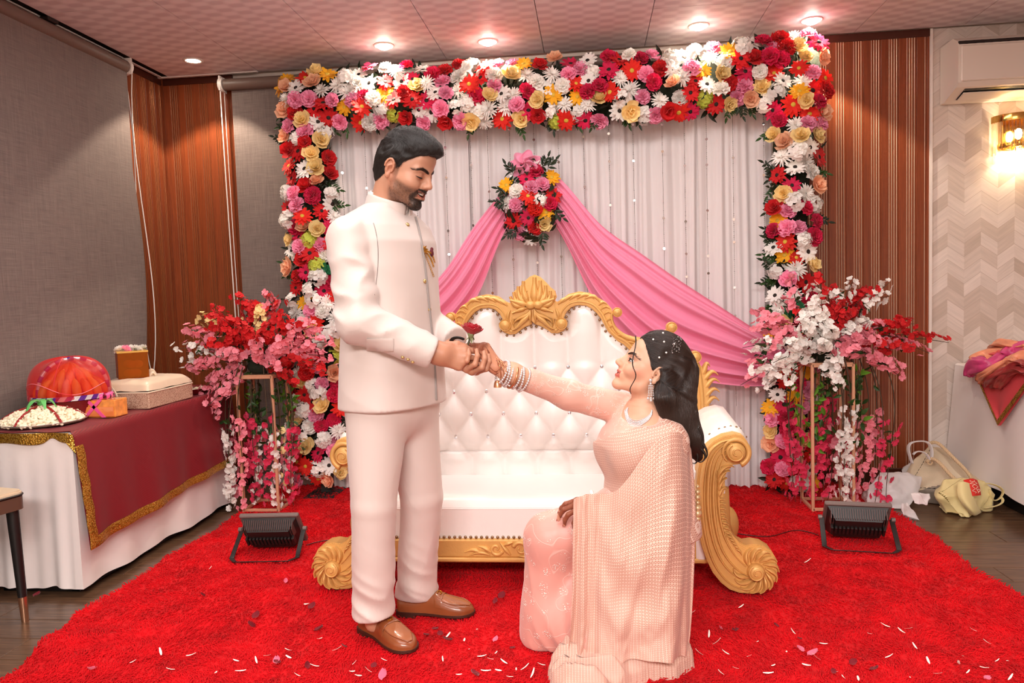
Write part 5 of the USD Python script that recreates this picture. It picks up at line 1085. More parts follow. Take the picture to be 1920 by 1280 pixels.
zl = TT + 0.082 + 0.052 * ed ** 0.45 + 0.006 * meshkit.noise(np.stack([u * 4, v * 5, 0 * u], -1), 4); P = np.stack([(cx0 + cx1) / 2 + u * (cx1 - cx0) * 0.5, (cy0 + cy1) / 2 + v * (cy1 - cy0) * 0.5, zl], -1)
t.part('padded_lid', gridmesh(P), M_satin, True)
for k in range(3): t.part('tied_end', tube(spline([(cx0 + 0.02 + 0.02 * k, cy0 - 0.004, TT + 0.085), (cx0 + 0.045 + 0.02 * k, cy0 - 0.018, TT + 0.12), (cx0 + 0.075 + 0.02 * k, cy0 - 0.012, TT + 0.085), (cx0 + 0.085 + 0.02 * k, cy0 - 0.012, TT + 0.06)], 20), [0.012] * 12 + [0.008] * 8, 8, ry=0.005), M_satin, True)
# golden cube with flowers
M_amber = mat('amber_film', {'p': ('principled_bsdf', dict(base_color=lin(190, 112, 24), roughness=0.06, metallic=0.3)), 'c': ('transparent_bsdf', {'color': lin(236, 176, 80)}), 'm': ('mix_closure', {'fac': 0.66})}, [('p.BSDF', 'm.closure1'), ('c.BSDF', 'm.closure2')], 'm.closure')
gz = TT + 0.137; qx, qy = -2.235, 3.42
t = Thing('gift_cube', 'amber see-through gift cube topped with white flowers, on the casket', 'gift box', None, (qx, qy, gz), math.radians(38))
Rz = rotm(0, 0, math.radians(38)); cub = lambda m: xf((meshkit.arrays(m)[0], meshkit.arrays(m)[1]), Rz, (qx, qy, gz)); hs = 0.066
for nm, bb in (('film_panel', (-hs, hs, -hs, -hs + .002, 0, .125)), ('film_panel', (-hs, hs, hs - .002, hs, 0, .125)), ('film_panel', (-hs, -hs + .002, -hs, hs, 0, .125)), ('film_panel', (hs - .002, hs, -hs, hs, 0, .125)), ('base', (-hs, hs, -hs, hs, 0, .004)), ('lid', (-hs - .002, hs + .002, -hs - .002, hs + .002, .123, .131))):
    t.part(nm, cub(box(*bb)), M_amber if nm != 'lid' else plain('amber_lid', lin(226, 180, 90), 0.2, metallic=0.4), False)
M_yel = plain('yellow_sweet', lin(240, 196, 30), 0.35)
for k in range(9): t.part('sweet', cub(ball((rr_.uniform(-.04, .04), rr_.uniform(-.04, .04), 0.02 + 0.045 * (k // 5)), (0.024, 0.022, 0.02), 1)), M_yel, True)
for k in range(5): pet, _ = carnation(rr_); t.part('flower', cub(xf(pet, aim((rr_.normal(0, .4), rr_.normal(0, .4), 1), k), (0.03 * (k - 2) * 0.8, 0.012 * (-1) ** k, 0.132), 0.62)), M_petal['white'] if k != 1 else M_petal['pink'], False)
for k in range(3): t.part('leaf', cub(xf(leaf(0.04, 0.016), rotm(0, -0.2, k * 2.1), (0.03, 0.0, 0.136))), M_leafl, False)
for k in range(5): t.part('ribbon_curl', cub(tube(spline([(0.066, -0.05 + 0.02 * k, 0.0), (0.085, -0.055 + 0.022 * k, 0.02 + 0.01 * (k % 2)), (0.1, -0.05 + 0.02 * k, 0.004)], 12), 0.006, 6, ry=0.0015)), M_satin, True)
t = Thing('red_tray', 'small red tray at the far end of the gift table', 'tray', None, (-2.2, 3.84, TT))
t.part('tray_body', lathe([(0.001, TT), (0.1, TT), (0.13, TT + 0.03), (0.133, TT + 0.03), (0.102, TT + 0.004), (0.001, TT + 0.004)], 32, (-2.2, 3.84, 0)), M_wick, 40)
for k in range(12): a = k * 2.4; r = 0.02 * math.sqrt(k) * 1.5; t.part('dried_fruit', ball((-2.2 + r * math.cos(a), 3.84 + r * math.sin(a), TT + 0.018), (0.016, 0.012, 0.012), 1), M_nut, True)

# ================================================================ chair at the near left
M_seat = plain('seat_beige', lin(206, 184, 156), 0.6, bump=0.1); M_seatside = plain('seat_brown', lin(84, 58, 46), 0.4); M_tip = plain('leg_tip', lin(196, 150, 120), 0.2, metallic=0.9)
cc = W(50, 918, 2.5); zt_ = float(cc[2])
c0 = np.array([cc[0], cc[1]]); d1 = np.array([-0.25, -0.968]); d2 = np.array([-0.968, 0.25]); DW = 0.28
ch = Thing('dining_chair', 'black legged chair with beige seat at the left edge', 'chair', None, (c0[0] - 0.18, c0[1] - 0.18, 0), 0)
sq = Polygon([c0, c0 + d1 * 0.44, c0 + d1 * 0.44 + d2 * DW, c0 + d2 * DW]).buffer(-0.035).buffer(0.035)
def slab(poly, z0, z1, bev=0.006):
    out = [xf(trimesh.creation.extrude_polygon(poly, z1 - z0 - bev, engine='earcut'), None, (0, 0, z0))]; out.append(xf(trimesh.creation.extrude_polygon(poly.buffer(-bev), bev, engine='earcut'), None, (0, 0, z1 - bev))); return cat(out)
ch.part('seat_base', slab(sq, zt_ - 0.065, zt_ - 0.012), M_seatside, 40); ch.part('seat_pad', slab(sq.buffer(-0.002), zt_ - 0.014, zt_ + 0.004), M_seat, 40)
e = np.array(sq.exterior.coords)[:-1]; ch.part('piping', tube(np.c_[e, np.full(len(e), zt_ - 0.012)], 0.004, 6, closed=True), M_black, True)
for a, b in ((0.035, 0.035), (0.405, 0.035), (0.035, DW - 0.035), (0.405, DW - 0.035)):
    p = c0 + d1 * a + d2 * b; o = (p - (c0 + 0.22 * d1 + 0.5 * DW * d2)) * 0.07
    tp, bt = np.array([p[0], p[1], zt_ - 0.06]), np.array([p[0] + o[0], p[1] + o[1], 0.0]); k = 0.78
    ch.part('leg', tube([tp, tp + (bt - tp) * k], [0.021, 0.0155], 14), M_black, 40); ch.part('leg_tip', tube([tp + (bt - tp) * k, bt], [0.0156, 0.0125], 14), M_tip, 40)
bp = [c0 + d2 * (DW - 0.02) + d1 * a for a in np.linspace(0.02, 0.42, 9)]
ch.part('backrest', gridmesh(np.array([[(p[0] + d2[0] * 0.015 * h, p[1] + d2[1] * 0.015 * h, zt_ + 0.06 + 0.38 * h) for h in np.linspace(0, 1, 6)] for p in bp]), 0.04), M_seatside, True)

# ================================================================ table and garments at the right
RX0, RX1, RY0, RY1, RZ = 2.03, 2.75, 2.6, 4.40, 0.68
table('dark table hidden beneath the white cloth at the right wall', RX0, RX1, RY0, RY1, RZ, 0)
tablecloth('white tablecloth on the table by the chevron wall', RX0, RX1, RY0, RY1, RZ, 0.085, 9, 0.02)
M_coral = silk('coral_silk', lin(200, 58, 66), lin(216, 80, 84), 0.5, 900.0); M_pinks = plain('magenta_silk', lin(206, 70, 124), 0.35, noise=0.2, nscale=18); M_peachs = plain('peach_silk', lin(228, 146, 112), 0.35, noise=0.2, nscale=14); M_wine = plain('wine_silk', lin(160, 58, 58), 0.28, noise=0.35, nscale=20)
t = Thing('folded_sari', 'heap of coral, pink and peach silk with gold trimmed corner on the right table', 'folded cloth', None, (2.25, 3.85, RZ + 0.006))
xs_ = RX0 - 0.022
tri = lambda q: at((q[0], q[1]), 0, xs_)
A, B, C = tri((1826, 689)), tri((1882, 797)), tri((1955, 686))
n = 24; P = np.zeros((n, n, 3))
for i, u in enumerate(np.linspace(0, 1, n)):
    for j, w in enumerate(np.linspace(0, 1, n)):
        top = A + (C - A) * w; P[i, j] = top + (B - top) * u; P[i, j, 0] -= 0.02 * u + 0.008 * math.sin(9 * w + 2) * u
top_y = np.linspace(A[1], C[1], n)
t.part('hanging_corner', gridmesh(P, 0.003), M_coral, True)
for e0, e1 in ((A, B), (C, B)):
    q = np.linspace(0, 1, 20)[:, None]; L1 = e0 + (e1 - e0) * q; inn_ = (A + B + C) / 3; L2 = L1 + (inn_ - L1) * (0.16 if e0 is C else 0.07); P = np.stack([L1, L2], 1); P[..., 0] -= 0.008 + 0.02 * q; t.part('gold_trim', gridmesh(P, 0.003), M_gold_trim, True)
u, v = np.meshgrid(np.linspace(0, 1, 16), np.linspace(0, 1, 16), indexing='ij'); t.part('top_fold', gridmesh(np.stack([xs_ + 0.012 + u * 0.3, A[1] + (C[1] - A[1]) * v, RZ + 0.008 + 0.003 * np.sin(9 * u + 7 * v)], -1), 0.003), M_coral, True)
hr = np.random.default_rng(17)
for k, (pts, m_, w_) in enumerate([([(1816, 705), (1818, 694), (1830, 686), (1850, 684), (1878, 668)], M_pinks, 0.045), ([(1842, 680), (1850, 668), (1870, 662), (1900, 654)], M_peachs, 0.05), ([(1848, 668), (1858, 664), (1880, 664), (1896, 660)], M_coral, 0.03), ([(1842, 716), (1852, 704), (1868, 694), (1886, 680), (1908, 676)], M_peachs, 0.045), ([(1858, 722), (1868, 712), (1880, 706), (1898, 696), (1928, 698)], M_wine, 0.05), ([(1874, 726), (1880, 716), (1890, 706), (1900, 690), (1925, 684)], M_wine, 0.04), ([(1866, 652), (1885, 646), (1905, 650), (1930, 648)], M_peachs, 0.05), ([(1890, 664), (1905, 655), (1920, 652), (1940, 655)], M_pinks, 0.045), ([(1895, 680), (1910, 672), (1926, 668), (1945, 672)], M_peachs, 0.045)]):
    Q = np.array([at(p, 0, xs_ - 0.02 + (0.0 if p[1] > 684 else min(0.16, 0.005 * (684 - p[1])))) for p in pts]); C_ = spline(Q, 30)
    th = np.linspace(0, 2 * PI, 26, endpoint=False); tt, nn, bb = frames(C_); R = np.zeros((30, 26, 3)); s = np.linspace(0, 1, 30)
    for i in range(30):
        rad = w_ * (0.55 + 0.45 * math.sin(PI * min(1, s[i] * 1.15 + .1))) * (1 + 0.22 * np.sin(5 * th + 3 * s[i] + k) + 0.12 * np.sin(9 * th - 6 * s[i])); R[i] = C_[i] + rad[:, None] * (np.cos(th)[:, None] * nn[i] * 0.55 + np.sin(th)[:, None] * bb[i])
    t.part('silk_fold', ringmesh(R), m_, True)

# ================================================================ air conditioner and crystal sconce
M_ac = plain('ac_plastic', lin(226, 214, 202), 0.4)
ax0, ax1 = 1.955, 2.83
t = Thing('air_conditioner', 'white split air conditioner high on the chevron wall', 'air conditioner', None, ((ax0 + ax1) / 2, 4.35, 2.2))
prof = [(4.445, 2.425), (4.30, 2.43), (4.255, 2.405), (4.24, 2.37), (4.24, 2.185), (4.26, 2.165), (4.40, 2.118), (4.445, 2.118)]
def acx(pr, x0, x1): v = np.array([(x, y, z) for x in (x0, x1) for y, z in pr]); return trimesh.convex.convex_hull(v)
t.part('body', acx(prof, ax0, ax1), M_ac, 25)
t.part('front_panel', box(ax0 + 0.012, ax1 - 0.012, 4.228, 4.242, 2.19, 2.372, 0.004), M_ac, False)
t.part('intake_slot', box(ax0 + 0.004, ax1 - 0.004, 4.246, 4.26, 2.378, 2.402, 0.003), M_dark, False)
d = np.array([4.40 - 4.26, 2.118 - 2.165]); 
t.part('air_outlet', acx([(4.275, 2.1585), (4.275, 2.161), (4.375, 2.128), (4.375, 2.125)], ax0 + 0.05, ax1 - 0.05), M_black, False)
t.part('louver', acx([(4.30, 2.142), (4.30, 2.146), (4.365, 2.126), (4.365, 2.121)], ax0 + 0.055, ax1 - 0.055), M_ac, False)
M_goldm = plain('polished_gold', lin(226, 180, 96), 0.15, metallic=1.0)
M_glass = mat('crystal_rod', {'g': ('glossy_bsdf', {'color': (1, 0.95, 0.85), 'roughness': 0.05}), 'c': ('transparent_bsdf', {'color': (1, 0.96, 0.88)}), 'f': ('fresnel', {'IOR': 1.6}), 'a': ('math', {'math_type': 'add', 'value2': 0.18}), 'm': ('mix_closure', {})}, [('f.fac', 'a.value1'), ('a.value', 'm.fac'), ('c.BSDF', 'm.closure1'), ('g.BSDF', 'm.closure2')], 'm.closure')
kx, ky, kR = 2.335, YB - 0.012, 0.115
t = Thing('wall_sconce', 'gold and crystal rod wall lamp glowing on the chevron wall', 'wall lamp', None, (kx, ky, 1.93))
t.part('back_plate', box(kx - 0.06, kx + 0.06, ky - 0.006, ky + 0.01, 1.85, 2.03, 0.003), M_goldm, False)
ang = np.linspace(PI, 2 * PI, 30)
for z0_, z1_, r_ in ((1.998, 2.034, kR), (1.858, 1.884, kR * 0.72)):
    t.part('gold_band', gridmesh(np.stack([np.stack([kx + r_ * np.cos(ang), ky + r_ * np.sin(ang), 0 * ang + z], -1) for z in (z0_, z1_)], 0), 0.004), M_goldm, True)
for k, a in enumerate(np.linspace(PI, 2 * PI, 22)):
    t.part('crystal_rod', tube([(kx + kR * 0.96 * math.cos(a), ky + kR * 0.96 * math.sin(a), 2.0), (kx + kR * 0.96 * math.cos(a), ky + kR * 0.96 * math.sin(a), 1.822 + 0.012 * (k % 2))], 0.0062, 6), M_glass, False)
for k, a in enumerate(np.linspace(PI, 2 * PI, 14)): t.part('crystal_rod', tube([(kx + kR * 0.68 * math.cos(a), ky + kR * 0.68 * math.sin(a), 1.87), (kx + kR * 0.68 * math.cos(a), ky + kR * 0.68 * math.sin(a), 1.79)], 0.0062, 6), M_glass, False)
M_bulb = mat('bulb_glow', {'e': ('emission', {'color': (1.0, 0.8, 0.5), 'strength': 60.0})}, surface='e.emission')
t.part('bulb', ball((kx, ky - 0.05, 1.93), (0.018, 0.018, 0.03), 2), M_bulb, True)
lamp = UsdLux.SphereLight.Define(stage, '/World/sconce_lamp'); lamp.AddTranslateOp().Set(Gf.Vec3d(kx, ky - 0.055, 1.84)); lamp.CreateRadiusAttr(0.02); lamp.CreateIntensityAttr(260); lamp.CreateColorAttr(Gf.Vec3f(1.0, 0.76, 0.48))

# ================================================================ bags on the floor at the right
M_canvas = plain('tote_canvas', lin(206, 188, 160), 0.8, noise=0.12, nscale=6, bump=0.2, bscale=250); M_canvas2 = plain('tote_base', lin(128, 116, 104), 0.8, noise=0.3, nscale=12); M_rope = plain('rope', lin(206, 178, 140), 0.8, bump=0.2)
M_film = cloth('carrier_film', lin(250, 248, 248), sheer=0.2, trans=0.35, rough=0.3); M_cream = cloth('cream_paper', lin(240, 222, 160), trans=0.2, rough=0.6); M_lab = plain('red_label', lin(206, 42, 30), 0.45)
def lump(pts, h, amp, scale, seed, k=0.02, crease=0.0):
    hull = trimesh.convex.convex_hull(np.asarray(pts)); m = hull
    v, f = trimesh.remesh.subdivide_to_size(m.vertices, m.faces, h); m = trimesh.Trimesh(v, f); m.merge_vertices(); trimesh.smoothing.filter_laplacian(m, lamb=0.5, iterations=4)
    v = np.array(m.vertices); n = np.array(m.vertex_normals); d = meshkit.fbm(v * scale, 3, seed) - 0.5
    r = 1 - np.abs(meshkit.noise(v * scale * 0.8, seed + 9) * 2 - 1); v = v + n * (amp * d * 2 + crease * (r ** 3 - 0.3))[:, None]; v[:, 2] = np.maximum(v[:, 2], 0.004); return v, np.array(m.faces)
g = lambda x, y, Y: W(x, y, Y)
t = Thing('tote_bag', 'large beige canvas tote with rope handles slumped by the panelling', 'tote bag', None, (1.83, 4.2, 0))
body = [g(1712, 852, 4.22), g(1746, 832, 4.22), g(1760, 834, 4.3), g(1840, 905, 4.05), g(1845, 905, 4.28), (1.66, 4.10, 0.0), (1.95, 3.93, 0.0), (2.02, 4.25, 0.0), (1.68, 4.32, 0.0), (1.62, 4.2, 0.06), (1.64, 4.11, 0.07), (1.93, 3.92, 0.1), g(1820, 885, 4.1)]
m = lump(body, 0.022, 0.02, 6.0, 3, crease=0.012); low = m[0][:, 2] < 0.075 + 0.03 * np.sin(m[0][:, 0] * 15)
f_low = low[m[1]].all(1); t.part('canvas_body', pickf(m, ~f_low), M_canvas, True); t.part('stained_base', pickf(m, f_low), M_canvas2, True)  # lowest canvas faces take a darker, mottled material
def rope(P, r=0.008):
    P = spline(P, 70); tt, nn, bb = frames(P); s = np.r_[0, np.cumsum(np.linalg.norm(np.diff(P, axis=0), axis=1))] * 190
    return cat([tube(P + r * 0.55 * (np.cos(s + o)[:, None] * nn + np.sin(s + o)[:, None] * bb), r * 0.62, 7) for o in (0, 2.09, 4.19)])
t.part('rope_handle', rope([g(1741, 832, 4.1), g(1752, 829, 4.08), g(1772, 842, 4.02), g(1796, 866, 3.96), g(1816, 888, 3.93), g(1823, 902, 3.93)]), M_rope, True)
t.part('rope_handle', rope([g(1738, 866, 4.04), g(1748, 860, 4.02), g(1762, 868, 3.98), g(1780, 888, 3.93), g(1804, 906, 3.89)]), M_rope, True)
for q in (g(1743, 866, 4.04), g(1824, 902, 3.94)): t.part('eyelet', xf(trimesh.creation.torus(0.012, 0.004), aim((0, -1, .4)), q), M_rope, True)
t = Thing('carrier_bag', 'crumpled white plastic bag beside the right blossom stand', 'plastic bag', None, (1.56, 4.22, 0))
t.part('film', lump([g(1630, 885, 4.2), g(1650, 858, 4.22), g(1672, 862, 4.24), g(1690, 890, 4.2), g(1712, 872, 4.22), g(1730, 868, 4.25), (1.46, 4.15, 0.0), (1.66, 4.12, 0.0), (1.62, 4.32, 0.0), (1.5, 4.32, 0.02)], 0.012, 0.03, 9.0, 5, crease=0.02), M_film, True)
t.part('bag_tail', lump([g(1690, 900, 4.12), g(1735, 874, 4.1), g(1728, 862, 4.12), g(1692, 886, 4.16), g(1700, 905, 4.1)], 0.012, 0.012, 14.0, 6, crease=0.01), M_film, True)
t = Thing('carrier_bag', 'white plastic carrier bag with open handles propped on the tote', 'plastic bag', None, (1.74, 4.12, 0.2))
def loop(pts, Y, w, name='bag_handle'):
    P = spline(np.array([g(x, y, Y) for x, y in pts]), 40); t.part(name, tube(P, w, 8, ry=w * 0.3, up=(0.2, -1, 0.2)), M_film, True)
loop([(1710, 868), (1704, 848), (1706, 832), (1722, 827), (1740, 830), (1747, 845), (1744, 866)], 4.06, 0.014); loop([(1712, 852), (1722, 846), (1735, 850), (1742, 862)], 4.03, 0.012)
t.part('bag_body', lump([g(1706, 850, 4.08), g(1712, 870, 4.05), g(1745, 850, 4.08), g(1738, 872, 4.04), g(1722, 872, 4.03), g(1725, 850, 4.04), g(1725, 860, 4.12)], 0.01, 0.012, 16.0, 8, crease=0.012), M_film, True)
t = Thing('carrier_bag', 'crumpled cream bag with red label lying before the tote', 'carrier bag', None, (1.8, 3.83, 0))
t.part('cream_body', lump([g(1762, 925, 3.8), g(1770, 900, 3.85), g(1805, 896, 3.86), g(1848, 900, 3.9), g(1856, 915, 3.9), (1.70, 3.80, 0.002), (1.76, 3.73, 0.0), (1.86, 3.78, 0.0), (1.97, 3.9, 0.01), (1.72, 3.92, 0.0)], 0.012, 0.025, 8.0, 11, crease=0.028), M_cream, True)
t.part('fold', gridmesh(bicubic(np.array([[g(1796, 905, 3.76), g(1806, 903, 3.75), g(1818, 906, 3.76)], [g(1796, 930, 3.735), g(1808, 930, 3.715), g(1822, 925, 3.74)], [g(1808, 950, 3.73), g(1822, 955, 3.70), g(1834, 950, 3.74)], [g(1818, 962, 3.75), g(1828, 966, 3.73), g(1840, 960, 3.76)]]), 20, 14), 0.002), M_cream, True)
Pm = spline(np.array([g(1850, 906, 3.84), g(1868, 910, 3.86), g(1880, 925, 3.88), g(1876, 932, 3.88), g(1856, 918, 3.86)]), 30); t.part('bag_handle', tube(Pm, 0.012, 8, ry=0.003, up=(0, -1, .3)), M_cream, True)
Pm = spline(np.array([g(1850, 952, 3.80), g(1868, 948, 3.83), g(1880, 938, 3.86), g(1876, 932, 3.88)]), 20); t.part('bag_handle', tube(Pm, 0.012, 8, ry=0.003, up=(0, -1, .3)), M_cream, True)
lab = bicubic(np.array([[g(1806, 900, 3.772), g(1822, 897, 3.778), g(1832, 900, 3.79)], [g(1814, 912, 3.752), g(1828, 910, 3.755), g(1837, 914, 3.77)], [g(1820, 930, 3.735), g(1831, 929, 3.74), g(1839, 928, 3.76)]]), 14, 14)
lp = t.part('label', gridmesh(lab, 0.002), M_lab, True)
sk = plain('label_script', lin(248, 214, 190), 0.5)
for a_, ks in ((0.35, 5), (0.62, 4)):
    q = np.linspace(0.12, 0.88, 40); ii = (a_ + 0.10 * np.sin(q * ks * 6.28) + 0.05 * np.cos(q * ks * 9)) * 13; jj = q * 13 
    S_ = np.stack([map_coordinates(lab[..., c], [jj, ii], order=1) for c in range(3)], -1) + [0, -0.003, 0.001]; t.part('script', tube(S_, 0.0012, 5), sk, True, under=lp)
q = map_coordinates(lab[..., 0], [[9.5], [10]], order=1)[0], map_coordinates(lab[..., 1], [[9.5], [10]], order=1)[0], map_coordinates(lab[..., 2], [[9.5], [10]], order=1)[0]
t.part('script', xf(trimesh.creation.torus(0.006, 0.0012), aim((0.2, -1, .3)), np.array(q) + [0, -0.003, 0.001]), sk, True, under=lp)
solo('paper_scrap', 'small crumpled white tissue on the floor under the tote', 'tissue', lump([g(1692, 912, 4.03), g(1700, 910, 4.05), g(1704, 932, 4.0), g(1692, 932, 4.0), (1.64, 4.02, 0.0), (1.67, 3.99, 0.0)], 0.006, 0.008, 30.0, 2, crease=0.006), M_film)
strew(float(at((70, 1130), 2, 0)[0]), float(at((70, 1130), 2, 0)[1]), 'm', 501)
# ================================================================ people: shared sculpting
def skin_mat(name, rough=0.42):
    return mat(name, {'a': ('attribute', {'attribute': 'tint'}), 'tc': ('texture_coordinate', {}), 'n': ('noise_texture', {'scale': 260.0, 'detail': 2.0}), 'b': ('bump', {'strength': 0.08, 'distance': 0.001}), 'p': ('principled_bsdf', {'roughness': rough, 'subsurface_weight': 0.08, 'subsurface_scale': 0.004, 'subsurface_radius': (1, 0.35, 0.2), 'specular_ior_level': 0.4})},
        [('a.color', 'p.base_color'), ('tc.object', 'n.vector'), ('n.fac', 'b.height'), ('b.normal', 'p.normal')])
def frame3(x, z):
    """columns: along, side, normal"""
    x = np.asarray(x, float) / np.linalg.norm(x); z = np.asarray(z, float); z = z - x * (x @ z); z /= np.linalg.norm(z); return np.stack([x, np.cross(z, x), z], 1)
def hit(mesh, px, py):
    """where the line of sight through a traced point meets a mesh: point and normal"""
    v, f = mesh[0], mesh[1]; d = ray((px, py)); a, b, c = v[f[:, 0]], v[f[:, 1]], v[f[:, 2]]
    e1, e2 = b - a, c - a; pv = np.cross(d, e2); det = (e1 * pv).sum(1); det = np.where(np.abs(det) < 1e-14, 1e-14, det); tv = EYE - a; u = (tv * pv).sum(1) / det; qv = np.cross(tv, e1); w = (qv @ d) / det; t = (e2 * qv).sum(1) / det
    ok = (u >= -1e-6) & (w >= -1e-6) & (u + w <= 1 + 1e-6) & (t > 0.1)
    if not ok.any(): return None
    i = np.where(ok)[0][t[ok].argmin()]; n = np.cross(e1[i], e2[i]); n /= np.linalg.norm(n); n = n if n @ d < 0 else -n
    return EYE + d * t[i], n
def fuse(ms):
    """overlapping sculpted pieces welded into one skin"""
    import manifold3d
    out = None
    for v, f in ms:
        m = manifold3d.Manifold(manifold3d.Mesh(vert_properties=v.astype(np.float32), tri_verts=f.astype(np.uint32)))
        if m.status() != manifold3d.Error.NoError:
            t = trimesh.Trimesh(v, f, process=True); m = manifold3d.Manifold(manifold3d.Mesh(vert_properties=np.array(t.vertices, np.float32), tri_verts=np.array(t.faces, np.uint32)))
        if m.status() != manifold3d.Error.NoError: FUSE_BAD.append(len(v)); return cat(ms)
        out = m if out is None else out + m
    k = max(out.decompose(), key=lambda q: q.num_tri()).to_mesh(); return np.array(k.vert_properties[:, :3], float), np.array(k.tri_verts, int)
FUSE_BAD = []
def head_field(q, fem=False, smile=0.0, lids=0.5):
    """a head in its own frame: x forward, y left, z up, origin between the ears (metres)"""
    a = np.abs(q[:, 1]); s = q.copy(); s[:, 1] = a
    d = ell(q, (-0.010, 0, 0.036), (0.098, 0.076, 0.088))
    d = smin(d, ell(q, (0.030, 0, -0.020), (0.063, 0.062 if not fem else 0.060, 0.082)), 0.03)
    jw = 0.052 if not fem else 0.046
    d = smin(d, rc(s, (0.002, jw, -0.040), (0.012, jw - 0.004, -0.068), 0.019, 0.017), 0.03)
    d = smin(d, rc(s, (0.012, jw - 0.004, -0.068), (0.074, 0.012 if not fem else 0.007, -0.103 if not fem else -0.099), 0.017, 0.015), 0.022)
    d = smin(d, ell(q, (0.079, 0, -0.103 if not fem else -0.099), (0.017, 0.02 if not fem else 0.016, 0.016)), 0.016)
    d = smin(d, ell(s, (0.052, 0.043, -0.030), (0.030, 0.022, 0.022)), 0.022)
    d = smin(d, rc(s, (0.088, 0.008, 0.016), (0.074, 0.044, 0.016), 0.0085, 0.008), 0.016)
    d = smin(d, ell(q, (0.066, 0, 0.052), (0.026, 0.048, 0.034)), 0.02)
    d = smax(d, -ell(s, (0.0975, 0.0310, -0.004), (0.0165, 0.0165, 0.0115)), 0.012)          # sockets
    d = smin(d, rc(q, (0.0905, 0, 0.010), (0.114, 0, -0.028), 0.0080, 0.0098 if not fem else 0.0088), 0.010)   # nose
    d = smin(d, rc(q, (0.083, 0, 0.004), (0.095, 0, -0.034), 0.0105, 0.0135), 0.010)
    d = smin(d, ell(s, (0.103, 0.0115 if not fem else 0.0098, -0.0345), (0.0105, 0.0068, 0.0072)), 0.007)
    d = smin(d, ell(q, (0.1125, 0, -0.0315), (0.0105, 0.010, 0.0082)), 0.006)
    d = smax(d, -ell(s, (0.1055, 0.0062, -0.0415), (0.006, 0.003, 0.0035) if not fem else (0.004, 0.002, 0.0026)), 0.004)            # nostrils
    d = smin(d, ell(q, (0.080 if not fem else 0.077, 0, -0.062), (0.022, 0.030, 0.024)), 0.014)                    # muzzle
    lx = 0.0035 if fem else 0.0
    mw = 0.021 + (0.005 if fem else 0.009) * smile; lift = 0.007 * smile; xe = 0.0 if fem else 0.0075 * smile
    d = smin(d, chain(s, [(0.1005 - lx, 0.0, -0.0565), (0.0985 - lx, 0.008, -0.0565), (0.0875 - xe, mw, -0.0625 + lift)], [0.0052, 0.0048, 0.0028], 0.004), 0.005)
    d = smin(d, chain(s, [(0.0985 - lx, 0.0, -0.0735 - (0 if fem else 0.0035)), (0.0965 - lx, 0.009, -0.0725 - (0 if fem else 0.003)), (0.0865 - xe, mw, -0.0645 + lift)], [0.0064, 0.0058, 0.0028], 0.004), 0.005)
    gap = (0.0012 + 0.0022 * smile) if fem else (0.0016 + 0.0058 * smile)
    z0 = -0.0645 + lift * (a / mw) ** 2
    d = smax(d, -np.maximum(np.abs(q[:, 2] - z0) - gap * np.clip(1 - (a / (mw * 0.92)) ** 2, 0, 1), np.maximum(a - mw * 0.95, 0.084 - 1.4 * xe - q[:, 0])), 0.0025)
    d = smin(d, ell(s, (0.0835, 0.0172, -0.0040), (0.0095, 0.0072, 0.0090)), 0.005)
    # lids over the eyeball
    ball_ = np.linalg.norm(s - [0.0775, 0.0315, -0.0035], axis=1)
    zl = (q[:, 2] + 0.0035)
    slit = np.where(zl > -0.0035 - 0.008 * lids + 0.0135 * (1 - lids), 0, 1) 
    lid_up = np.maximum(ball_ - 0.0148, -(zl - (0.0058 - 0.0105 * lids))); lid_lo = np.maximum(ball_ - 0.0143, zl + 0.0062)
    d = smin(d, np.minimum(lid_up, lid_lo), 0.0025 if lids < 0.9 else 0.007)
    if smile: d = smin(d, ell(s, (0.068, 0.036, -0.040), (0.02, 0.016, 0.014)), 0.012 + 0.004 * smile)
    # ears
    e = s - np.array([-0.012, 0.0755, -0.004]); R = rotm(0.0, 0.16, 0.0) @ rotm(0, 0, -0.30); e = e @ R
    th = np.linspace(-0.6, 4.3, 12); hx = [(-0.001 - 0.0165 * math.cos(t_ - 0.25), 0.008, 0.004 + 0.0255 * math.sin(t_ + 0.0) * (1 if math.sin(t_) > 0 else 0.82)) for t_ in th]
    ear = ell(e, (0, 0.003, 0.002), (0.0155, 0.0042, 0.026)); ear = smin(ear, chain(e, hx[1:-1], [0.0036] * (len(hx) - 2), 0.002), 0.003)
    ear = smin(ear, ell(e, (0.004, 0.004, -0.0265), (0.0085, 0.0045, 0.0095)), 0.006); ear = smin(ear, chain(e, [(0.006, 0.006, 0.014), (-0.006, 0.0075, 0.004), (-0.003, 0.007, -0.012)], [0.003, 0.003, 0.003], 0.002), 0.003)
    ear = smax(ear, -ell(e, (0.005, 0.0095, -0.003), (0.0075, 0.0085, 0.0105)), 0.003); ear = smin(ear, ell(e, (0.0135, 0.004, -0.004), (0.004, 0.0045, 0.0065)), 0.004)
    return smin(d, ear, 0.005)
FING = [(0.088, 0.0245, 0.004, 45, 26, 21, .0086), (0.092, 0.004, 0.007, 50, 30, 22, .0088), (0.086, -0.0155, 0.004, 46, 28, 22, .0083), (0.076, -0.0325, -0.002, 36, 21, 19, .0074)]
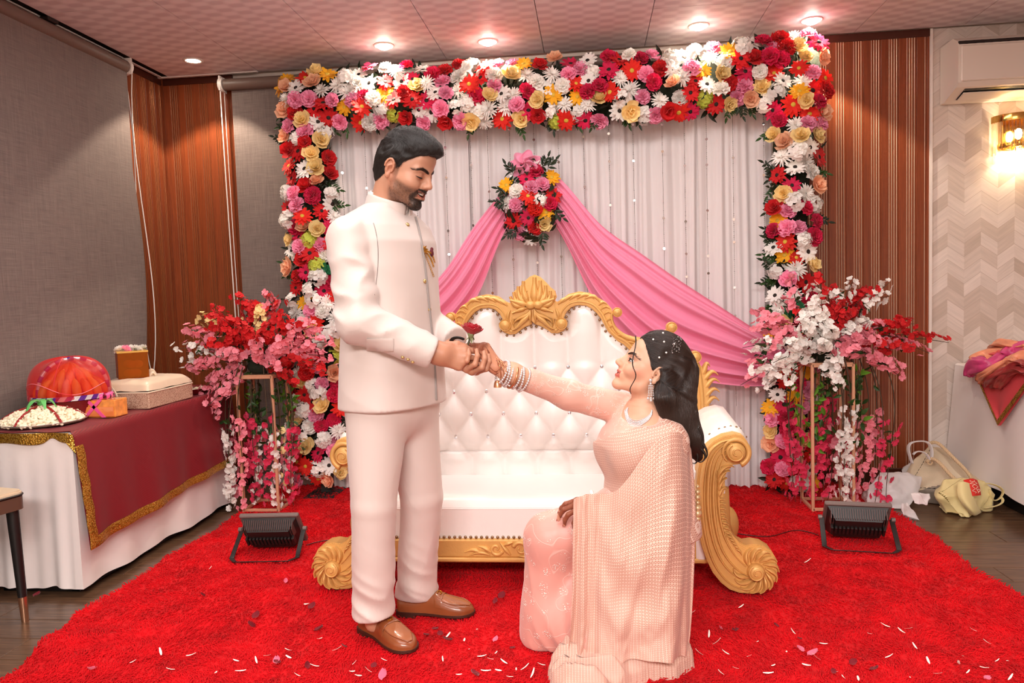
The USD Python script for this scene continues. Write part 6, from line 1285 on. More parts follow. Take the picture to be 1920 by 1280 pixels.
def hand_joints(curls, splay, thumb):
    out = []
    for (x, y, z, a, b, c, r), cu, sp_ in zip(FING, curls, splay):
        p = np.array([x, y, z]); ang = 0; P = [p]
        for L, k in zip((a, b, c), cu):
            ang += math.radians(k); d = np.array([math.cos(ang) * math.cos(sp_), math.cos(ang) * math.sin(sp_), -math.sin(ang)]); p = p + d * L / 1000 * 0.97; P.append(p)
        out.append((P, [r * 1.12, r * 1.0, r * 0.92, r * 0.78]))
    out.append(([np.array(t_) for t_ in thumb], [0.0125, 0.0105, 0.0095, 0.0078][:len(thumb)])); return out
def hand_field(q, joints, thick=1.0):
    d = ell(q, (0.0, 0, 0), (0.026, 0.0245, 0.0175))
    for x, y, z, *_, r in FING:
        d = smin(d, rc(q, (0.004, y * 0.42, 0.0), (x, y, z), 0.0150 * thick, 0.0112), 0.016)
    d = smin(d, rc(q, (0.02, 0.018, -0.006), tuple(joints[-1][0][0]), 0.015, 0.0135), 0.014)
    for P, rs in joints: d = smin(d, chain(q, P, rs, 0.004), 0.006)
    return d
def nails(t, under, joints, O, R, sc, mtl, flip=1):
    for P, rs in joints:
        a, b = np.array(P[-2]), np.array(P[-1]); d = (b - a) / np.linalg.norm(b - a); side = np.array([0, 1.0, 0]) if P is not joints[-1][0] else np.array([0, 0, 1.0]); n = np.cross(d, side); n /= np.linalg.norm(n)
        n = n if n[2] >= 0 or P is joints[-1][0] else -n; s_ = np.cross(n, d); c = b + n * rs[-1] * 0.80 + d * rs[-1] * 0.25
        u, v = np.meshgrid(np.linspace(-1, 1, 5), np.linspace(-1, 1, 5), indexing='ij'); G = c + u[..., None] * d * 0.0058 + v[..., None] * s_ * 0.0046 - (v ** 2)[..., None] * n * 0.0016 + n * 0.0012
        G[..., 1] *= flip; t.part('fingernail', gridmesh((G * sc) @ R.T + O), mtl, True, under=under)
def strands(name, t, mtl, mesh, n, L, flow, r, wid=0.0007, seg=5, lift=0.0015, under=None, ok=None):
    """hairs laid over a surface along flow(p, normal)"""
    v, f, nn = meshkit.arrays(mesh, True); tri = v[f]; ar = np.linalg.norm(np.cross(tri[:, 1] - tri[:, 0], tri[:, 2] - tri[:, 0]), axis=1); k = r.choice(len(f), n, p=ar / ar.sum())
    b = r.dirichlet((1, 1, 1), n); p = (tri[k] * b[:, :, None]).sum(1); q = (nn[f[k]] * b[:, :, None]).sum(1); q /= np.linalg.norm(q, axis=1, keepdims=True)
    if ok is not None: m = ok(p, q); p, q = p[m], q[m]
    from scipy.spatial import cKDTree
    tree = cKDTree(v); P = [p + q * 0.0003]; cur = p.copy(); off = r.uniform(0, lift, len(p)); ln = L * r.uniform(0.6, 1.2, len(p)) / seg; ph = r.normal(0, 0.12, len(p))
    for i in range(seg):
        nq = nn[tree.query(cur)[1]]; d = flow(cur, nq); d = d - nq * (d * nq).sum(1, keepdims=True); d /= np.linalg.norm(d, axis=1, keepdims=True) + 1e-9; sd = np.cross(nq, d); d = d + sd * ph[:, None]
        cur = cur + d * ln[:, None]; j = tree.query(cur)[1]; cur = cur - nn[j] * ((cur - v[j]) * nn[j]).sum(1, keepdims=True) * 0.8; P.append(cur + nn[j] * (0.0006 + off * math.sin(PI * (i + 1) / (seg + 0.3)))[:, None])
    P = np.stack(P, 1); bc = UsdGeom.BasisCurves.Define(stage, fresh(under or t.path, name)); bc.CreateTypeAttr('linear'); m = P.shape[1]
    bc.CreateCurveVertexCountsAttr(Vt.IntArray.FromNumpy(np.full(len(P), m, np.int32))); bc.CreatePointsAttr(Vt.Vec3fArray.FromNumpy(t.local(P.reshape(-1, 3)).astype(np.float32)))
    w = np.tile(np.linspace(1, 0.35, m).astype(np.float32) * wid, len(P)); bc.CreateWidthsAttr(Vt.FloatArray.FromNumpy(w)); bc.SetWidthsInterpolation('vertex'); UsdShade.MaterialBindingAPI.Apply(bc.GetPrim()).Bind(mtl); bc.GetPrim().SetCustomDataByKey('kind', 'stuff')
def mixc(a, b, w): return a + (np.asarray(b) - a) * np.clip(w, 0, 1)[:, None]
sstep = lambda x, a, b: (lambda t_: t_ * t_ * (3 - 2 * t_))(np.clip((x - a) / (b - a), 0, 1))
M_hair = plain('black_hair', lin(24, 16, 13), 0.32, specular_ior_level=0.6); M_skin = skin_mat('skin')
M_hairb = plain('hair_base', lin(20, 14, 12), 0.7); M_lash = plain('lash_black', lin(14, 9, 8), 0.6); M_eyew = plain('eye_white', lin(236, 230, 226), 0.15); M_iris = plain('iris_brown', lin(42, 22, 14), 0.1); M_tooth = plain('tooth', lin(242, 234, 222), 0.2)
M_nailp = plain('nail_pink', lin(226, 166, 146), 0.25)

# ================================================================ the man
man = Thing('person', 'standing man in cream bandhgala suit and brown loafers holding the woman\'s hand', 'person', None, (-0.67, 2.43, 0))
mF, mR = np.array([0.906, -0.423, 0]), np.array([-0.423, -0.906, 0]); mO = np.array([-0.665, 2.43, 0])
al, be = math.radians(17), math.radians(20); hf = np.array([math.cos(be) * math.cos(al), -math.cos(be) * math.sin(al), -math.sin(be)]); hl = np.array([math.sin(al), math.cos(al), 0.0]); hl = hl - hf * (hf @ hl); hl /= np.linalg.norm(hl); Hm = np.stack([hf, hl, np.cross(hf, hl)], 1)
HS = 0.93; ear_px = W(729.5, 312, 2.33); Cm = ear_px - Hm @ np.array([-0.012, -0.078, -0.002]) * HS
neck_m = [Cm + Hm @ np.array([-0.028, 0, -0.05]), np.array([-0.662, 2.435, 1.43])]
wr_near = W(824, 662, 2.27); Hn_o = W(818, 664, 2.268)
def mq(p):
    q = (p - Cm) @ Hm / HS; q[:, 0] -= 0.11 * np.clip(q[:, 2] + 0.02, 0, 0.2); return q
def man_skin(p):
    q = mq(p)
    d = head_field(q, False, 1.0, 1.08) * HS
    return smin(d, rc(p, neck_m[0], neck_m[1], 0.056, 0.062), 0.025)
lo, hi = Cm - [0.16, 0.16, 0.24], Cm + [0.18, 0.16, 0.16]
hd = nets(man_skin, lo, hi, 0.0022)
# hands
jn = hand_joints([(26, 40, 22), (34, 46, 26), (46, 56, 30), (54, 60, 34)], [0.06, 0.0, -0.05, -0.1], [(0.036, 0.034, -0.008), (0.062, 0.042, -0.006), (0.088, 0.037, -0.008), (0.107, 0.029, -0.010)])
Rn = frame3(np.array([0.95, 0.20, -0.16]), np.array([0.10, -0.97, 0.22])); On = Hn_o
jf = hand_joints([(30, 58, 38), (34, 60, 38), (36, 60, 38), (40, 58, 36)], [0.08, 0.02, -0.04, -0.1], [(0.036, 0.036, -0.010), (0.062, 0.05, -0.016), (0.09, 0.052, -0.026), (0.106, 0.045, -0.036)])
Of = W(856, 677, 2.372); Rf = frame3(np.array([0.62, -0.70, -0.22]), np.array([-0.10, -0.30, -0.95]))
def flipq(q): q = q.copy(); q[:, 1] *= -1; return q
near_arm = [W(795, 650, 2.262), W(826, 662, 2.268)]
fl_ = lambda p: smin(hand_field((p - On) @ Rn / 0.98, jn) * 0.98, rc(p, near_arm[0], near_arm[1] + [0.004, 0, -0.001], 0.038, 0.033), 0.02)
far_arm = [W(836, 640, 2.44), W(855, 674, 2.375)]
ff_ = lambda p: smin(hand_field(flipq((p - Of) @ Rf), jf), rc(p, far_arm[0], far_arm[1], 0.029, 0.024), 0.012)
hn_m = nets(fl_, np.minimum(On - 0.06, near_arm[0] - 0.05), On + [0.19, 0.13, 0.09], 0.0026); hf_m = nets(ff_, np.minimum(Of - [0.05, 0.16, 0.14], far_arm[0] - 0.05), Of + [0.19, 0.1, 0.1], 0.0026)
def brow_d(q):
    a = np.abs(q[:, 1]); yy = np.array([0.009, 0.018, 0.028, 0.038, 0.048, 0.057]); c = np.array([0.0125, 0.0165, 0.0195, 0.0205, 0.0175, 0.011]); h = np.array([0.0034, 0.0050, 0.0050, 0.0042, 0.0030, 0.0012])
    return np.abs(q[:, 2] - np.interp(a, yy, c)) - np.where((a > 0.008) & (a < 0.058), np.interp(a, yy, h), -1)
def man_tint(v, nrm):
    base = np.array(lin(192, 140, 114)); T = np.tile(base, (len(v), 1)); q = mq(v); near_h = np.linalg.norm(q, axis=1) < 0.2; a = np.abs(q[:, 1])
    n1 = meshkit.noise(v * 420, 3); n2 = meshkit.noise(v * 1300, 5)
    # stubble on jaw, cheeks and upper lip
    line = -0.028 - 0.016 * sstep(q[:, 0], 0.01, 0.075); reg = sstep(line - q[:, 2], -0.006, 0.012) * sstep(q[:, 0], -0.012, 0.012) * (1 - 0.75 * sstep(-q[:, 2], 0.125, 0.15))
    reg = np.maximum(reg, sstep(q[:, 0], 0.0, 0.012) * sstep(0.026 - q[:, 0], 0, 0.008) * sstep(0.03 - q[:, 2], 0, 0.02) * (q[:, 2] > -0.06))
    lip_zone = (a < 0.028) & (q[:, 2] > -0.080) & (q[:, 2] < -0.053) & (q[:, 0] > 0.085)
    cheek = sstep(a, 0.025, 0.035) * 0
    T = mixc(T, lin(96, 66, 50), np.where(near_h & ~lip_zone, reg * (0.62 + 0.38 * n2), 0) * (0.9))
    goat = sstep(0.034 - a, 0, 0.012) * sstep(-0.077 - q[:, 2], -0.002, 0.006) * sstep(q[:, 0], 0.045, 0.065)
    T = mixc(T, lin(34, 24, 20), np.where(near_h, goat * (0.72 + 0.28 * n2), 0) * 0.95)
    mous = sstep(0.031 - a, 0, 0.007) * sstep(q[:, 2] + 0.0575 + 0.0 * a, 0, 0.004) * sstep(-0.043 - q[:, 2], 0, 0.003) * (q[:, 0] > 0.08); T = mixc(T, lin(30, 21, 18), np.where(near_h, mous * (0.8 + .2 * n2), 0))
    side_m = sstep(a, 0.024, 0.028) * sstep(0.036 - a, 0, 0.005) * (q[:, 2] < -0.05) * (q[:, 2] > -0.09) * (q[:, 0] > 0.06); T = mixc(T, lin(44, 30, 25), np.where(near_h, side_m * 0.8, 0))
    lz = q[:, 2] - 0.007 * (a / 0.026) ** 2; lip = ((a < 0.026) & (lz < -0.0555) & (lz > -0.0775) & (q[:, 0] > 0.0845)); T = mixc(T, lin(166, 96, 82), np.where(near_h & lip, 0.85, 0))
    ew = sstep(0.016 - np.linalg.norm(np.stack([q[:, 0] - 0.08, a - 0.0315, q[:, 2] + 0.0035], 1), axis=1), -0.006, 0.002); T = mixc(T, lin(158, 102, 78), np.where(near_h, ew * 0.5, 0))
    T = mixc(T, lin(196, 120, 92), np.where(near_h, sstep(a, 0.068, 0.075) * 0.35, 0))
    T = mixc(T, lin(40, 28, 22), np.where(near_h & (q[:, 0] > 0.04), sstep(-brow_d(q), -0.001, 0.0012) * 0.7, 0))
    far = ~near_h; T = mixc(T, lin(186, 128, 100), np.where(far, 0.5 + 0.3 * n1, 0)); return T
cuff_n, cuff_f = near_arm[0], far_arm[0]
def man_core(p):      # the body beneath the suit, from neck to ankles
    d = rc(p, neck_m[1], mO + [0, 0, 1.30], 0.062, 0.09); d = smin(d, rc(p, mO + mR * 0.07 + [0, 0, 1.28], mO + mR * 0.05 + [0, 0, 0.86], 0.085, 0.085), 0.05); d = smin(d, rc(p, mO - mR * 0.07 + [0, 0, 1.28], mO - mR * 0.05 + [0, 0, 0.86], 0.085, 0.085), 0.05)
    d = smin(d, chain(p, [mO + mR * 0.14 + [0, 0, 1.33], W(678, 603, 2.235), cuff_n, near_arm[1]], [0.042, 0.036, 0.030, 0.028], 0.02), 0.03); d = smin(d, chain(p, [mO - mR * 0.14 + [0, 0, 1.33], W(782, 596, 2.585), cuff_f, far_arm[1]], [0.042, 0.036, 0.028, 0.024], 0.02), 0.03)
    d = smin(d, chain(p, [mO + mR * 0.082 + [0, 0, 0.82], W(700, 945, 2.33), W(701, 1168, 2.37)], [0.07, 0.05, 0.03], 0.02), 0.03); return smin(d, chain(p, [mO - mR * 0.082 + [0, 0, 0.82], W(786, 930, 2.52), W(781, 1132, 2.60)], [0.07, 0.05, 0.03], 0.02), 0.03)
mcore = nets(man_core, (-0.95, 2.14, 0.03), (-0.40, 2.76, 1.50), 0.008)
bv, bf = fuse([hd, mcore, hn_m, hf_m]); T = man_tint(bv, None)
mb = man.part('body', (bv, bf), M_skin, True, tint=T)
nails(man, mb, jn, On, Rn, 0.98, M_nailp); nails(man, mb, jf, Of, Rf, 1.0, M_nailp, flip=-1)
def hw(P):
    P = np.array(P, float); P[..., 0] += 0.11 * np.clip(P[..., 2] + 0.02, 0, 0.2); return (P * HS) @ Hm.T + Cm
for s in (-1, 1):
    man.part('eye', ball(hw((0.0775, s * 0.0315, -0.0035)), 0.0132 * HS, 2), M_eyew, True)
    man.part('eyelashes', tube(hw([(0.0775 + 0.0146 * math.cos(t_) * 0.98, s * (0.0315 + 0.0146 * math.sin(t_)), -0.0076 - 0.0012 * math.cos(2 * t_)) for t_ in np.linspace(-0.85, 1.15, 12)] + [(0.074, s * 0.0495, -0.0045), (0.070, s * 0.053, -0.0025)]), np.array([.4, .8, 1, 1.1, 1.2, 1.3, 1.3, 1.3, 1.2, 1.1, 1, .9, .7, .4]) * 0.0017, 6), M_lash, True)
for k in range(-5, 6):
    ay = k * 0.0048; man.part('tooth', xf(box(-0.0022, 0.0022, -0.0022, 0.0022, -0.0048, 0.0042, 0.0012), Hm @ rotm(0, 0, k * 0.2), hw((0.0940 - 0.0095 * (ay / 0.019) ** 2, ay, -0.0610 + 0.0048 * (ay / 0.021) ** 2)), HS), M_tooth, False)
# hair: full at the crown, swept over the forehead, clipped at the nape
xl_z = np.array([-0.12, -0.095, -0.07, -0.045, -0.03, -0.015, 0.0, 0.02, 0.04, 0.055, 0.068, 0.08, 0.095, 0.12]); xl_x = np.array([-0.085, -0.078, -0.066, -0.044, -0.036, 0.012, 0.022, 0.026, 0.040, 0.058, 0.082, 0.105, 0.13, 0.15])
def man_hair(p):
    q = mq(p); a = np.abs(q[:, 1])
    d = ell(q, (-0.014, 0, 0.042), (0.1015, 0.082, 0.097)); d = smin(d, ell(q, (-0.055, 0, -0.01), (0.048, 0.062, 0.075)), 0.03)
    d = smin(d, ell(q, (0.045, 0.0, 0.094), (0.060, 0.060, 0.036)), 0.03); d = smin(d, ell(q, (-0.02, 0, 0.10), (0.07, 0.06, 0.044)), 0.03)
    d = smin(d, rc(q, (0.02, -0.045, 0.085), (0.094, 0.01, 0.083), 0.024, 0.016), 0.02)
    d = d - 0.0025 * (meshkit.noise((q * [30, 110, 70]), 4) - 0.5) * 2
    cut = q[:, 0] - np.interp(q[:, 2] - 0.10 * np.clip(a - 0.04, 0, 1) * 0, xl_z, xl_x) - 0.0 * a
    earhole = -ell(np.stack([q[:, 0], a, q[:, 2]], 1), (-0.008, 0.088, -0.008), (0.024, 0.024, 0.035))
    return smax(smax(d, cut * 0.7, 0.006), earhole, 0.006) * HS
hm = nets(man_hair, Cm - [0.15, 0.14, 0.15], Cm + [0.17, 0.14, 0.18], 0.0028); man_hair_p = man.part('hair', hm, M_hairb, True)
rh = np.random.default_rng(61)
def flow_m(p, n): q = (p - Cm) @ Hm; top = sstep(q[:, 2], 0.04, 0.09)[:, None]; return (Hm[:, 0] * 0.55 - Hm[:, 1] * 0.6)[None] * top * np.where(q[:, :1] > -0.02, 1, -0.6) + (-Hm[:, 2] * 1.0 - Hm[:, 0] * 0.5)[None] * (1 - top) + rh.normal(0, 0.14, p.shape)
M_strand = plain('hair_strand', lin(36, 29, 27), 0.3, specular_ior_level=0.8)
strands('hair_strands', man, M_strand, hm, 9000, 0.034, flow_m, rh, 0.0008, 5, 0.003, under=man_hair_p)
for sg in (-1, 1):
    strands('eyebrow', man, M_hair, hd, 90000, 0.009, lambda p, n: np.tile(Hm[:, 1] * sg + Hm[:, 2] * 0.35 - Hm[:, 0] * 0.4, (len(p), 1)) + rh.normal(0, .15, p.shape), rh, 0.0006, 3, 0.0014, under=mb, ok=lambda p, n: (brow_d(mq(p)) < 0) & (((p - Cm) @ Hm)[:, 1] * sg > 0) & (((p - Cm) @ Hm)[:, 0] > 0.04))
# beard: short dense hairs on chin, jaw and lip
hn_ = meshkit.arrays(hd, True)
def beard_ok(p, n):
    q = mq(p); a = np.abs(q[:, 1]); chin = (q[:, 2] < -0.079) & (a < 0.034) & (q[:, 0] > 0.045) & (q[:, 2] > -0.125); ml = (q[:, 2] < -0.043) & (q[:, 2] > -0.056) & (a < 0.030) & (q[:, 0] > 0.078)
    sd = (q[:, 2] < -0.05) & (a > 0.024) & (a < 0.036) & (q[:, 2] > -0.085) & (q[:, 0] > 0.06); jaw = (q[:, 2] < -0.045 - 0.25 * np.clip(q[:, 0] - 0.03, 0, 1)) & (q[:, 0] > 0.0) & (q[:, 2] > -0.115) & (rh.random(len(q)) < 0.12)
    return chin | ml | sd | jaw
strands('beard', man, M_hair, hd, 50000, 0.0042, lambda p, n: np.tile(-Hm[:, 2] + Hm[:, 0] * 0.3, (len(p), 1)) + n * 0.2 + rh.normal(0, .3, p.shape), rh, 0.0004, 3, 0.0012, under=mb, ok=beard_ok)
# jacket
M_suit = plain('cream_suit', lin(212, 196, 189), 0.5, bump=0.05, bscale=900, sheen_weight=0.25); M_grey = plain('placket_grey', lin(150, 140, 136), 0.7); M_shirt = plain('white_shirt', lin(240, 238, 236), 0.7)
jz = np.array([0.793, 0.85, 0.95, 1.05, 1.15, 1.25, 1.33, 1.38, 1.412, 1.435, 1.455]); ja = np.array([0.147, 0.147, 0.143, 0.136, 0.134, 0.138, 0.138, 0.122, 0.102, 0.08, 0.066]); jb = np.array([0.198, 0.194, 0.186, 0.178, 0.178, 0.186, 0.192, 0.186, 0.150, 0.105, 0.07]); jcx = np.array([0.0, 0.002, 0.004, 0.008, 0.008, 0.0, -0.008, -0.014, -0.016, -0.010, 0.0])
sh_n, el_n = mO + mF * -0.004 + mR * 0.174 + [0, 0, 1.338], W(671, 603, 2.222)
sh_f, el_f, wr_f = mO + mF * -0.022 - mR * 0.165 + [0, 0, 1.338], W(782, 596, 2.585), W(853, 640, 2.43)
def mloc(p): d = p - mO; return np.stack([d @ mF, d @ mR, p[:, 2]], 1)
def fold(p, sc, sd): return 1 - np.abs(meshkit.noise(p * sc, sd) * 2 - 1)
def sleeve(p, a, b, c, ra, rb, rc2):
    d = chain(p, [a, b, c], [ra, rb, rc2], 0.03); cut = (p - c) @ ((c - b) / np.linalg.norm(c - b)); return smax(d, cut, 0.006)
cn = W(812, 661, 2.262)
def jacket(p):
    q = mloc(p); d = loftf(q, jz, jcx, 0 * jz, ja, jb, 2.35)
    fz = fold(np.stack([q[:, 0] * 6, q[:, 1] * 6, q[:, 2] * 9 + 3 * q[:, 0]], 1), 1.0, 2); d = d - 0.003 * (fz - 0.5)
    d = smax(d, -np.maximum(np.abs(q[:, 1] - 0.06) - 0.0022, np.maximum(q[:, 2] - 1.02, q[:, 0] + 0.05)), 0.004)
    nk = mO + mF * -0.012 + [0, 0, 1.392]; d = smin(d, rc(p, nk + mR * 0.05, sh_n + [0, 0, 0.012], 0.050, 0.054), 0.03); d = smin(d, rc(p, nk - mR * 0.05, sh_f + [0, 0, 0.012], 0.050, 0.054), 0.03)
    s1 = sleeve(p, sh_n, el_n, cn, 0.068, 0.060, 0.049)
    el = np.exp(-(np.linalg.norm(p - el_n - [0.03, 0, 0.05], axis=1) / 0.14) ** 2)
    ax = (p - el_n) @ np.array([-0.55, 0.1, 0.83]); s1 = s1 - (0.008 + 0.016 * el) * (fold(np.stack([p[:, 0] * 9 + p[:, 2] * 14, p[:, 1] * 7, p[:, 2] * 12 - p[:, 0] * 10], 1), 1.0, 9) - 0.45)
    s2 = sleeve(p, sh_f, el_f, wr_f, 0.068, 0.060, 0.050) - 0.004 * (fold(p * 13, 1.0, 6) - 0.45)
    return smin(smin(d, s1, 0.005), s2, 0.012)
jm = nets(jacket, (-1.0, 2.12, 0.76), (-0.36, 2.78, 1.52), 0.0062); man.part('jacket', jm, M_suit, True)
# stand collar with the shirt inside it
def collar(t, nm, mtl, r_, z0f, z0b, h, thick, gap, cc):
    th = np.linspace(gap, 2 * PI - gap, 60); P = np.zeros((60, 6, 3))
    for j, s in enumerate(np.linspace(0, 1, 6)):
        rr = r_ - 0.004 * s; ctr = cc + np.array([0.012, -0.004, 0]) * s
        z = z0b + (z0f - z0b) * (0.5 + 0.5 * np.cos(th)) + h * s
        P[:, j] = ctr + np.cos(th)[:, None] * mF * rr * 1.04 + np.sin(th)[:, None] * mR * rr * 0.96; P[:, j, 2] = z
    t.part(nm, gridmesh(P, thick), mtl, True)
ncc = np.array([-0.657, 2.434, 0]); collar(man, 'collar', M_suit, 0.0735, 1.408, 1.462, 0.042, 0.006, 0.16, ncc); collar(man, 'shirt_collar', M_shirt, 0.067, 1.416, 1.468, 0.040, 0.003, 0.05, ncc)
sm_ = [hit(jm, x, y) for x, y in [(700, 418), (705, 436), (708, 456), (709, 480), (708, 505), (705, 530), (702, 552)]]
man.part('armhole_seam', tube(spline(np.array([h[0] + h[1] * 0.0002 for h in sm_]), 40), 0.0014, 6), M_grey, True)  # seam drawn in grey, the shade of its groove put into the colour
# placket shadow line, buttons, pocket, brooch and pocket square
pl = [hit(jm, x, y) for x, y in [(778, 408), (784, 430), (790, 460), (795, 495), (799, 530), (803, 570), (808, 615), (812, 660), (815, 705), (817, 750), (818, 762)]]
pp = np.array([h[0] + h[1] * 0.0035 for h in pl if h is not None and h[0][1] > 2.285]); man.part('placket_edge', tube(spline(pp, 50), 0.0018, 6, ry=0.0035), M_grey, True)  # shadow under the jacket overlap, modelled as a grey line
M_btn = plain('gold_button', lin(222, 190, 130), 0.25, metallic=0.7); M_brooch = plain('brooch_gold', lin(196, 140, 50), 0.25, metallic=0.9); M_winec = plain('wine_cloth', lin(96, 16, 30), 0.7)
for x, y in [(764, 421), (796, 527), (805, 580), (809, 640)]:
    h = hit(jm, x, y)
    if h and h[0][1] > 2.285: man.part('button', xf(lathe([(0.0008, 0.005), (0.004, 0.0048), (0.0065, 0.003), (0.0072, 0.0)], 14), aim(h[1]), h[0]), M_btn, True)
for x, y in [(755, 669), (765, 673), (774, 678)]:
    h = hit(jm, x, y)
    if h: man.part('cuff_button', xf(lathe([(0.0008, 0.005), (0.004, 0.0045), (0.0058, 0.0)], 12), aim(h[1]), h[0]), M_btn, True)
rows = [[hit(jm, x, y) for x in np.linspace(688, 738, 10)] for y in np.linspace(634, 657, 5)]
man.part('pocket_flap', gridmesh(np.array([[h[0] + h[1] * 0.0022 for h in r_] for r_ in rows]), 0.0025), M_suit, True)
h = hit(jm, 793, 468)
if h:
    R = aim(h[1]); man.part('brooch', cat([xf(ball((0, 0, 0.004), (0.006, 0.011, 0.004), 1), R, h[0])] + [xf(leaf(0.016, 0.007, -0.2, 3), R @ rotm(0, -0.3, a), h[0] + h[1] * 0.003) for a in np.linspace(0, 2 * PI, 7)[:-1]]), M_brooch, False)
    for pts in [[(794, 472), (800, 488), (806, 504), (811, 518)], [(796, 472), (805, 484), (811, 500)], [(797, 470), (808, 478), (813, 492)]]:
        Q = [hit(jm, *p) for p in pts]; Q = np.array([k[0] + k[1] * 0.004 for k in Q if k])
        if len(Q) > 2: C_ = spline(Q, 26); man.part('brooch_chain', cat([xf(trimesh.creation.torus(0.0022, 0.0007, major_sections=8, minor_sections=5), aim((0.3 * (k % 2), -1, 0.5 * (-1) ** k)), c) for k, c in enumerate(C_)]), M_brooch, True)
h = hit(jm, 808, 474)
if h: man.part('pocket_square', cat([xf(ball((0, 0, 0.003), (0.010, 0.013, 0.005), 2), aim(h[1]), h[0]), xf(ball((0.004, 0.012, 0.003), (0.006, 0.007, 0.005), 1), aim(h[1]), h[0])]), M_winec, True)
# trousers
hipn, hipf = mO + mR * 0.082 + [0, 0, 0.80], mO - mR * 0.082 + [0, 0, 0.80]; knn, knf = W(700, 945, 2.33), W(790, 930, 2.52); ann, anf = W(701, 1150, 2.365), W(781, 1114, 2.60)
def trousers(p):
    d1 = chain(p, [hipn, knn, ann], [0.102, 0.071, 0.060], 0.008); d2 = chain(p, [hipf, knf, anf], [0.102, 0.071, 0.064], 0.008)
    c1, c2 = p[:, 2] - (ann[2] - 0.006 + 0.05 * (p[:, 0] - ann[0])), p[:, 2] - (anf[2] - 0.004)
    g = lambda c, s: 0.0070 * (fold(np.stack([p[:, 0] * 7 + s, p[:, 1] * 9, p[:, 2] * 4 + p[:, 0] * 5], 1), 1.0, 12 + int(s)) - 0.4) + 0.020 * np.clip(1 - (p[:, 2] - 0.08) / 0.34, 0, 1) ** 1.5 * (fold(np.stack([p[:, 0] * 8, p[:, 1] * 8, p[:, 2] * 17 + 9 * p[:, 0]], 1), 1.0, 30 + int(s)) - 0.4)
    d1, d2 = smax(d1 - g(0, 0), -c1, 0.008), smax(d2 - g(0, 3), -c2, 0.008)
    d = smin(d1, d2, 0.014); q = mloc(p); return smin(d, ell(q, (0, 0, 0.80), (0.125, 0.165, 0.13)), 0.03)
tm = nets(trousers, (-0.92, 2.16, 0.05), (-0.42, 2.74, 0.9), 0.0065); man.part('trousers', tm, M_suit, True)
